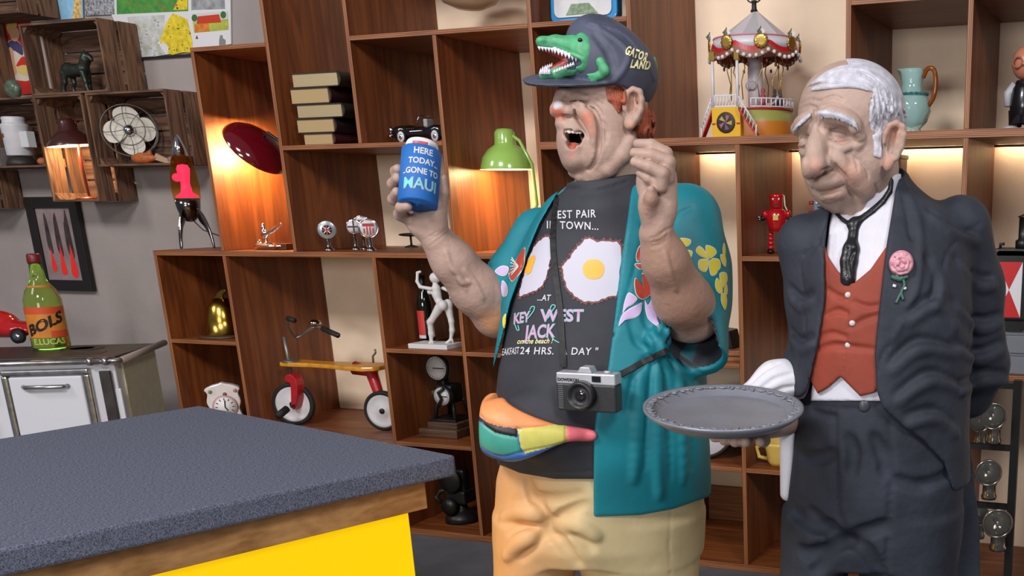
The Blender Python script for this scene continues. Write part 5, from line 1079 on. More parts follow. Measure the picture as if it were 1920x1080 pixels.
pprint(mp2, 'map_print', [(138, -60), (151, -65), (154, 34), (136, 35), (140, 10)], mat('map_coast', srgb(206, 170, 104), 0.8, noise=0.45, nscale=60), Y=YB-0.012)
MB().box((0, 0, 0), (atY(434, 85, YB)[0]-atY(247, 114, YB)[0], 0.012, 0.012)).build('map_rod', mat('rod_black', srgb(30, 28, 30), 0.5), mp, tuple((atY(247, 116, YB-0.006)+atY(434, 85.5, YB-0.006))/2-np.array(mp.location)-np.array([0, 0.002, 0.01])))
ad = poster('advertising_poster', [(-20, 12), (54, 6), (62, 176), (-20, 182)], 'red vintage advertising poster of a woman carrying a bowl', mat('poster_red', srgb(196, 36, 26), 0.7, noise=0.1))
pprint(ad, 'poster_print', [(0, 24), (22, 24), (25, 30), (12, 34), (0, 33)], mat('poster_yellow', srgb(226, 170, 44), 0.7)); pprint(ad, 'poster_print', [(8, 14), (10, 14), (12, 34), (9, 34)], MATS['poster_yellow'])
for nm, poly, col, li in (('poster_print', [(9, 100), (14, 82), (22, 75), (34, 76), (44, 90), (56, 120), (58, 150), (30, 150), (18, 146), (12, 120)], (206, 196, 180), .0042), ('poster_print', [(12, 90), (20, 77), (33, 77), (43, 88), (44, 104), (30, 96), (18, 92)], (62, 62, 100), .0048), ('poster_print', [(16, 92), (25, 92), (29, 118), (33, 136), (26, 142), (20, 120)], (206, 150, 116), .0054),
                        ('poster_print', [(18, 54), (30, 50), (38, 60), (37, 72), (30, 78), (22, 72)], (216, 164, 130), .0052), ('poster_print', [(14, 50), (18, 42), (27, 39), (34, 46), (30, 54), (20, 56), (18, 64)], (206, 172, 90), .006), ('poster_print', [(32, 130), (46, 120), (58, 122), (60, 140), (40, 139)], (214, 184, 110), .0056), ('poster_print', [(32, 124), (44, 106), (54, 114), (54, 122), (44, 122)], (196, 46, 32), .006)):
    pprint(ad, nm, poly, mat('poster_%d_%d' % (col[0], col[1]), srgb(*col), 0.7), lift=li, closed_spline=True, n=3)
# framed picture
fr_ = thing('framed_picture', 'black framed picture of three red drops on dark streaks', 'picture', tuple(atY(44, 368, YB-0.03)))
fq = [atY(u, v, YB-0.03) for u, v in ((44, 366), (145, 372), (172, 547), (82, 543))]; f0 = np.array(fr_.location)
x0 = (fq[0][0]+fq[3][0])/2-f0[0]; x1 = (fq[1][0]+fq[2][0])/2-f0[0]; z1 = (fq[0][2]+fq[1][2])/2-f0[2]; z0 = (fq[2][2]+fq[3][2])/2-f0[2]; fw = 0.062
M_fb = mat('frame_black', srgb(30, 26, 26), 0.5)
for a in (((x0+fw/2, 0.006, (z0+z1)/2), (fw, 0.03, z1-z0)), ((x1-fw/2, 0.006, (z0+z1)/2), (fw, 0.03, z1-z0)), (((x0+x1)/2, 0.006, z0+fw/2), (x1-x0-2*fw, 0.03, fw)), (((x0+x1)/2, 0.006, z1-fw/2), (x1-x0-2*fw, 0.03, fw))): MB().box(*a).build('frame_rail', M_fb, fr_, bevel=0.002)
pic = MB().box(((x0+x1)/2, 0.010, (z0+z1)/2), (x1-x0-2*fw, 0.012, z1-z0-2*fw)).build('picture_sheet', mat('picture_grey_pink', srgb(138, 122, 122), 0.7, noise=0.2, nscale=8), fr_)
xm, wi, hi_ = (x0+x1)/2, x1-x0-2*fw, z1-z0-2*fw; zb_ = z0+fw
for k, (cx, w_, hh, bz) in enumerate(((-0.27, 0.15, 0.30, 0.17), (0.0, 0.17, 0.40, 0.13), (0.29, 0.20, 0.42, 0.11))):
    w_ *= wi/2; X = xm+cx*wi
    sm = [(X-w_*0.9, zb_+hi_*(bz+0.3)), (X-w_*0.7, zb_+hi_*0.75), (X-w_*0.3, zb_+hi_*(0.93-0.05*k)), (X+w_*0.4, zb_+hi_*(0.86+0.06*k)), (X+w_*0.8, zb_+hi_*0.6), (X+w_*0.7, zb_+hi_*(bz+0.2))]
    m = MB(); m.add([(x, 0.0034, z) for x, z in spline(sm, 4, True)], [tuple(range(24))]); m.build('smoke_print', mat('smoke_dark', srgb(58, 46, 46), 0.8, noise=0.5, nscale=14), pic if False else fr_)
    dr = [(X+w_*(1-0.0)*math.cos(a)*(1 if math.sin(a) < 0 else (1-math.sin(a))**0.9), zb_+hi_*bz+(w_*1.1*math.sin(a) if math.sin(a) < 0 else hi_*hh*math.sin(a)**1.0)) for a in np.linspace(0, 2*PI, 33)[:-1]]
    m = MB(); m.add([(x, 0.0028, z) for x, z in dr], [tuple(range(32))]); m.build('drop_print', mat('drop_red', srgb(232, 48, 36), 0.6), fr_)
# fan
Pf = atY(243, 245, 4.50); sF = pxm(Pf); fb = cB[3]
fan = thing('electric_fan', 'vintage electric fan with four cream blades in a wire guard', 'fan', (Pf[0], 4.53, fb)); f0 = np.array(fan.location); c0 = Pf-f0
MFn = Matrix.Rotation(0.72, 3, 'Z') @ Matrix.Rotation(-0.1, 3, 'X') @ Matrix.Rotation(PI/2, 3, 'X')
M_wire = mat('wire_grey', srgb(96, 92, 88), 0.4, metal=0.7); M_chr = mat('chrome', srgb(205, 205, 210), 0.12, metal=1.0)
def fl_(p): return MFn @ Vector(p)+Vector(c0)
rg = 47*sF
for zz, r_ in ((0.0, rg), (0.02, rg*0.98), (0.045, rg*0.6)): MB().tube([fl_((r_*math.cos(a), r_*math.sin(a), zz)) for a in np.linspace(0, 2*PI, 40)[:-1]], 0.0028, 6, closed=True).build('guard_ring', M_wire, fan)
for i in range(8):
    b = i*PI/4; MB().tube([fl_((r_*math.cos(b+k), r_*math.sin(b+k), z_)) for r_, z_, k in ((rg, 0.0, 0), (rg*0.85, 0.035, 0.12), (rg*0.5, 0.048, 0.2), (rg*0.15, 0.05, 0.2))], 0.0018, 6).build('guard_wire', M_wire, fan)
M_blade = mat('blade_cream', srgb(206, 200, 186), 0.5)
for i in range(4):
    b = PI/2+i*PI/2+0.15; pts = [(0.06, -0.06), (0.14, -0.24), (0.36, -0.46), (0.66, -0.48), (0.90, -0.28), (0.96, 0.05), (0.84, 0.34), (0.56, 0.42), (0.28, 0.28), (0.1, 0.10)]
    P = spline(pts, 3, True); V = []; n = len(P)
    for t_ in (0, 1):
        for p in P: x, y = p*rg*0.96; V.append(fl_((x*math.cos(b)-y*math.sin(b), x*math.sin(b)+y*math.cos(b), y*0.25+t_*0.003)))
    m = MB(); m.add(V, [tuple(range(n)), tuple(reversed(range(n, 2*n)))]+[(k, k+n, (k+1) % n+n, (k+1) % n) for k in range(n)]); m.build('fan_blade', M_blade, fan)
MB().ball(fl_((0, 0, 0.012)), (0.030, 0.030, 0.03), 16).build('hub', M_chr, fan)
MB().cyl(fl_((0, 0, -0.10)), 0.04, 0.09, 18, axis=MFn @ Vector((0, 0, 1))).tube([fl_((0, 0, -0.06)), (c0[0], c0[1]+0.06, 0.03)], 0.014, 10).lathe([(0, 0), (0.075, 0), (0.075, 0.012), (0.05, 0.03), (0, 0.034)], 24, (c0[0], c0[1]+0.05, 0)).build('stand', mat('fan_dark', srgb(46, 42, 40), 0.5), fan)
# shell and pebbles by the fan
def lump(name, u, v, Y, z, r, m, label, cat, seed=0, par=None):
    P = put(u, Y, z); t = thing(name, label, cat, tuple(P)); mb = MB(); rn = random.Random(seed); mb.ball((0, 0, r[2]), r, 12); mb.v = [tuple(np.array(p)*(1+0.0)+np.array([rn.uniform(-1, 1)*r[0]*0.05, rn.uniform(-1, 1)*r[1]*0.05, 0])) for p in mb.v]; mb.build('body', m, t); return t
sh = thing('dried_fish', 'orange dried fish lying below the fan', 'ornament', tuple(put(278, 4.45, fb)))
MB().lathe([(0, -0.11), (0.018, -0.095), (0.030, -0.05), (0.028, 0.0), (0.014, 0.05), (0.004, 0.075)], 14, (0, 0, 0.027), M=Matrix.Rotation(PI/2, 3, 'Y')).build('body', mat('fish_orange', srgb(176, 92, 48), 0.4, noise=0.3, nscale=40), sh)
MB().prism([(0.05, 0.02), (0.13, 0.0), (0.20, 0.006), (0.12, 0.03), (0.07, 0.05)], 0.012).build('tail', mat('fish_tail', srgb(176, 146, 118), 0.6), sh); MB().prism([(-0.02, 0.04), (0.04, 0.03), (0.03, 0.066)], 0.008).build('fin', MATS['fish_orange'], sh)
lump('pebble', 323, 300, 4.46, fb, (0.022, 0.02, 0.017), mat('pebble_pink', srgb(140, 104, 92), 0.7, noise=0.2), 'small pinkish pebble in the right corner of the fan crate', 'pebble', 3)
lump('pebble', 81, 312, 4.45, cD[3], (0.026, 0.025, 0.02), mat('pebble_orange', srgb(168, 96, 56), 0.7, noise=0.2), 'orange pebble beside the white canister', 'pebble', 5)
# lamp in the tall crate
lb = cC[3]; Pl = atY(135, 270, 4.47); sL = pxm(Pl)
lamp = thing('desk_lamp', 'brown enamel desk lamp glowing in the tall crate', 'lamp', tuple(put(166, 4.50, lb))); l0 = np.array(lamp.location); c0 = Pl-l0
M_brn = mat('enamel_brown', srgb(66, 32, 28), 0.3, coat=0.3); M_inn = mat('lamp_inside', srgb(250, 236, 205), 0.6)
ML_ = Matrix.Rotation(-0.06, 3, 'Y') @ Matrix.Rotation(0.05, 3, 'X'); r_ = 41*sL
m = MB(); m.lathe([(r_, -0.010), (r_*0.99, 0.0), (r_*0.80, 0.03), (r_*0.5, 0.062), (r_*0.36, 0.072), (r_*0.34, 0.115), (r_*0.26, 0.130), (0, 0.133)], 36, c0, 0, ML_); m.lathe([(r_, -0.010), (r_*0.97, -0.004), (r_*0.78, 0.022), (r_*0.46, 0.052), (0, 0.066)], 36, c0, 1, ML_)
m.build('lamp_shade', [M_brn, M_inn], lamp, clean=False)
MB().ball(c0+np.array([0, 0, 0.022]), 0.030, 14).build('bulb', mat('bulb_warm', (1, 0.8, 0.55), 0.5, emit=(1.0, 0.70, 0.36), estr=20), lamp)
MB().tube([(0.01, 0.0, 0.012), (-0.005, 0.0, c0[2]*0.75), (c0[0]*0.35, 0.01, c0[2]+0.11), (c0[0]*0.8, 0.005, c0[2]+0.13)], 0.007, 10).build('stem', mat('stem_red', srgb(112, 40, 28), 0.3, coat=0.5), lamp)
MB().lathe([(0, 0), (0.062, 0), (0.06, 0.008), (0.02, 0.018), (0, 0.02)], 28).build('base', MATS['stem_red'], lamp)
point('crate_lamp_light', tuple(Pl+np.array([0, 0, -0.03])), 4.5, (1, 0.66, 0.34), 0.03)
# horse figure
hp = put(155, 4.50, cA[3]); hs = thing('horse_figurine', 'dark bronze horse figurine standing in the upper crate', 'figurine', tuple(hp)); sH = pxm(hp)
Hs = Sculpt(hp+np.array([-0.16, -0.06, -0.01]), hp+np.array([0.14, 0.06, 0.24]), 0.0035)
def hq(x, z, y=0.0): return hp+np.array([x, y, z])
Hs.ell(hq(-0.02, 0.115), (0.075, 0.034, 0.034), np.eye(3), 0.02); Hs.ell(hq(-0.075, 0.12), (0.035, 0.03, 0.036), np.eye(3), 0.02); Hs.chain([hq(0.04, 0.125), hq(0.065, 0.165), hq(0.072, 0.185)], [0.028, 0.022, 0.018], 0.02); Hs.chain([hq(0.07, 0.188), hq(0.095, 0.175), hq(0.108, 0.162)], [0.017, 0.014, 0.010], 0.01)
for x, y, k in ((0.04, 0.018, 0.0), (0.05, -0.018, 0.02), (-0.075, 0.018, -0.005), (-0.09, -0.018, -0.02)): Hs.chain([hq(x, 0.10, y), hq(x+k*0.5+(0.0 if x > 0 else 0.008), 0.055, y), hq(x+k*0.6-(0 if x > 0 else 0.006), 0.03, y), hq(x+k, 0.008, y)], [0.018, 0.0105, 0.0085, 0.0105], 0.008)
Hs.chain([hq(-0.105, 0.125), hq(-0.125, 0.10), hq(-0.122, 0.06)], [0.009, 0.010, 0.005], 0.008); Hs.cone(hq(0.066, 0.20), hq(0.064, 0.214), 0.005, 0.003, 0.003)
M_brz = mat('bronze_dark', srgb(52, 58, 52), 0.35, metal=0.5, noise=0.3, nscale=30); Hs.build('body', M_brz, hs)
MB().box((-0.02, 0, 0.004), (0.20, 0.075, 0.008)).build('base', M_brz, hs, bevel=0.002)
# canister and meter box
cp = put(42, 4.50, cD[3]); cn = thing('canister', 'white enamel canister with brown label on a dark foot', 'canister', tuple(cp)); ks = pxm(cp)
MB().lathe([(0, 0.055), (20*ks, 0.055), (21*ks, 0.06), (22*ks, 0.20), (23*ks, 0.215), (23*ks, 0.222), (19*ks, 0.225), (18*ks, 0.24), (19*ks, 0.255), (17*ks, 0.262), (0, 0.264)], 32).build('body', mat('enamel_white', srgb(204, 202, 206), 0.35, noise=0.05), cn)
MB().lathe([(0, 0), (24*ks, 0), (24*ks, 0.02), (18*ks, 0.05), (0, 0.055)], 28).build('foot', mat('fan_dark', srgb(46, 42, 40), 0.5), cn)
m = MB(); V = []
for i in range(6): a = -0.9+i*0.16; V += [(22*ks*math.sin(a), -22*ks*math.cos(a)-0.001, z) for z in (0.150, 0.172)]
m.add(V, [(2*i, 2*i+2, 2*i+3, 2*i+1) for i in range(5)]); m.build('label', mat('label_brown', srgb(134, 74, 50), 0.6), cn)
MB().box((27*ks, 0, 0.14), (22*ks, 0.05, 0.085)).build('side_plate', mat('plate_white', srgb(206, 206, 208), 0.5), cn, bevel=0.003)
bx_ = put(4, 4.47, cD[3]); mb_ = thing('meter_box', 'small grey metal box beside the white canister', 'box', tuple(bx_)); MB().box((0, 0, 0.05), (0.07, 0.07, 0.10)).build('body', mat('box_grey', srgb(120, 112, 108), 0.5, noise=0.2), mb_, bevel=0.004); MB().lathe([(0, 0.1), (0.018, 0.1), (0.018, 0.115), (0, 0.118)], 16).build('knob', MATS['box_grey'], mb_)
gp = put(30, 4.52, cD[3]+0.0); gpz = cG[3]-0.011
go_ = thing('glass_ornament', 'round green glass ornament under the red poster', 'ornament', (xfor(28, 4.5, zAb), 4.5, zAb+0.0)); MB().ball((0, 0, 0.052), (0.055, 0.03, 0.052), 20).build('disc', mat('glass_green_dull', srgb(86, 100, 84), 0.25, noise=0.35, nscale=40), go_); MB().box((0, 0, 0.003), (0.06, 0.04, 0.006)).build('foot', M_brz, go_)
# ---------------------------------------------------------------- stove
sa = 0.48; FR = np.array([-4.80, 3.77, 0]); fx = np.array([math.cos(sa), math.sin(sa), 0]); SWd, SDp, SHt = 0.98, 0.50, 0.85
sv = thing('kitchen_stove', 'old white enamel kitchen stove with steel top rail', 'stove', tuple(FR), sa)      # local: x to the right (front right corner at 0), y to the back
M_en = mat('enamel_stove', srgb(212, 212, 220), 0.25, coat=0.4); M_top = mat('stove_top', srgb(64, 58, 56), 0.45, metal=0.4, noise=0.25, nscale=12); M_stl = mat('steel_worn', srgb(168, 166, 166), 0.28, metal=0.9, noise=0.2, nscale=30); M_crm = mat('enamel_cream', srgb(196, 190, 160), 0.4, noise=0.06)
MB().box((-SWd/2, SDp/2, (SHt-0.02+0.10)/2), (SWd-0.03, SDp-0.03, SHt-0.12)).build('body', M_en, sv, bevel=0.006)
MB().box((-0.010, SDp/2+0.02, (SHt-0.03+0.10)/2), (0.010, SDp-0.12, SHt-0.14)).build('side_panel', M_crm, sv)
MB().box((-SWd/2, SDp/2, SHt-0.012), (SWd, SDp, 0.022)).build('top_plate', M_top, sv, bevel=0.004)
for x, r_ in ((-0.30, 0.10), (-0.30, 0.06)): MB().lathe([(0, 0.001), (r_, 0.001), (r_, 0.004), (r_*0.92, 0.0045), (0, 0.0045)], 36, (x, 0.34, SHt-0.003)).build('hot_plate_ring', mat('iron_dark', srgb(32, 28, 28), 0.5), sv)
MB().box((-0.20, 0.14, SHt-0.0004), (0.17, 0.10, 0.002)).build('top_recess', MATS['iron_dark'], sv)
MB().tube([(-SWd-0.2, -0.03, SHt-0.02), (-0.03, -0.03, SHt-0.02)], 0.013, 12).build('front_rail', M_stl, sv)
for x in (-0.10, -0.03): MB().lathe([(0, -0.012), (0.019, -0.012), (0.021, 0), (0.019, 0.012), (0, 0.012)], 16, (x, -0.03, SHt-0.02), M=Matrix.Rotation(PI/2, 3, 'Y')).build('rail_collar', M_stl, sv)
MB().tube([(-0.03, -0.03, SHt-0.02), (0.02, -0.02, SHt-0.02), (0.035, 0.05, SHt-0.02)], 0.012, 12).build('rail_corner', M_stl, sv)
MB().tube([(0.03, 0.0, SHt-0.02), (0.05, 0.46, SHt+0.005)], 0.016, 12).build('side_handle', mat('handle_wood_grey', srgb(146, 132, 122), 0.6), sv)
MB().box((-0.055, -0.004, SHt/2-0.02), (0.05, 0.02, SHt-0.10)).build('corner_strip', M_top, sv, bevel=0.004); MB().box((-0.015, 0.012, SHt/2-0.06), (0.028, 0.02, SHt-0.20)).build('edge_strip', M_en, sv, bevel=0.006)
dx0, dx1, dz1, dz0 = -0.52, -0.125, 0.795, 0.44
for k, (a, b) in enumerate(((((dx0+dx1)/2, -0.006, dz1-0.014), (dx1-dx0, 0.028, 0.028)), (((dx0+dx1)/2, -0.006, dz0+0.014), (dx1-dx0, 0.028, 0.028)), ((dx0+0.014, -0.006, (dz0+dz1)/2), (0.028, 0.028, dz1-dz0-0.056)), ((dx1-0.014, -0.006, (dz0+dz1)/2), (0.028, 0.028, dz1-dz0-0.056)))): MB().box(a, b).build('door_frame', M_stl, sv, bevel=0.009)
dr_ = MB().box(((dx0+dx1)/2, -0.006, (dz0+dz1)/2), (dx1-dx0-0.066, 0.030, dz1-dz0-0.066)).build('oven_door', M_en, sv, bevel=0.008)
MB().tube([((dx0+dx1)/2-0.10, -0.024, 0.715), ((dx0+dx1)/2-0.08, -0.05, 0.715), ((dx0+dx1)/2+0.08, -0.05, 0.715), ((dx0+dx1)/2+0.10, -0.024, 0.715)], 0.011, 10).build('door_handle', M_stl, dr_)
MB().box((-0.66, -0.012, 0.50), (0.09, 0.03, 0.20)).build('fire_door', M_stl, sv, bevel=0.02); MB().box((-0.665, -0.03, 0.48), (0.03, 0.02, 0.12)).build('latch', M_stl, sv, bevel=0.006); MB().box((-0.62, -0.012, 0.72), (0.05, 0.03, 0.10)).build('damper', MATS['wire_grey'], sv, bevel=0.01)
for x in (-0.08, -SWd+0.08):
    for y in (0.08, SDp-0.08): MB().box((x, y, 0.05), (0.05, 0.05, 0.10)).build('leg', MATS['iron_dark'], sv)
# bottle on the stove
bp_ = atZ(97, 655, SHt); bs = pxm(bp_); bo = thing('liquor_bottle', 'green glass liquor bottle with orange label on the stove', 'bottle', (bp_[0]-0.05, bp_[1]+0.04, SHt)); bs = pxm(np.array(bo.location))
M_gg = mat('glass_green', srgb(190, 214, 110), 0.06, trans=0.9, ior=1.2, coat=0.3)
BR_ = 31*bs; bh = 172*bs
MB().lathe([(0, 0.004), (BR_*0.9, 0.004), (BR_, 0.012), (BR_, bh*0.42), (BR_*0.98, bh*0.52), (BR_*0.8, bh*0.62), (BR_*0.48, bh*0.70), (BR_*0.38, bh*0.76), (BR_*0.33, bh*0.90), (0, bh*0.90)], 40).build('glass', M_gg, bo)
MB().lathe([(0, bh*0.90), (BR_*0.36, bh*0.90), (BR_*0.38, bh*0.92), (BR_*0.36, bh*0.985), (BR_*0.3, bh), (0, bh)], 24).build('cap', mat('cap_maroon', srgb(112, 26, 34), 0.4), bo)
def arcband(par, name, r, a0, a1, z0, z1, m, n=12):
    V = []
    for i in range(n+1): a = a0+(a1-a0)*i/n; V += [(r*math.sin(a), -r*math.cos(a), z) for z in (z0, z1)]
    return MB().add(V, [(2*i, 2*i+2, 2*i+3, 2*i+1) for i in range(n)], 0, True).build(name, m, par)
arcband(bo, 'label', BR_+0.001, -0.6, 2.1, bh*0.13, bh*0.45, mat('label_orange', srgb(206, 128, 44), 0.6, noise=0.15, nscale=20)); arcband(bo, 'label_band', BR_+0.0016, -0.6, 2.1, bh*0.38, bh*0.45, mat('label_red_orange', srgb(206, 78, 38), 0.6)); arcband(bo, 'label_band', BR_+0.0016, 1.05, 2.1, bh*0.13, bh*0.2, MATS['label_red_orange'])
arcband(bo, 'neck_band', BR_*0.68, -0.6, 2.0, bh*0.655, bh*0.675, MATS['label_orange'])
def btext(par, s_, r, ang, zc, size, m, bold, slope=0.0):
    V, F = text_mesh(s_, size, bold); MB().add([((r)*math.sin(ang+x/r), -r*math.cos(ang+x/r), zc+y+slope*x) for x, y, z in V], F).build('bottle_lettering', m, par)
btext(bo, 'BOLS', BR_+0.0026, 0.82, bh*0.27, 0.075, mat('lettering_black', srgb(30, 24, 22), 0.6), 0.003, 0.42); btext(bo, 'E.LUCAS', BR_+0.0022, 0.86, bh*0.085, 0.040, mat('lettering_lime', srgb(176, 196, 90), 0.5), 0.0012)
MB().lathe([(0, 0.0005), (BR_*0.7, 0.0005), (BR_*0.7, 0.0035), (0, 0.0035)], 28).build('light_base', mat('base_glow', (0.4, 1, 0.1), 0.5, emit=(0.35, 1.0, 0.12), estr=3.5), bo)
# red toy car on the stove
rp = atZ(-2, 645, SHt); ra = thing('toy_car', 'red toy sports car at the left edge of the stove', 'toy car', (rp[0]-0.02, rp[1]+0.10, SHt), 0.25); rs = pxm(np.array(ra.location))
Rc = Sculpt((-0.34, -0.10, 0.0), (0.17, 0.10, 0.20), 0.005)
Rc.ell((-0.09, 0, 0.07), (0.25, 0.085, 0.05), np.eye(3), 0.02); Rc.ell((0.06, 0, 0.062), (0.10, 0.08, 0.035), np.eye(3), 0.03); Rc.ell((-0.10, 0, 0.125), (0.12, 0.065, 0.045), np.eye(3), 0.04); Rc.ell((-0.24, 0, 0.08), (0.09, 0.08, 0.05), np.eye(3), 0.03)
for x in (-0.24, 0.09): Rc.cone((x, -0.12, 0.035), (x, 0.12, 0.035), 0.042, 0.042, 0.004, 'cut')
M_red = mat('car_red', srgb(176, 22, 24), 0.2, coat=0.8)
_o = Rc.build('body', M_red, None); _o.parent = ra
for x in (-0.24, 0.09):
    for y in (-0.075, 0.075):
        wl = MB().cyl((x, y-0.012, 0.036), 0.036, 0.024, 24, axis=(0, 1, 0)).build('wheel', mat('tyre_black', srgb(26, 26, 26), 0.7), ra); MB().cyl((x, y-0.014, 0.036), 0.020, 0.028, 18, axis=(0, 1, 0)).build('hubcap', M_chr, wl)
MB().box((-0.10, -0.066, 0.13), (0.12, 0.004, 0.035)).build('side_window', mat('window_dark', srgb(24, 22, 26), 0.1), ra)
# white gas heater behind the shelf side
hp_ = atY(318, 664, 4.38); ht = thing('gas_heater', 'cream enamel heater tucked behind the left end of the shelving', 'heater', (-4.872, 4.48, 0)); zt = atY(318, 668, 4.36)[2]
MB().box((0, 0, zt/2), (0.20, 0.26, zt-0.03)).build('body', mat('heater_white', srgb(208, 206, 198), 0.4), ht, bevel=0.012); MB().box((0, 0, zt-0.008), (0.224, 0.29, 0.02)).build('top', mat('heater_cream', srgb(206, 198, 176), 0.4), ht, bevel=0.006); MB().cyl((0.02, -0.12, zt+0.002), 0.014, 0.014, 14).build('knob', MATS['iron_dark'], ht)
for i in range(5): MB().box((0.0, -0.131, zt*0.55-i*0.03), (0.12, 0.004, 0.008)).build('vent_slot', MATS['wire_grey'], ht)
# ================================================================ things on the shelves
ZB = Z4+0.018
def root(name, label, cat, u, Y, z, rz=0.0, group=None):
    P = put(u, Y, z); t = thing(name, label, cat, tuple(P), rz, group); return t, pxm(P+np.array([0, 0, 0.1])), P
def at_(P, u, v, Y): return atY(u, v, Y)-P
def sculpt_local(par, name, S_, m, cols=None):
    o = S_.build(name, m, None, cols); o.parent = par; return o
# ---- tricycle
tk, sT, P = root('tricycle', 'child\'s tricycle with yellow plank seat and white disc wheels', 'tricycle', 640, 4.24, Z1)
M_rub = mat('tyre_black', srgb(26, 26, 26), 0.7); M_wwh = mat('wheel_white', srgb(206, 204, 208), 0.4, noise=0.06); M_tred = mat('trike_red', srgb(168, 28, 36), 0.35, coat=0.4, noise=0.15, nscale=30); M_gal = mat('metal_grey', srgb(130, 124, 118), 0.4, metal=0.7, noise=0.2); M_yel = mat('seat_yellow', srgb(204, 138, 34), 0.4, coat=0.3, noise=0.18, nscale=25)
def wheel(par, c, r, ax, w_=0.03):
    R_ = Vector((0, 0, 1)).rotation_difference(Vector(ax).normalized()).to_matrix()
    wv = MB().lathe([(r*0.82, -w_/2), (r*0.96, -w_/2), (r, -w_*0.25), (r, w_*0.25), (r*0.96, w_/2), (r*0.82, w_/2), (r*0.82, -w_/2)], 40, c, M=R_).build('wheel', M_rub, par)
    MB().lathe([(0, -w_*0.30), (r*0.2, -w_*0.42), (r*0.3, -w_*0.1), (r*0.7, -w_*0.12), (r*0.84, -w_*0.46), (r*0.84, w_*0.46), (r*0.7, w_*0.12), (0, w_*0.2)], 40, c, M=R_).build('disc', M_wwh, wv)
    MB().cyl(Vector(c)-Vector(ax).normalized()*w_*0.62, r*0.13, w_*1.2, 14, axis=ax).build('hub', MATS['iron_dark'], wv); return wv
cf = at_(P, 551, 757, 4.20); rf = cf[2]; wheel(tk, cf, rf, (-0.30, 1, 0))
cr = at_(P, 719, 770, 4.22); rr_ = cr[2]; wheel(tk, cr, rr_, (-0.18, 1, 0)); cr2 = cr+np.array([-0.035, 0.20, 0]); wheel(tk, cr2, rr_, (-0.18, 1, 0)); MB().cyl(cr, 0.008, 0.20, 10, axis=(-0.18, 1, 0)).build('axle', M_gal, tk)
m = MB(); za, zb_ = at_(P, 552, 706, 4.2)[2], cf[2]
m.prism([(p[0], p[1]) for p in spline([(-0.022, za), (0.01, za+0.018), (0.048, za-0.006), (0.05, za-0.06), (0.022, zb_-0.012), (-0.004, zb_-0.012), (0.008, za-0.06), (0.006, za-0.03), (-0.02, za-0.02)], 3, True)], 0.05, c=(cf[0]+0.02, cf[1]-0.012, 0)); m.build('fork', M_tred, tk, bevel=0.004)
MB().tube([cf+np.array([0.03, -0.03, 0.0]), cf+np.array([0.05, -0.07, 0.0])], 0.006, 8).cyl(cf+np.array([0.05, -0.10, -0.005]), 0.018, 0.07, 12, axis=(0, -0.5, -0.2)).build('pedal', M_rub, tk)
s0, s1 = at_(P, 537, 687, 4.22), at_(P, 718, 682, 4.22); zs = (s0[2]+s1[2])/2; L = s1[0]-s0[0]
out = [(s0[0]+L*t, k*w_) for t, w_ in ((0, 0.03), (0.02, 0.055), (0.12, 0.06), (0.3, 0.045), (0.5, 0.05), (0.7, 0.075), (0.9, 0.085), (0.98, 0.06), (1, 0.03)) for k in (1,)]
pl = out+[(x, -y) for x, y in reversed(out)]; RX = Matrix.Rotation(-PI/2, 3, 'X')
m = MB(); m.prism(pl, 0.022, M=RX, c=(0, -0.02, zs)); m.build('seat', M_yel, tk, bevel=0.006)
m = MB(); a = at_(P, 655, 692, 4.2); b = cr+np.array([0, 0.05, 0.0]); m.tube([(a[0], 0, zs-0.012), (a[0]+0.10, 0.0, zs-0.03), (b[0]-0.02, 0.0, b[2]+0.03), (b[0], 0.0, b[2])], [0.035, 0.032, 0.022, 0.018], 12); m.tube([(a[0]+0.02, 0, zs-0.012), (a[0]+0.13, 0.0, zs-0.012)], 0.02, 10); m.build('rear_frame', M_tred, tk)
MB().lathe([(0, 0), (0.045, 0), (0.04, 0.006), (0.016, 0.014), (0, 0.014)], 20, (cf[0]+0.02, cf[1]-0.0, zs+0.011)).tube([(cf[0]+0.01, cf[1], za), (cf[0]+0.0, cf[1], at_(P, 552, 632, 4.2)[2])], 0.010, 10).build('steering_post', M_gal, tk)
hb = [at_(P, u, v, Y) for u, v, Y in ((540, 597, 4.10), (541, 610, 4.12), (552, 630, 4.19), (560, 632, 4.20), (575, 622, 4.24), (590, 613, 4.28), (605, 616, 4.27), (634, 629, 4.24))]
MB().tube(spline(hb, 4), 0.008, 10).build('handlebar', M_gal, tk)
for a, b in ((6, 7),): MB().tube([hb[a], hb[b]], 0.0135, 10).build('grip', M_rub, tk)
MB().tube([hb[0], at_(P, 552, 601, 4.08)], 0.0125, 10).build('grip', M_rub, tk)
MB().lathe([(0, 0), (0.03, 0), (0.03, 0.012), (0.016, 0.022), (0, 0.024)], 20, at_(P, 591, 608, 4.28)).build('bell', M_chr, tk)
MB().tube([at_(P, 700, 680, 4.2), at_(P, 699, 668, 4.2), at_(P, 704, 662, 4.2), at_(P, 703, 655, 4.2)], 0.005, 8).build('hook', M_gal, tk)
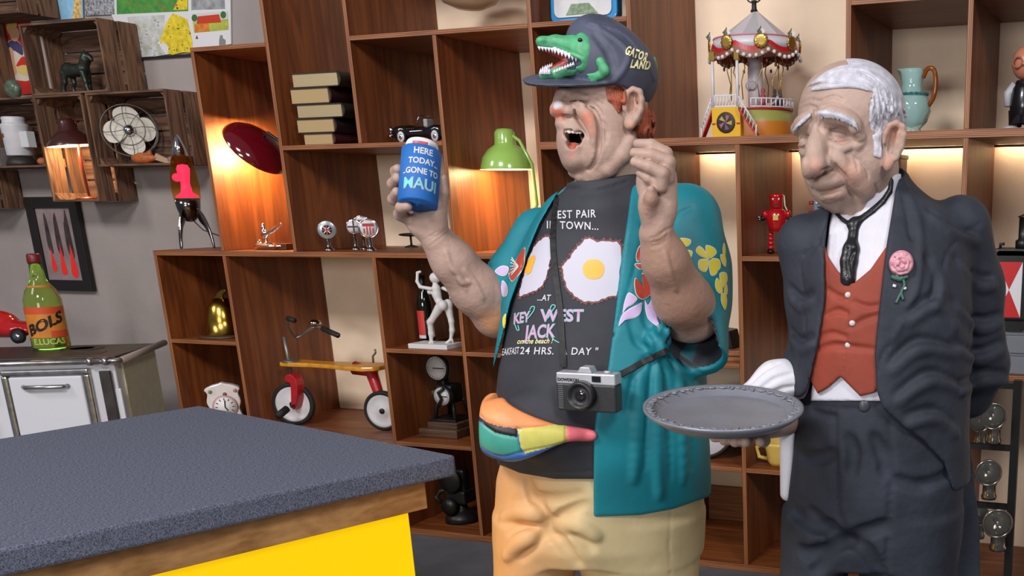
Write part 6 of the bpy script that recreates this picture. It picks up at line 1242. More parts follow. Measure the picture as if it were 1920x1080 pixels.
# ---- helmet, clock
hm, s_, P = root('brass_helmet', 'brass fireman\'s helmet with comb on the lower left shelf', 'helmet', 424, 4.19, Z2)
M_brass = mat('brass', srgb(190, 150, 66), 0.22, metal=1.0, noise=0.2, nscale=20)
MB().lathe([(0.122, 0.0), (0.112, 0.014), (0.082, 0.03), (0.08, 0.09), (0.068, 0.15), (0.038, 0.19), (0, 0.20)], 40).build('dome', M_brass, hm)
MB().prism([(x, z) for x, z in spline([(-0.085, 0.05), (-0.075, 0.13), (-0.03, 0.20), (0.02, 0.235), (0.05, 0.232), (0.02, 0.2), (0.06, 0.15), (0.07, 0.06)], 4, True)], 0.010).build('comb', M_brass, hm, bevel=0.002)
MB().lathe([(0.122, 0.0), (0.130, 0.004), (0.124, 0.012), (0.112, 0.016)], 40).build('brim', mat('brim_dark', srgb(70, 54, 36), 0.4), hm)
ck, s_, P = root('porcelain_clock', 'small painted porcelain clock on the bottom left shelf', 'clock', 427, 4.16, Z1, 0.7); ztop = atY(427, 720, 4.16)[2]-Z1
k = ztop; M_por = mat('porcelain', srgb(214, 206, 206), 0.2, noise=0.08, nscale=30)
MB().prism([(x*k, z*k) for x, z in spline([(-0.36, 0), (0.36, 0), (0.34, 0.3), (0.40, 0.5), (0.36, 0.72), (0.42, 0.84), (0.26, 0.93), (0.1, 0.97), (0, 1.0), (-0.1, 0.97), (-0.26, 0.93), (-0.42, 0.84), (-0.36, 0.72), (-0.40, 0.5), (-0.34, 0.3)], 3, True)], 0.05, c=(0, 0, 0.0075)).build('case', M_por, ck, bevel=0.006)
MB().lathe([(0, 0), (0.27*k, 0), (0.30*k, 0.006), (0.28*k, 0.012), (0, 0.012)], 28, (0.02*k, -0.025, 0.42*k), M=Matrix.Rotation(PI/2, 3, 'X')).build('bezel', mat('bezel_pink', srgb(190, 150, 150), 0.3), ck); dl = MB().cyl((0.02*k, -0.036, 0.42*k), 0.25*k, 0.003, 28, axis=(0, -1, 0)).build('dial', mat('dial_white', srgb(224, 222, 220), 0.4), ck)
for a in range(12): MB().box((0.02*k+0.2*k*math.sin(a*PI/6), -0.0395, 0.42*k+0.2*k*math.cos(a*PI/6)), (0.004, 0.001, 0.012), M=Matrix.Rotation(a*PI/6, 3, 'Y')).build('numeral', M_blk, dl)
for a, l in ((0.1, 0.17), (2.6, 0.12)): MB().box((0.02*k+l*k/2*math.sin(a), -0.0405, 0.42*k+l*k/2*math.cos(a)), (0.006, 0.001, l*k), M=Matrix.Rotation(a, 3, 'Y')).build('hand', M_blk, dl)
for x, c in ((-0.28, (110, 130, 90)), (0.30, (176, 120, 120)), (0.05, (120, 80, 50))): MB().ball((x*k, -0.026, (0.82 if x != 0.05 else 0.74)*k), (0.05*k, 0.006, 0.05*k), 10).build('painted_flower', mat('paint_%d' % c[0], srgb(*c), 0.4), ck)
# ---- lava lamp
lv, s_, P = root('lava_lamp', 'rocket lava lamp with pink wax on tripod fins', 'lamp', 366, 4.30, Z3); k = 0.553
M_met = mat('polished_dark', srgb(120, 112, 110), 0.15, metal=1.0)
MB().lathe([(0, 0.13), (0.02, 0.132), (0.045, 0.16), (0.055, 0.20), (0.060, 0.245), (0, 0.245)], 32).build('cup', M_met, lv)
MB().lathe([(0.062, 0.246), (0.066, 0.30), (0.060, 0.37), (0.045, 0.435), (0.037, 0.452)], 32).build('glass', mat('glass_amber', srgb(255, 176, 84), 0.02, trans=1.0, ior=1.03, spec=0.6), lv)
MB().lathe([(0, 0.452), (0.038, 0.452), (0.026, 0.50), (0.012, 0.54), (0.004, 0.553), (0, 0.553)], 28).build('cap', M_chr, lv)
wax = mat('wax_pink', srgb(240, 40, 140), 0.4, emit=(1.0, 0.04, 0.30), estr=1.1)
MB().lathe([(0, 0.25), (0.052, 0.25), (0.05, 0.258), (0.026, 0.275), (0.020, 0.32), (0.026, 0.36), (0.030, 0.39), (0.022, 0.408), (0, 0.412)], 24, (0.004, 0, 0)).build('wax', wax, lv); MB().ball((-0.034, -0.01, 0.348), (0.022, 0.018, 0.02), 16).build('wax', wax, lv)
for i, a in enumerate((PI*0.95, -PI*0.42, PI*0.05)):
    ca, sa_ = math.cos(a), math.sin(a); pts = spline([(0.045, 0.20), (0.075, 0.17), (0.10, 0.11), (0.112, 0.05), (0.115, 0.004), (0.108, 0.004), (0.10, 0.05), (0.08, 0.10), (0.05, 0.14)], 4, True); m = MB(); Mx = Matrix.Rotation(a, 3, 'Z'); m.prism([tuple(p) for p in pts], 0.012, M=Mx); m.build('fin', M_met, lv, bevel=0.003)
MB().tube([(0.02, 0, 0.135), (0.05, 0.02, 0.09), (0.12, 0.05, 0.06), (0.25, 0.06, 0.07)], 0.0028, 8).build('cable', MATS['iron_dark'], lv)
# ---- maroon lamp
Pm = atY(479, 280, 4.185); sM = pxm(Pm); rm_ = 61*sM
ml, s_, P = root('enamel_lamp', 'dark red enamel lamp lighting the tall left cell', 'lamp', 600, 4.42, Z3); P = np.array([-3.95, 4.45, Z3]); ml.location = tuple(P); c0 = Pm-P
imgx, imgy, away = RC[0], RC[1], RC[2]
n_ = -0.72*imgx+0.60*imgy+0.42*away; n_ = Vector(n_/np.linalg.norm(n_)); MLm = Vector((0, 0, -1)).rotation_difference(n_).to_matrix()
M_mar = mat('enamel_maroon', srgb(96, 10, 22), 0.12, coat=1.0)
m = MB(); m.lathe([(rm_, 0), (rm_*0.99, 0.009), (rm_*0.90, 0.032), (rm_*0.7, 0.056), (rm_*0.42, 0.073), (rm_*0.2, 0.08), (0, 0.082)], 44, c0, 0, MLm); m.lathe([(rm_, 0), (rm_*0.97, 0.008), (rm_*0.88, 0.028), (rm_*0.68, 0.051), (rm_*0.4, 0.067), (0, 0.076)], 44, c0, 1, MLm); m.build('shade', [M_mar, M_inn], ml, clean=False)
MB().ball(Vector(c0)+MLm @ Vector((0, 0, 0.03)), 0.026, 14).build('bulb', MATS['bulb_warm'], ml)
tp = Vector(c0)+MLm @ Vector((0, 0, 0.081)); MB().tube([tp, tp+MLm @ Vector((0, 0, 0.03)), (0.0, 0.0, 0.33), (0.0, 0.0, 0.012)], 0.007, 10).build('stem', MATS['iron_dark'], ml); MB().lathe([(0, 0), (0.06, 0), (0.058, 0.012), (0.015, 0.02), (0, 0.02)], 26).build('base', M_mar, ml)
point('maroon_lamp_light', tuple(Pm+np.array(n_)*0.015+np.array([0.035, 0.07, -0.02])), 15, (1, 0.70, 0.34), 0.03)
# ---- chrome mascots and badges
ms, s_, P = root('car_mascot', 'chrome car mascot of a leaning figure on a radiator cap', 'mascot', 505, 4.16, Z3); k = 45*s_
Ms = Sculpt((-0.11, -0.05, 0), (0.13, 0.05, 0.15), 0.0028)
Ms.cone((-0.06, 0, 0.014), (0.03, 0, 0.014), 0.022, 0.020, 0.008); Ms.ell((-0.055, 0, 0.03), (0.012, 0.012, 0.02), np.eye(3), 0.005); Ms.cone((-0.01, 0, 0.03), (-0.01, 0, 0.06), 0.010, 0.008, 0.006); Ms.ell((-0.012, 0, 0.075), (0.022, 0.017, 0.020), np.eye(3), 0.008); Ms.chain([(-0.018, 0, 0.09), (-0.018, 0, 0.108)], [0.013, 0.010], 0.005); Ms.ell((-0.018, 0, 0.118), (0.008, 0.008, 0.009), np.eye(3), 0.002); Ms.chain([(0.0, 0, 0.078), (0.04, 0, 0.09), (0.10, -0.005, 0.122)], [0.013, 0.010, 0.006], 0.006); Ms.ell((0.0, 0, 0.018), (0.085, 0.03, 0.012), np.eye(3), 0.008)
sculpt_local(ms, 'figure', Ms, M_chr); MB().box((0.02, 0.02, 0.015), (0.18, 0.05, 0.03)).build('plinth', wood('plinth_wood', srgb(50, 24, 16), srgb(92, 48, 30), 'X'), ms, bevel=0.003)
M_bface = mat('badge_white', srgb(212, 206, 206), 0.35); M_bred = mat('badge_red', srgb(168, 44, 56), 0.35); M_bdark = mat('badge_dark', srgb(44, 44, 56), 0.35); M_bgl = mat('badge_ring', srgb(150, 156, 158), 0.25, metal=0.6)
for u, v, rp, Y, lab, st in ((618, 431, 17, 4.14, 'round car badge with clear rim and flag centre, standing alone', 0), (668.5, 425, 14, 4.22, 'white car badge with a dark cross', 1), (684, 420, 15, 4.26, 'car badge partly hidden behind the striped one', 2), (696, 428, 17.5, 4.15, 'round car badge with red and white stripes', 3)):
    b_, s_, P = root('car_badge', lab, 'badge', u, Y, Z3, 0.6, 'enamelled car badges'); c = Vector((0, 0, at_(P, u, v, Y)[2])); r_ = rp*s_; Mx = Matrix.Rotation(PI/2, 3, 'X')
    MB().lathe([(0, 0), (0.024, 0), (0.024, 0.006), (0.016, 0.012), (0.009, 0.02), (0.008, c[2]-r_*0.9), (0, c[2]-r_*0.9)], 20).build('foot', M_chr, b_)
    MB().lathe([(0, -0.005), (r_*0.9, -0.005), (r_, -0.003), (r_, 0.003), (r_*0.9, 0.005), (0, 0.005)], 32, c, M=Mx).build('disc', M_bgl if st == 0 else M_chr, b_)
    ri = r_*(0.52 if st == 0 else 0.84); MB().cyl(c+Vector((0, -0.005, 0)), ri, 0.002, 28, axis=(0, -1, 0)).build('face', M_bface if st else M_bdark, b_)
    if st in (0, 1):
        MB().box(c+Vector((0, -0.0078, 0)), (ri*0.24, 0.001, ri*1.9)).box(c+Vector((0, -0.0078, 0)), (ri*1.9, 0.001, ri*0.24)).build('cross', M_bred if st == 0 else M_bdark, b_)
        if st == 0:
            for a in (PI/4, -PI/4): MB().box(c+Vector((0, -0.0073, 0)), (ri*0.2, 0.0006, ri*1.8), M=Matrix.Rotation(a, 3, 'Y')).build('diagonal', M_bface, b_)
        else: MB().box(c+Vector((0, -0.006, -ri*0.85)), (ri*1.0, 0.002, ri*0.16)).build('band', mat('badge_orange', srgb(196, 92, 50), 0.4), b_)
    else:
        for i in range(4): MB().box(c+Vector(((i-1.5)*ri*0.36, -0.0078, -ri*0.3)), (ri*0.17, 0.001, ri*(1.0 if 0 < i < 3 else 0.6))).build('stripe', M_bred, b_)
        MB().box(c+Vector((0, -0.0078, ri*0.42)), (ri*1.4, 0.001, ri*0.36)).build('band', M_bred, b_)
        MB().tube([c+Vector((r_*0.98*math.cos(a), -0.004, r_*0.98*math.sin(a))) for a in np.linspace(0, 2*PI, 29)[:-1]], 0.004, 8, closed=True).build('rim', M_chr, b_)
st_, s_, P = root('display_stand', 'small dark oval stand behind the held can', 'stand', 772, 4.52, Z3); zt = at_(P, 772, 440, 4.52)[2]
MB().lathe([(0, 0), (0.035, 0), (0.03, 0.006), (0.006, 0.012), (0.005, zt-0.01), (0.02, zt-0.006), (0, zt-0.004)], 20).build('foot', MATS['iron_dark'], st_); MB().ball((0, 0, zt), (0.066, 0.04, 0.009), 22).build('plate', MATS['iron_dark'], st_)
# ---- books
zb = ZB; bm_ = mat('page_paper', srgb(172, 146, 104), 0.7, bump=0.0006, bscale=400); bg = mat('page_gold', srgb(206, 184, 142), 0.3, metal=0.5, bump=0.0004, bscale=400)
for i, (u0, u1, th, gold, col, lab) in enumerate(((568, 620, 0.052, 0, (58, 18, 28), 'lowest old book of the stack, maroon spine'), (555, 622, 0.062, 0, (34, 20, 24), 'second old book from the bottom of the stack, dark cover'), (555, 637, 0.060, 1, (30, 26, 22), 'third old book of the stack, shiny gilt pages'), (543, 612, 0.068, 0, (44, 18, 20), 'fourth old book of the stack, brown-black spine'), (546, 629, 0.062, 1, (38, 32, 26), 'topmost old book of the stack, pale gilt pages'))):
    Y0 = 4.07; x0 = xfor(u0, Y0, zb+th/2); x1 = xfor(u1, Y0, zb+th/2)+0.012; w_ = x1-x0
    b_ = thing('book', lab, 'book', (x0, Y0, zb), 0.0, 'old hardbacks stacked flat'); dp = 0.26; cv_ = 0.004
    MB().box((w_/2, dp/2, th/2), (w_-0.012, dp-0.008, th-2*cv_)).build('pages', bg if gold else bm_, b_); mc_ = mat('cover_%d' % i, srgb(*col), 0.5, noise=0.2)
    for z in (cv_/2, th-cv_/2): MB().box((w_/2, dp/2, z), (w_+0.004, dp+0.004, cv_)).build('cover', mc_, b_)
    pts = [(w_+0.002+0.016*math.sin(PI*t), th*t) for t in np.linspace(0, 1, 9)]+[(w_-0.002+0.012*math.sin(PI*t), th*t) for t in np.linspace(1, 0, 9)]
    m = MB(); m.prism(pts, dp+0.004, c=(0, dp/2, 0)); m.build('spine', mc_, b_); zb += th+0.0005
# ---- black convertible
cc, s_, P = root('model_car', 'black model convertible with whitewall tyres', 'model car', 795, 4.19, ZB); cc.scale = (1.0, 1.0, 1.3); Cx = Sculpt((-0.17, -0.06, 0.0), (0.2, 0.06, 0.10), 0.003)
Cx.ell((-0.03, 0, 0.036), (0.12, 0.045, 0.021), np.eye(3), 0.02); Cx.ell((0.09, 0, 0.036), (0.10, 0.045, 0.022), np.eye(3), 0.02); Cx.ell((-0.09, 0, 0.042), (0.06, 0.032, 0.018), np.eye(3), 0.02)
for y in (-0.036, 0.036): Cx.ell((-0.09, y, 0.036), (0.052, 0.016, 0.023), np.eye(3), 0.008); Cx.ell((0.10, y, 0.034), (0.06, 0.016, 0.024), np.eye(3), 0.008)
Cx.ell((0.04, 0, 0.062), (0.04, 0.03, 0.018), np.eye(3), 0.004, 'cut')
for x in (-0.08, 0.10): Cx.cone((x, -0.08, 0.018), (x, 0.08, 0.018), 0.024, 0.024, 0.002, 'cut')
M_bk = mat('car_black', srgb(12, 12, 14), 0.1, coat=1.0); sculpt_local(cc, 'body', Cx, M_bk)
for x in (-0.08, 0.10):
    for y in (-0.046, 0.046):
        wv = MB().cyl((x, y-0.006, 0.022), 0.022, 0.012, 24, axis=(0, 1, 0)).build('wheel', M_rub, cc); MB().cyl((x, y-0.0075, 0.022), 0.0175, 0.015, 24, axis=(0, 1, 0)).build('whitewall', M_wwh, wv); MB().ball((x, y-0.006 if y < 0 else y+0.006, 0.022), (0.010, 0.005, 0.010), 12).build('hubcap', M_chr, wv)
MB().tube([(-0.145, -0.045, 0.026), (-0.155, 0, 0.026), (-0.145, 0.045, 0.026)], 0.007, 8).build('bumper', M_chr, cc); MB().box((-0.145, 0, 0.042), (0.012, 0.04, 0.026)).build('grille', M_chr, cc, bevel=0.004)
for y in (-0.036, 0.036): MB().ball((-0.142, y, 0.046), 0.011, 12).build('headlight', M_chr, cc)
MB().tube([(-0.005, -0.034, 0.06), (0.012, -0.032, 0.088), (0.012, 0.032, 0.088), (-0.005, 0.034, 0.06)], 0.0028, 8).build('windscreen_frame', M_chr, cc); MB().box((0.035, 0, 0.066), (0.02, 0.05, 0.026)).build('seat', mat('seat_grey', srgb(150, 148, 150), 0.5), cc, bevel=0.004)
for i in range(4): MB().box((-0.045+i*0.011, -0.046, 0.048), (0.005, 0.004, 0.003)).build('vent', M_chr, cc)
# ---- green lamp
Pg = atY(951, 318, 4.27); sG = pxm(Pg); gl_, s_, P = root('green_lamp', 'glossy lime green table lamp lighting its shelf cell', 'lamp', 979, 4.27, Z3); c0 = Pg-P; r_ = 49*sG
M_lime = mat('enamel_lime', srgb(150, 190, 92), 0.2, coat=0.7); M_pale = mat('enamel_pale_green', srgb(206, 214, 130), 0.3, coat=0.5)
m = MB(); m.lathe([(r_, 0), (r_*0.99, 0.012), (r_*0.9, 0.05), (r_*0.68, 0.085), (r_*0.42, 0.104), (r_*0.40, 0.115), (r_*0.38, 0.155), (r_*0.30, 0.170), (0, 0.175)], 44, c0); m.lathe([(r_, 0), (r_*0.965, 0.012), (r_*0.87, 0.046), (r_*0.62, 0.082), (0, 0.10)], 44, c0, 1); m.build('shade', [M_lime, M_inn], gl_, clean=False)
MB().ball(c0+np.array([0, 0, 0.05]), 0.03, 14).build('bulb', MATS['bulb_warm'], gl_)
MB().tube([(c0[0]+0.02, 0, c0[2]+0.155), (c0[0]+0.075, 0.0, c0[2]+0.12), (c0[0]+0.13, 0.0, c0[2]+0.02), (c0[0]+0.14, 0, c0[2]-0.15), (0.03, 0, 0.06), (0, 0, 0.02)], 0.0075, 10).build('stem', M_lime, gl_)
MB().lathe([(0, 0), (0.068, 0), (0.068, 0.010), (0.055, 0.022), (0.03, 0.032), (0.012, 0.036), (0.010, 0.05), (0, 0.052)], 32).build('base', M_pale, gl_)
point('green_lamp_light', tuple(Pg+np.array([0, 0, 0.015])), 8.5, (1, 0.72, 0.36), 0.03)
# ---- hanging glass lamp, blue tin
for i, j in ((3, 5), (5, 6)): sboard(i, j, 2.69)
Ph = atY(882, 20, 4.32); sP = pxm(Ph); gpd = thing('glass_pendant', 'frosted glass bowl lamp hanging in the top cell', 'lamp', tuple(Ph)); r_ = 68*sP
MB().lathe([(0, 0), (r_*0.35, 0.006), (r_*0.7, 0.03), (r_*0.95, 0.075), (r_, 0.12), (r_*0.99, 0.124), (r_*0.93, 0.075), (r_*0.68, 0.034), (0, 0.010)], 44).build('bowl', mat('glass_frosted', srgb(232, 214, 186), 0.25, trans=0.6, ior=1.2), gpd)
for a in (0.3, 2.4, 4.5): MB().tube([(r_*0.97*math.cos(a), r_*0.97*math.sin(a), 0.12), (0, 0, 0.30)], 0.003, 6).build('chain', M_gal, gpd)
MB().tube([(0, 0, 0.30), (0, 0, 2.671-Ph[2])], 0.006, 8).build('rod', M_gal, gpd)
bt, s_, P = root('picture_tin', 'blue rimmed picture tin above the cap', 'tin', 1093, 4.12, Z5); w_ = 142*s_
m = MB(); rr = 0.03; rect = [(x, z) for cx, cz, a0 in ((w_/2-rr, rr, -PI/2), (w_/2-rr, 0.22-rr, 0), (-w_/2+rr, 0.22-rr, PI/2), (-w_/2+rr, rr, PI)) for x, z in [(cx+rr*math.cos(a0+t*PI/10), cz+rr*math.sin(a0+t*PI/10)) for t in range(6)]]
Mtl = Matrix.Rotation(-0.08, 3, 'X'); m.prism(rect, 0.05, M=Mtl, c=(0, 0.03, 0.004)); m.build('tin', mat('tin_blue', srgb(40, 136, 196), 0.3, coat=0.3), bt, bevel=0.006)
MB().prism([(x*0.86, 0.022+z*0.86) for x, z in rect], 0.004, M=Mtl, c=(0, 0.001, 0.004)).build('picture', mat('tin_picture', srgb(206, 204, 206), 0.4, noise=0.06), bt)
MB().prism([(-0.075, 0.03), (0.07, 0.03), (0.05, 0.05), (0.03, 0.07), (-0.05, 0.07)], 0.004, M=Mtl, c=(0, -0.0015, 0.004)).build('printed_wreath', mat('wreath_green', srgb(120, 140, 110), 0.5, noise=0.4, nscale=60), bt)
# ---- wine bottle, figurine
wbt, s_, P = root('wine_bottle', 'dark wine bottle with red label behind the white figurine', 'bottle', 803, 4.225, Z2); r_ = 0.036
MB().lathe([(0, 0), (r_, 0.003), (r_, 0.19), (r_*0.8, 0.225), (r_*0.4, 0.25), (r_*0.36, 0.31), (r_*0.4, 0.315), (0, 0.32)], 32).build('glass', mat('glass_wine', srgb(16, 20, 14), 0.08, coat=0.6), wbt); arcband(wbt, 'label', r_+0.0008, -0.9, 0.5, 0.045, 0.16, mat('label_scarlet', srgb(196, 60, 56), 0.6)); arcband(wbt, 'label_foot', r_+0.0009, -0.9, 0.5, 0.03, 0.045, M_pap); arcband(wbt, 'label', r_+0.0008, 1.0, 2.0, 0.035, 0.10, M_pap)
MB().lathe([(r_*0.37, 0.262), (r_*0.40, 0.264), (r_*0.43, 0.32), (0, 0.322)], 20).build('capsule', mat('capsule_black', srgb(22, 20, 20), 0.4), wbt)
fg, s_, P = root('dancer_figurine', 'white figurine of a posing dancer in high heels', 'figurine', 817, 4.125, Z2); Yg = 4.125
def gq(u, v, o=0.0): q_ = atY(u, v, Yg)-P; q_[1] += o; return q_
Fg = Sculpt((-0.16, -0.09, 0.0), (0.17, 0.10, 0.42), 0.0028); g = 0.001
Fg.ell(gq(813.5, 521), (0.019, 0.021, 0.023), np.eye(3), 0.005); Fg.ell(gq(817, 520, 0.004), (0.021, 0.022, 0.025), np.eye(3), 0.004); Fg.cone(gq(815, 530), gq(817, 538), 0.009, 0.010, 0.006)
Fg.chain([gq(818, 541), gq(819, 553), gq(822, 563), gq(829, 572)], [0.0192, 0.0184, 0.0144, 0.0200], 0.012); Fg.ell(gq(809, 547, -0.012), (0.012, 0.012, 0.012), np.eye(3), 0.006); Fg.ell(gq(809, 547, 0.016), (0.012, 0.012, 0.012), np.eye(3), 0.006)
Fg.ell(gq(834, 572, -0.016), (0.023, 0.022, 0.024), np.eye(3), 0.006); Fg.ell(gq(837, 571, 0.014), (0.023, 0.022, 0.024), np.eye(3), 0.006)
Fg.chain([gq(827, 577, -0.014), gq(814, 600, -0.02), gq(811, 603, -0.02), gq(812, 625, -0.014), gq(812, 640, -0.014)], [0.0208, 0.0136, 0.0128, 0.0120, 0.0072], 0.008); Fg.chain([gq(837, 577, 0.014), gq(843, 603, 0.014), gq(844, 620, 0.016), gq(841, 638, 0.016)], [0.0200, 0.0128, 0.0120, 0.0064], 0.008)
Fg.chain([gq(813, 640, -0.014), gq(804, 648, -0.02)], [0.0072, 0.0056], 0.004); Fg.chain([gq(842, 637, 0.016), gq(834, 644, 0.008)], [0.0072, 0.0056], 0.004); Fg.cone(gq(815, 640, -0.012), gq(816, 647, -0.012), 0.004, 0.003, 0.002); Fg.cone(gq(844, 637, 0.018), gq(845, 644, 0.018), 0.004, 0.003, 0.002)
Fg.chain([gq(813, 541, -0.02), gq(796, 537, -0.03), gq(790, 527, -0.03), gq(788, 511, -0.02), gq(793, 509, -0.02)], [0.0088, 0.0080, 0.0072, 0.0064, 0.0064], 0.005); Fg.chain([gq(826, 541, 0.02), gq(837, 548, 0.03), gq(836, 560, 0.035)], [0.0088, 0.0076, 0.0064], 0.005)
M_plast = mat('plaster_white', srgb(206, 204, 204), 0.5); sculpt_local(fg, 'figure', Fg, M_plast); m = MB(); m.box((0.0, 0.0, 0.011), (0.215, 0.12, 0.022)); m.build('plinth', M_plast, fg, bevel=0.002)
# ---- weighing machine, iron machine
sm_, s_, P = root('testing_gauge', 'black mechanical gauge with two white dials on a wooden foot', 'machine', 850, 4.27, Z1); M_iron = mat('cast_iron', srgb(34, 32, 32), 0.4, metal=0.3, noise=0.2)
m = MB(); m.box((0, 0, 0.02), (0.22, 0.24, 0.04)); m.build('foot_board', wood('old_board', srgb(64, 44, 34), srgb(104, 78, 62), 'X'), sm_, bevel=0.004); MB().box((0.01, 0.0, 0.055), (0.17, 0.19, 0.03)).build('foot_block', MATS['old_board'], sm_, bevel=0.004)
zc1, zc2 = at_(P, 845, 691, 4.22)[2], at_(P, 862, 745, 4.18)[2]
for x, y in ((-0.045, -0.05), (0.055, -0.05), (-0.045, 0.05), (0.055, 0.05)): MB().tube([(x*1.2, y*1.2, 0.068), (x*0.9, y*0.9, 0.16), (x*0.7, y*0.7, zc2-0.03)], [0.012, 0.009, 0.011], 10).build('leg', M_iron, sm_)
MB().box((0.0, 0, zc2), (0.10, 0.10, 0.09)).box((-0.03, 0.0, zc2+0.08), (0.05, 0.05, 0.10)).build('housing', M_iron, sm_, bevel=0.012); MB().box((0.0, 0, 0.075), (0.15, 0.15, 0.012)).build('bed', M_iron, sm_, bevel=0.003)
Mx = Matrix.Rotation(PI/2, 3, 'X')
for (x, y, z, r_) in ((-0.014, -0.05, zc1, 0.062), (0.028, -0.085, zc2, 0.048)):
    MB().lathe([(0, -0.012), (r_, -0.012), (r_*1.04, 0), (r_, 0.012), (r_*0.9, 0.012), (0, 0.012)], 32, (x, y, z), M=Mx).build('gauge_case', M_iron, sm_); dl = MB().cyl((x, y-0.012, z), r_*0.9, 0.002, 32, axis=(0, -1, 0)).build('dial', mat('dial_grey_white', srgb(198, 196, 200), 0.5), sm_)
    MB().box((x+r_*0.2, y-0.0155, z), (r_*1.0, 0.001, 0.005)).build('needle', M_blk, dl)
    for a in range(0, 24): MB().box((x+r_*0.78*math.sin(a*PI/12), y-0.0148, z+r_*0.78*math.cos(a*PI/12)), (0.002, 0.0008, 0.007), M=Matrix.Rotation(a*PI/12, 3, 'Y')).build('tick', M_blk, dl)
MB().tube([(0.05, -0.105, zc2+0.04), (0.02, -0.11, zc2+0.02), (0.035, -0.11, zc2-0.01), (0.01, -0.11, zc2-0.05)], 0.008, 8).build('lever', M_iron, sm_); MB().tube([(-0.05, -0.02, zc2+0.01), (-0.075, -0.03, zc2)], 0.012, 10).build('spindle', M_gal, sm_)
im, s_, P = root('iron_press', 'black cast iron hand press in the bottom cell', 'machine', 868, 4.22, Z0); zz = at_(P, 868, 885, 4.22)[2]
MB().lathe([(0, 0), (0.085, 0), (0.08, 0.03), (0.05, 0.05), (0.03, 0.07), (0.03, zz*0.45), (0, zz*0.45)], 24).build('foot', M_iron, im); MB().box((0, 0, zz*0.52), (0.12, 0.10, 0.07)).box((0.02, 0, zz*0.75), (0.06, 0.06, 0.16)).build('body', M_iron, im, bevel=0.012)
MB().tube([(-0.03, -0.03, zz*0.66), (-0.085, -0.04, zz*0.62), (-0.10, -0.06, zz*0.5), (-0.07, -0.06, zz*0.42)], 0.012, 10).build('crank', M_iron, im); MB().lathe([(0, -0.01), (0.06, -0.01), (0.065, 0), (0.06, 0.01), (0, 0.01)], 28, (-0.01, -0.06, zz*0.88), M=Mx).build('flywheel', M_iron, im); MB().cyl((-0.02, -0.05, zz*0.35), 0.04, 0.03, 20, axis=(0, -1, 0)).build('gear', M_iron, im)
# ---- carousel
ca, s_, P = root('toy_carousel', 'tin toy carousel with white roof and red scalloped valance', 'toy', 1418, 4.30, Z4); q = s_
def cz(v): return atY(1418, v, 4.30)[2]-Z4
M_cw = mat('tin_white', srgb(206, 202, 208), 0.35); M_cgr = mat('tin_roof_grey', srgb(170, 166, 170), 0.4); M_crd = mat('tin_red', srgb(176, 30, 42), 0.35); M_cy = mat('tin_yellow', srgb(216, 168, 36), 0.35); M_gold = mat('gold', srgb(190, 156, 80), 0.25, metal=0.8); M_cbr = mat('tin_brown', srgb(128, 78, 48), 0.45); M_cg = mat('tin_olive', srgb(150, 150, 80), 0.4)
RE = 74*q; ze, za_ = cz(80), cz(18); n = 12
for i in range(n):
    a0, a1 = i*2*PI/n, (i+1)*2*PI/n; m = MB(); m.add([(RE*math.cos(a0), RE*math.sin(a0), ze), (RE*math.cos(a1), RE*math.sin(a1), ze), (0.006, 0, za_), (RE*0.97*math.cos(a0), RE*0.97*math.sin(a0), ze-0.004), (RE*0.97*math.cos(a1), RE*0.97*math.sin(a1), ze-0.004)], [(0, 1, 2), (0, 3, 4, 1), (3, 2, 4)]); m.build('roof_panel', M_cgr if i % 2 else mat('tin_roof_light', srgb(188, 184, 190), 0.4), ca)
RV = 80*q; z_a, z_b = cz(75), cz(97)
MB().lathe([(RV*0.93, z_a), (RV*0.945, z_a+0.002), (RV, z_b), (RV*0.985, z_b), (RV*0.93, z_a)], 60).build('valance', M_cw, ca)
MB().tube([(RV*0.95*math.cos(a), RV*0.95*math.sin(a), z_a) for a in np.linspace(0, 2*PI, 49)[:-1]], 0.003, 6, closed=True).build('valance_trim', mat('tin_pink', srgb(200, 120, 130), 0.4), ca)
V = []; F = []; nn = 96; sc_ = 8
for i in range(nn):
    a = i*2*PI/nn; dip = abs(math.sin(a*sc_/2+0.4)); zt_ = z_b+0.016-0.026*dip+0.010; V += [((RV+0.002)*math.cos(a), (RV+0.002)*math.sin(a), zt_), ((RV+0.004)*math.cos(a), (RV+0.004)*math.sin(a), zt_-0.018), ((RV+0.007)*math.cos(a), (RV+0.007)*math.sin(a), zt_-0.044)]
m = MB()
for i in range(nn): j = (i+1) % nn; F += [(3*i, 3*j, 3*j+1, 3*i+1)]
m.add(V, F); m.build('red_swag', M_crd, ca)
m = MB(); m.add(V, [(3*i+1, 3*((i+1) % nn)+1, 3*((i+1) % nn)+2, 3*i+2) for i in range(nn)]); m.build('brown_swag', M_cbr, ca)
for i in range(48):
    a = i*2*PI/48; dip = abs(math.sin(a*sc_/2+0.4)); z = z_b+0.016-0.026*dip-0.026; MB().ball(((RV+0.010)*math.cos(a), (RV+0.010)*math.sin(a), z), 0.008, 8).build('bead', M_cw, ca)
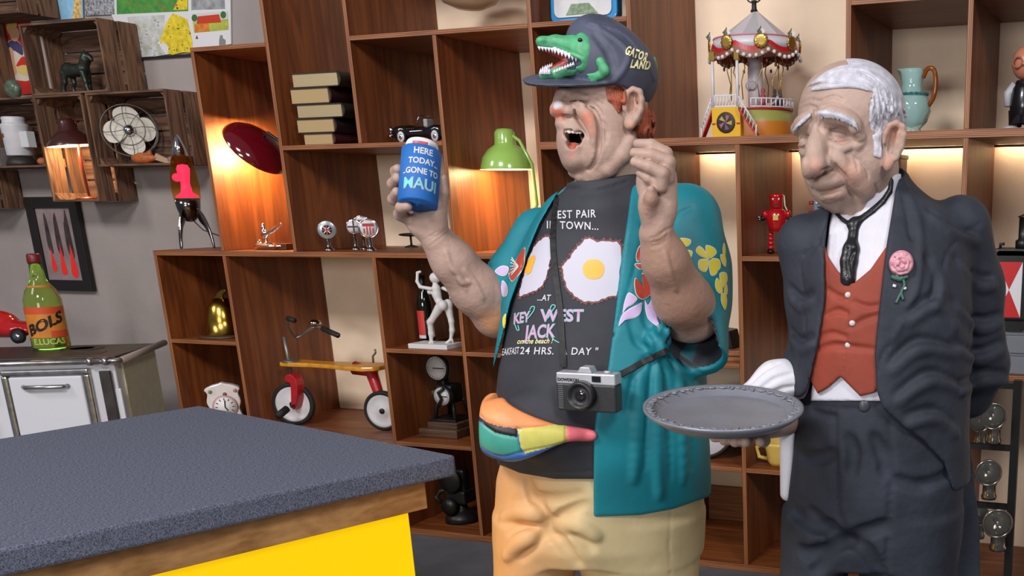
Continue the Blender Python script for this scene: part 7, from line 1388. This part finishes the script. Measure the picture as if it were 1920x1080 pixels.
for i in range(8):
    a = i*2*PI/8+0.5; c = Vector(((RV+0.006)*math.cos(a), (RV+0.006)*math.sin(a), z_b+0.018)); Mo = Matrix.Rotation(a, 3, 'Z') @ Matrix.Rotation(PI/2, 3, 'Y')
    MB().lathe([(0, 0), (0.026, 0), (0.028, 0.002), (0.022, 0.006), (0.013, 0.004), (0, 0.007)], 48, c, M=Mo, mod=lambda t, z: 1+0.07*math.cos(12*t)).build('medallion', M_gold, ca)
    MB().tube([c+Vector((0, 0, 0.022)), c+Vector((0, 0, 0.052))], [0.003, 0.002], 6).build('flagpole', M_gold, ca)
    for k_ in (-1, 1): MB().prism([(0, 0.05), (k_*0.016, 0.034), (k_*0.006, 0.02)], 0.0016, c=c+Vector((0, 0, 0.0)), M=Matrix.Rotation(0.3, 3, 'Z')).build('pennant', mat('pennant_dark', srgb(52, 62, 84), 0.5) if k_ < 0 else M_cw, ca)
MB().lathe([(0, za_-0.008), (0.016, za_-0.008), (0.010, za_+0.004), (0.009, za_+0.028), (0.013, za_+0.032), (0, za_+0.036)], 16).tube([(0, 0, za_+0.036), (0, 0, za_+0.07)], 0.004, 8).build('finial', MATS['iron_dark'], ca)
MB().tube([(0.03*math.cos(a), 0, za_+0.045+0.02*math.sin(a)) for a in np.linspace(PI, 2*PI, 10)], 0.003, 6).build('crown', MATS['iron_dark'], ca)
zd = cz(210)                                     # deck height
MB().lathe([(0, 0.006), (68*q, 0.006), (68*q, zd), (0, zd)], 48, (0.0, 0.0, 0)).build('round_base', M_cg, ca); MB().lathe([(68.5*q, 0.008), (69*q, 0.02), (69*q, zd*0.55), (68.5*q, zd*0.6)], 48).build('base_band', mat('tin_orange', srgb(190, 116, 40), 0.4), ca)
MB().lathe([(0, zd), (70*q, zd), (70*q, zd+0.006), (0, zd+0.006)], 48).build('deck', M_crd, ca)
MB().cyl((0, 0, zd+0.006), 14*q, ze-zd-0.006, 12).build('centre_column', M_cw, ca)
MB().box((-27*q, -60*q, zd/2+0.004), (56*q, 44*q, zd+0.006)).build('engine_box', M_cy, ca, bevel=0.002)
fc = Vector((-27*q, -82.5*q, zd/2+0.004)); MB().lathe([(0, 0), (18*q, 0), (18*q, 0.003), (15.5*q, 0.004), (0, 0.002)], 28, fc, M=Matrix.Rotation(PI/2, 3, 'X')).build('fan_grille', mat('grille_dark', srgb(44, 34, 38), 0.4), ca)
for i in range(5):
    a = i*2*PI/5+0.3; Mo = Matrix.Rotation(a, 3, 'Y'); MB().prism([(0.002, 0), (5*q, 12*q), (-3*q, 13*q)], 0.001, M=Mo, c=fc+Vector((0, -0.0052, 0))).build('fan_vane', mat('vane_%d' % (i % 3), srgb(*((150, 90, 110), (170, 150, 70), (110, 80, 100))[i % 3]), 0.4), ca)
for x in (-51, -3): MB().box((x*q, -82.5*q, zd/2), (0.014, 0.002, 0.006)).build('red_mark', M_crd, ca)
zr = zd+0.01
for x in (-52, -4):
    MB().tube([(x*q, -80*q, zr), (x*q, -80*q, z_b-0.035)], 0.0062, 10).build('pillar', M_cw, ca); MB().box((x*q, -80*q, z_b-0.032), (0.022, 0.022, 0.034)).build('lantern', M_gold, ca, bevel=0.003)
for x0_, x1_ in ((-52, -4),):
    for z in (zr+0.002, zr+0.042): MB().box(((x0_+x1_)/2*q, -80*q, z), ((x1_-x0_)*q, 0.005, 0.005)).build('rail', M_cw, ca)
    for i in range(8): MB().cyl(((x0_+3+i*6)*q, -80*q, zr+0.004), 0.003, 0.037, 8).build('baluster', M_cw, ca)
for z in (zr+0.0, zr+0.03): MB().tube([(70*q*math.cos(a), 70*q*math.sin(a), z) for a in np.linspace(-1.35, 1.3, 24)], 0.003, 6).build('rail', M_cw, ca)
for i in range(20): a = -1.33+i*0.135; MB().cyl((70*q*math.cos(a), 70*q*math.sin(a), zr), 0.0028, 0.03, 6).build('baluster', M_cw, ca)
for x0_, x1_, y_ in ((-56, -78, -70), (2, 36, -86)):
    MB().prism([(x0_*q, zd+0.005), (x0_*q, zd-0.008), (x1_*q, 0.0), (x1_*q, 0.010)], 0.035, c=(0, y_*q, 0)).build('ramp', M_crd, ca); MB().tube([(x0_*q, (y_-8)*q, zd+0.045), (x1_*q, (y_-8)*q, 0.042)], 0.0035, 6).tube([(x1_*q, (y_-8)*q, 0.0), (x1_*q, (y_-8)*q, 0.045)], 0.003, 6).build('stair_rail', M_cw, ca)
    for i in range(7): t = i/6.5; x = x0_+(x1_-x0_)*t; MB().tube([(x*q, (y_-8)*q, zd*(1-t)+0.004), ((x+(x1_-x0_)*0.12)*q, (y_-8)*q, (zd+0.04)*(1-t)+0.035*t)], 0.0022, 6).build('stair_lattice', M_cw, ca)
for i in range(10):
    a = i*2*PI/10+0.2; r2 = 50*q; MB().tube([(r2*math.cos(a), r2*math.sin(a), z_b-0.01), (r2*1.05*math.cos(a+0.1), r2*math.sin(a+0.1), z_b-0.07), (r2*0.95*math.cos(a-0.08), r2*0.95*math.sin(a-0.08), z_b-0.12), (r2*math.cos(a), r2*math.sin(a), zd+0.04)], 0.0022, 6).build('hanger_wire', M_gold, ca)
for i in range(22):
    a = i*2*PI/22; r2 = 62*q; MB().ball((r2*math.cos(a), r2*math.sin(a), z_b-0.036-0.012*(i % 3)), (0.005, 0.005, 0.008), 8).build('bell', mat('bell_bronze', srgb(110, 84, 54), 0.35, metal=0.6), ca)
for i, col in enumerate(((150, 60, 70), (60, 60, 56), (70, 66, 60), (150, 150, 146))):
    a = -0.9+i*0.55; r2 = 46*q; c = Vector((r2*math.cos(a), r2*math.sin(a), zd+0.006)); MB().lathe([(0, 0), (0.012, 0), (0.014, 0.03), (0.009, 0.05), (0.004, 0.054), (0.008, 0.062), (0.007, 0.072), (0, 0.076)], 12, c).build('rider', mat('rider_%d' % i, srgb(*col), 0.5), ca)
for a in (-0.7, 0.4): c = Vector((48*q*math.cos(a), 48*q*math.sin(a), zd+0.02)); MB().tube([c+Vector((0.04*math.cos(t), 0, 0.03+0.03*math.sin(t))) for t in np.linspace(PI, 2*PI, 10)], 0.006, 8).build('swing_boat', M_cgr, ca)
for x, y in ((0, -14), (-6, -12)): MB().lathe([(0, 0), (0.016, 0), (0.018, 0.003), (0.010, 0.004), (0, 0.003)], 18, (x*q, (y-1)*q, cz(162)), M=Matrix.Rotation(PI/2, 3, 'X')).build('portrait', M_cgr, ca)
# ---- glass jug
jg, s_, P = root('glass_jug', 'aqua glass jug with dimpled belly and amber handle', 'jug', 1708, 4.28, Z4); hj = atY(1708, 130, 4.28)[2]-Z4; k = hj/0.238
prof = [(0, 0.003), (0.040, 0.0), (0.042, 0.012), (0.036, 0.02), (0.058, 0.045), (0.074, 0.085), (0.072, 0.118), (0.054, 0.145), (0.042, 0.152), (0.041, 0.19), (0.045, 0.225), (0.047, 0.238), (0.044, 0.238), (0.038, 0.19), (0.038, 0.156), (0.066, 0.118), (0.068, 0.085), (0.05, 0.045), (0, 0.025)]
M_aq = mat('glass_aqua', srgb(206, 238, 236), 0.08, trans=0.72, ior=1.12, coat=0.4)
m = MB(); m.lathe([(r*k, z*k) for r, z in prof], 44, mod=lambda a, z: 1+(0.05*math.cos(10*a+z*90) if 0.03 < z < 0.14 else 0)+(0.35*max(0, math.cos(a-PI-0.35))**24 if z > 0.225*k else 0)); m.build('vessel', M_aq, jg)
for i in range(18): a = i*2*PI/18; MB().ball((0.057*k*math.cos(a), 0.057*k*math.sin(a), 0.147*k), (0.010, 0.010, 0.006), 8).build('shoulder_bead', mat('glass_teal', srgb(110, 170, 176), 0.08, trans=0.8, ior=1.15), jg)
MB().tube(spline([(0.043*k, -0.005, 0.205*k), (0.06*k, -0.01, 0.235*k), (0.085*k, -0.012, 0.232*k), (0.095*k, -0.012, 0.19*k), (0.088*k, -0.01, 0.135*k), (0.068*k, -0.005, 0.105*k)], 5), 0.009*k, 12).build('handle', mat('glass_brown', srgb(168, 92, 30), 0.06, trans=0.55, ior=1.3, coat=0.4), jg)
# ---- doll
dd_, s_, P = root('vinyl_doll', 'bald vinyl doll in black dungarees and white shoes', 'doll', 1917, 4.28, Z4); hd = atY(1915, 86, 4.28)[2]-Z4
M_df = mat('doll_skin', srgb(188, 120, 92), 0.35); M_dg = mat('doll_grey', srgb(170, 172, 178), 0.4); M_db = mat('doll_black', srgb(22, 24, 28), 0.25, coat=0.4); r_ = hd*0.20
MB().ball((0, 0, hd-r_), (r_*0.86, r_*0.85, r_), 26).build('head', M_df, dd_); MB().ball((0.004, 0.012, hd-r_*0.82), (r_*0.86, r_*0.86, r_*0.84), 26).build('hair_cap', M_dg, dd_)
for x in (-0.4, 0.4): MB().tube([(x*r_+r_*0.3*math.cos(a), -r_*0.84, hd-r_*1.02+r_*0.3*math.sin(a)) for a in np.linspace(0, 2*PI, 17)[:-1]], 0.0035, 6, closed=True).build('spectacle_ring', mat('spectacle_brown', srgb(140, 84, 66), 0.4), dd_)
MB().ball((0, -r_*0.9, hd-r_*1.12), (r_*0.16, r_*0.16, r_*0.12), 10).build('nose', M_df, dd_)
MB().lathe([(0, hd*0.08), (0.045, hd*0.1), (0.052, hd*0.3), (0.045, hd*0.5), (0.03, hd*0.6), (0, hd*0.62)], 28).build('dungarees', M_db, dd_)
for x in (-1, 1): MB().tube([(x*0.035, 0, hd*0.55), (x*0.06, -0.005, hd*0.45), (x*0.058, -0.01, hd*0.30)], [0.018, 0.017, 0.013], 10).build('arm', M_dg, dd_); MB().tube([(x*0.026, 0, hd*0.25), (x*0.028, 0, hd*0.05)], [0.03, 0.024], 12).build('trouser_leg', M_db, dd_); MB().ball((x*0.034-0.008, -0.03, hd*0.035), (0.03, 0.05, hd*0.035), 14).build('shoe', M_dg, dd_)
# ---- robots
def robot(u, v0, Y, lab, main, dark, face, z=Z3-0.004, key=0):
    rb, s_, P = root('toy_robot', lab, 'toy robot', u, Y, z, 0.25); h = atY(u, v0, Y)[2]-z; mm_ = mat('robot_main_%d' % key, srgb(*main), 0.2, coat=0.8); md = mat('robot_dark_%d' % key, srgb(*dark), 0.3)
    if key == 0:
        for x in (-0.105, 0.105):
            for i in range(4): MB().ball((x*h, 0, h*(0.11+0.072*i)), (h*0.058, h*0.055, h*0.043), 14).build('leg_bellows', mm_, rb)
            MB().ball((x*h, -0.02*h, h*0.045), (h*0.07, h*0.09, h*0.045), 14).build('foot', md, rb)
        MB().lathe([(0, h*0.38), (h*0.14, h*0.38), (h*0.145, h*0.46), (h*0.165, h*0.50), (h*0.185, h*0.60), (h*0.175, h*0.70), (h*0.11, h*0.755), (0, h*0.765)], 30).build('torso', mm_, rb)
        hd_ = MB().lathe([(0, h*0.765), (h*0.10, h*0.765), (h*0.115, h*0.78), (h*0.115, h*0.93), (h*0.125, h*0.955), (h*0.12, h*0.985), (h*0.06, h), (0, h)], 26).build('head', mm_, rb)
        for x in (-0.05, 0.05): MB().ball((x*h, -h*0.112, h*0.91), (h*0.016, h*0.008, h*0.018), 10).build('eye', M_wwh, hd_)
        MB().box((0, -h*0.114, h*0.82), (h*0.08, h*0.012, h*0.035)).build('mouth', md, hd_); MB().box((0, -h*0.19, h*0.61), (h*0.09, 0.004, h*0.09)).build('chest_panel', mat('panel_yellow', srgb(206, 176, 92), 0.4), rb)
        for x in (-1, 1):
            MB().ball((x*h*0.20, 0, h*0.66), (h*0.05, h*0.06, h*0.075), 12).build('shoulder', mm_, rb); MB().ball((x*h*0.235, -h*0.02, h*0.595), (h*0.04, h*0.04, h*0.045), 12).build('hand', md, rb)
            for k_ in (-1, 1): MB().tube([(x*h*0.26, -h*0.03, h*0.595), (x*h*0.32, -h*0.05, h*(0.6+0.03*k_))], 0.0025, 6).build('claw', M_chr, rb)
        MB().tube([(h*0.13, 0, h*0.97), (h*0.145, 0, h*0.8), (h*0.2, 0.01, h*0.68), (h*0.18, 0.01, h*0.45), (h*0.16, 0.01, h*0.3)], 0.003, 6).build('antenna_wire', mat('wire_cream', srgb(214, 196, 166), 0.5), rb)
    else:
        for x in (-0.1, 0.1): MB().box((x*h, 0, h*0.18), (h*0.13, h*0.14, h*0.34)).build('leg', md, rb, bevel=0.004)
        MB().box((0, 0, h*0.52), (h*0.40, h*0.22, h*0.36)).build('torso', mm_, rb, bevel=0.006); MB().box((0, -h*0.112, h*0.60), (h*0.36, 0.003, h*0.14)).build('chest_panel', md, rb)
        MB().box((0, -h*0.115, h*0.60), (h*0.05, 0.004, h*0.16)).build('chest_stripe', mm_, rb); MB().ball((0.1*h, -h*0.116, h*0.585), (h*0.04, 0.003, h*0.03), 10).build('gauge', M_wwh, rb)
        hd_ = MB().box((0, 0, h*0.80), (h*0.22, h*0.18, h*0.19)).build('head', md, rb, bevel=0.006)
        for x in (-0.05, 0.05): MB().cyl((x*h, -h*0.09, h*0.835), h*0.026, 0.006, 14, axis=(0, -1, 0)).build('eye', M_wwh, hd_)
        MB().box((0, -h*0.093, h*0.765), (h*0.09, 0.004, h*0.025)).build('mouth', MATS['iron_dark'], hd_)
        for x in (-1, 1): MB().cyl((x*h*0.11, 0, h*0.835), h*0.03, x*0.02, 12, axis=(1, 0, 0)).build('ear_knob', mm_, hd_); MB().cyl((x*h*0.2, 0, h*0.64), h*0.035, x*0.035, 12, axis=(1, 0, 0)).build('shoulder', md, rb); MB().tube([(x*h*0.29, 0, h*0.66), (x*h*0.29, -0.01, h*0.38)], h*0.02, 8).build('arm', mm_, rb)
        MB().ball((0, 0, h*0.93), (h*0.03, h*0.03, h*0.05), 10).build('antenna', mm_, rb)
    return rb
robot(1457, 363, 4.24, 'red tin robot with black feet on the middle right shelf', (178, 16, 26), (20, 16, 18), None)
robot(1538, 361, 4.30, 'blue-grey and red tin robot half hidden behind the waiter', (150, 40, 46), (110, 124, 140), None, key=1)
# ---- box behind the waiter's head, plate, yellow pot, book and black wedge
wx, s_, P = root('wooden_box', 'tall pale wooden box behind the waiter\'s ear', 'box', 1672, 4.40, Z3-0.004); hb_ = atY(1680, 291, 4.4)[2]-Z3+0.004; Wbx = wood('box_wood', srgb(120, 84, 48), srgb(176, 134, 84), 'Z')
MB().box((0, 0, hb_*0.48), (0.085, 0.12, hb_*0.96)).build('body', Wbx, wx, bevel=0.002); MB().box((0, 0, hb_*0.98), (0.095, 0.13, hb_*0.04)).build('lid', Wbx, wx, bevel=0.002)
pz = atY(1322, 796, 4.14); pl_ = thing('wall_plate', 'white enamel disc with dark rim leaning in a lower cell', 'plate', (xfor(1318, 4.14, Z1), 4.14, Z1)); r_ = 68*pxm(pz); Mp = Matrix.Rotation(-0.10, 3, 'X')
MB().lathe([(0, 0), (r_*0.9, 0), (r_*0.92, 0.006), (r_*0.9, 0.012), (0, 0.012)], 48, Mp @ Vector((0, 0, r_)), M=Mp @ Matrix.Rotation(PI/2, 3, 'X')).build('disc', mat('enamel_disc', srgb(206, 204, 214), 0.3), pl_); MB().lathe([(r_*0.9, -0.035), (r_, -0.035), (r_, 0.010), (r_*0.93, 0.013), (r_*0.9, 0.008), (r_*0.9, -0.035)], 48, Mp @ Vector((0, 0, r_+0.004)), M=Mp @ Matrix.Rotation(PI/2, 3, 'X')).build('rim', mat('rim_dark', srgb(52, 46, 46), 0.4), pl_)
yp, s_, P = root('enamel_pot', 'yellow enamel pot behind the hanging napkin', 'pot', 1466, 4.14, Z1); hh = 46*s_
MB().lathe([(0, 0), (0.05, 0), (0.062, 0.02), (0.066, hh*0.5), (0.075, hh*0.85), (0.078, hh), (0.072, hh), (0.06, hh*0.5), (0, 0.012)], 28, mod=lambda a, z: 1+0.03*math.cos(6*a)).build('body', mat('enamel_yellow', srgb(214, 180, 92), 0.35), yp)
MB().tube([(-0.07, 0, hh*0.85), (-0.11, -0.01, hh*0.7), (-0.10, -0.01, hh*0.3), (-0.06, 0, hh*0.2)], 0.009, 10).build('handle', MATS['enamel_yellow'], yp)
bb, s_, P = root('wooden_case', 'brown flat wooden case under the black wedge', 'case', 1358, 4.14, Z2, 0.12); MB().box((0, 0.03, 0.022), (0.17, 0.16, 0.044)).build('case', wood('case_wood', srgb(110, 62, 34), srgb(164, 104, 62), 'X'), bb, bevel=0.003); MB().box((0, -0.0515, 0.022), (0.165, 0.003, 0.004)).build('lid_seam', MATS['iron_dark'], bb)
bk, s_, P = root('slide_viewer', 'black wedge-shaped viewer on the brown case', 'viewer', 1358, 4.19, Z2+0.0445); MB().prism([(-0.08, 0), (0.06, 0), (0.045, 0.075), (-0.02, 0.08)], 0.10).build('body', M_iron, bk, bevel=0.004); MB().box((0.005, -0.052, 0.04), (0.05, 0.006, 0.035)).build('screen', M_gls, bk)
# ---- right edge: grey boxes, warning lantern
zg = Z2
for i in range(2):
    g_, s_, P = root('grey_box', ('lower' if i == 0 else 'upper')+' grey metal box at the right picture edge', 'box', 1955, 4.20, zg, 0.0, 'grey metal boxes'); MB().box((0, 0, 0.036), (0.25, 0.26, 0.072)).build('case', mat('box_slate', srgb(112, 116, 124), 0.45, noise=0.06), g_, bevel=0.005); MB().box((0, 0, 0.074), (0.256, 0.266, 0.008)).build('lid', mat('lid_slate', srgb(100, 104, 112), 0.45), g_, bevel=0.002); zg += 0.0785
ln, s_, P = root('signal_lantern', 'black signal lantern with red and white triangles', 'lantern', 1893, 4.16, zg); hb2 = atY(1895, 464, 4.16)[2]-zg; wv = 0.135
MB().box((0, 0, hb2*0.5+0.02), (wv, 0.14, hb2*0.86)).build('case', mat('lantern_black', srgb(22, 22, 24), 0.35), ln, bevel=0.008); MB().prism([(-wv/2, hb2*0.90), (wv/2, hb2*0.90), (wv*0.34, hb2*0.985), (-wv*0.34, hb2*0.985)], 0.14).build('hood', MATS['lantern_black'], ln, bevel=0.004)
MB().box((0, 0, 0.03), (wv*0.75, 0.12, 0.06)).build('foot', MATS['lantern_black'], ln); MB().lathe([(0, hb2*0.98), (0.03, hb2*0.98), (0.03, hb2*1.08), (0.02, hb2*1.1), (0.02, hb2*1.35), (0.028, hb2*1.36), (0, hb2*1.4)], 20, (0.035, 0, 0)).build('chimney', MATS['lantern_black'], ln); MB().tube([(-0.05, 0, hb2*0.98), (-0.05, 0, hb2*1.04), (-0.035, 0, hb2*1.04)], 0.006, 8).build('lug', MATS['lantern_black'], ln)
fy, f0_, f1_, fx0, fx1 = -0.0715, hb2*0.18, hb2*0.84, -wv*0.34, wv*0.34; cxm, czm = 0, (f0_+f1_)/2
M_sr = mat('sign_red', srgb(186, 34, 36), 0.4); M_sw = mat('sign_white', srgb(214, 212, 216), 0.4)
for tri, mm_ in ((((fx0, f1_), (fx1, f1_), (cxm, czm)), M_sr), (((fx0, f0_), (cxm, czm), (fx1, f0_)), M_sr), (((fx0, f0_), (fx0, f1_), (cxm, czm)), M_sw), (((fx1, f0_), (cxm, czm), (fx1, f1_)), M_sw)):
    m = MB(); m.prism(list(tri), 0.003, c=(0, fy-0.001, 0)); m.build('triangle', mm_, ln)
# ---- rack of old bicycle lamps
YR = 3.74; rk = thing('lamp_rack', 'black iron rack standing by the right edge behind the waiter', 'rack', (xfor(1884, YR, 0.0), YR, 0)); R_0 = np.array(rk.location); M_ri = mat('rack_iron', srgb(26, 25, 26), 0.4)
zt = atY(1888, 712, YR)[2]
for dx in (0.0, -0.20): MB().box((dx, 0, zt/2), (0.028, 0.028, zt)).build('post', M_ri, rk)
for v in (722, 838, 948): MB().box((-0.10, 0, atY(1860, v, YR)[2]), (0.20, 0.02, 0.02)).build('crossbar', M_ri, rk)
for dx in (0.0, -0.20): MB().box((dx, 0.0, 0.008), (0.05, 0.30, 0.016)).build('foot', M_ri, rk)
for u, v, rp, lab in ((1862, 780, 25, 'topmost nickel bicycle lamp on the rack'), (1853, 886, 25, 'middle nickel bicycle lamp on the rack'), (1870, 981, 28, 'lowest and largest nickel bicycle lamp on the rack'), (1836, 790, 20, 'bicycle lamp peeping out behind the waiter\'s coat, upper'), (1832, 965, 22, 'bicycle lamp peeping out behind the waiter\'s coat, lower')):
    Yl = YR-0.085 if 'peeping' not in lab else YR+0.09; Pq = atY(u, v, Yl); sl = pxm(Pq); r_ = rp*sl; bl_ = thing('bicycle_lamp', lab, 'lamp', tuple(Pq), 0.30, 'old bicycle lamps on the rack'); Mx = Matrix.Rotation(PI/2, 3, 'X')
    M_nk = mat('nickel', srgb(150, 140, 128), 0.2, metal=0.95, noise=0.25, nscale=30)
    MB().lathe([(0, -0.055), (r_*0.4, -0.05), (r_*0.8, -0.025), (r_*0.98, 0), (r_*1.04, 0.004), (r_, 0.010), (r_*0.9, 0.010), (r_*0.86, 0.0), (r_*0.6, -0.03), (0, -0.045)], 32, M=Mx).build('reflector', M_nk, bl_); MB().ball((0, -0.006, 0), (r_*0.88, 0.012, r_*0.88), 20).build('lens', mat('lens_clear', srgb(220, 220, 215), 0.03, trans=0.95, ior=1.2), bl_)
    MB().lathe([(0, 0), (r_*0.55, 0), (r_*0.6, 0.01), (r_*0.5, 0.02), (r_*0.5, 0.05), (r_*0.58, 0.055), (r_*0.5, 0.07), (0, 0.07)], 24, (0.012, 0.04, -r_-0.06)).build('burner', M_nk, bl_); MB().ball((0, 0.0, 0), (r_*0.12, r_*0.12, r_*0.2), 10).build('flame_nozzle', M_chr, bl_); MB().tube([(0, 0.04, 0), (0.0, 0.068, 0.0)], 0.010, 8).build('bracket', M_ri, bl_)
# ================================================================ the desk in front
DZ = 0.90
A_, B_ = atZ(375, 760, DZ), atZ(854, 853, DZ); n1 = atZ(0, 1030, DZ)-B_; n2 = atZ(0, 822, DZ)-A_
C_ = B_+n1/np.linalg.norm(n1)*1.75; D_ = A_+n2/np.linalg.norm(n2)*1.75; ctr = (A_+B_+C_+D_)/4
desk = thing('studio_desk', 'presenter\'s desk with grey fabric top, wooden apron and glowing yellow panel', 'desk', (ctr[0], ctr[1], 0)); d0 = np.array([ctr[0], ctr[1], 0])
def fabric():
    m = bpy.data.materials.new('grey_fabric'); m.use_nodes = True; nt = m.node_tree; b = nt.nodes['Principled BSDF']; b.inputs['Roughness'].default_value = 0.95; b.inputs['Specular IOR Level'].default_value = 0.15
    tc = nt.nodes.new('ShaderNodeTexCoord'); mp_ = nt.nodes.new('ShaderNodeMapping'); mp_.inputs['Rotation'].default_value = (0, 0, -0.28); mp_.inputs['Scale'].default_value = (110, 420, 300)
    nt.links.new(tc.outputs['Object'], mp_.inputs[0]); n = nt.nodes.new('ShaderNodeTexNoise'); n.inputs['Scale'].default_value = 1; n.inputs['Detail'].default_value = 3; nt.links.new(mp_.outputs[0], n.inputs['Vector'])
    n2_ = nt.nodes.new('ShaderNodeTexNoise'); n2_.inputs['Scale'].default_value = 260; n2_.inputs['Detail'].default_value = 1; nt.links.new(tc.outputs['Object'], n2_.inputs['Vector'])
    mx = nt.nodes.new('ShaderNodeMix'); mx.inputs['Factor'].default_value = 0.4; nt.links.new(n.outputs['Fac'], mx.inputs['A']); nt.links.new(n2_.outputs['Fac'], mx.inputs['B'])
    r = nt.nodes.new('ShaderNodeValToRGB'); r.color_ramp.elements[0].position = 0.35; r.color_ramp.elements[1].position = 0.66; r.color_ramp.elements[0].color = (*srgb(55, 59, 72), 1); r.color_ramp.elements[1].color = (*srgb(118, 122, 140), 1)
    nt.links.new(mx.outputs['Result'], r.inputs[0]); nt.links.new(r.outputs[0], b.inputs['Base Color']); bp_ = nt.nodes.new('ShaderNodeBump'); bp_.inputs['Strength'].default_value = 0.6; bp_.inputs['Distance'].default_value = 0.002; nt.links.new(mx.outputs['Result'], bp_.inputs['Height']); nt.links.new(bp_.outputs[0], b.inputs['Normal']); return m
def slab(name, poly, z0, z1, m, bev):
    P = [p[:2]-d0[:2] for p in poly]; n = len(P); mb = MB(); mb.add([(p[0], p[1], z0) for p in P]+[(p[0], p[1], z1) for p in P], [tuple(reversed(range(n))), tuple(range(n, 2*n))]+[(i, (i+1) % n, (i+1) % n+n, i+n) for i in range(n)]); return mb.build(name, m, desk, bevel=bev)
def inset(poly, ds):                             # ds: inset of each edge i -> i+1
    out = []; n = len(poly); L = []
    for i in range(n):
        a, b = poly[i][:2], poly[(i+1) % n][:2]; t = (b-a)/np.linalg.norm(b-a); nn = np.array([-t[1], t[0]]); 
        if nn @ (ctr[:2]-a) < 0: nn = -nn
        L.append((a+nn*ds[i], t))
    for i in range(n):
        (p, t), (q_, s_) = L[i-1], L[i]; k = np.linalg.solve(np.array([[t[0], -s_[0]], [t[1], -s_[1]]]), q_-p); out.append(p+t*k[0])
    return out
top = [A_, B_, C_, D_]
slab('fabric_top', top, DZ-0.058, DZ, fabric(), 0.008)
W_oak = wood('desk_oak', srgb(150, 104, 58), srgb(198, 150, 94), 'Y', 0.9, 0.5, 0.45)
ap = inset(top, (0.06, 0.055, 0.06, 0.06)); slab('apron', ap, DZ-0.145, DZ-0.0585, W_oak, 0.003)
lp = inset(top, (0.10, 0.085, 0.10, 0.10)); slab('light_panel', lp, 0.10, DZ-0.1455, mat('panel_glow', (0.5, 0.28, 0.0), 0.4, emit=(1.0, 0.62, 0.0), estr=0.72), 0.0)
slab('plinth', inset(top, (0.14, 0.14, 0.14, 0.14)), 0.0, 0.0995, mat('plinth_black', srgb(30, 30, 32), 0.5), 0.0)
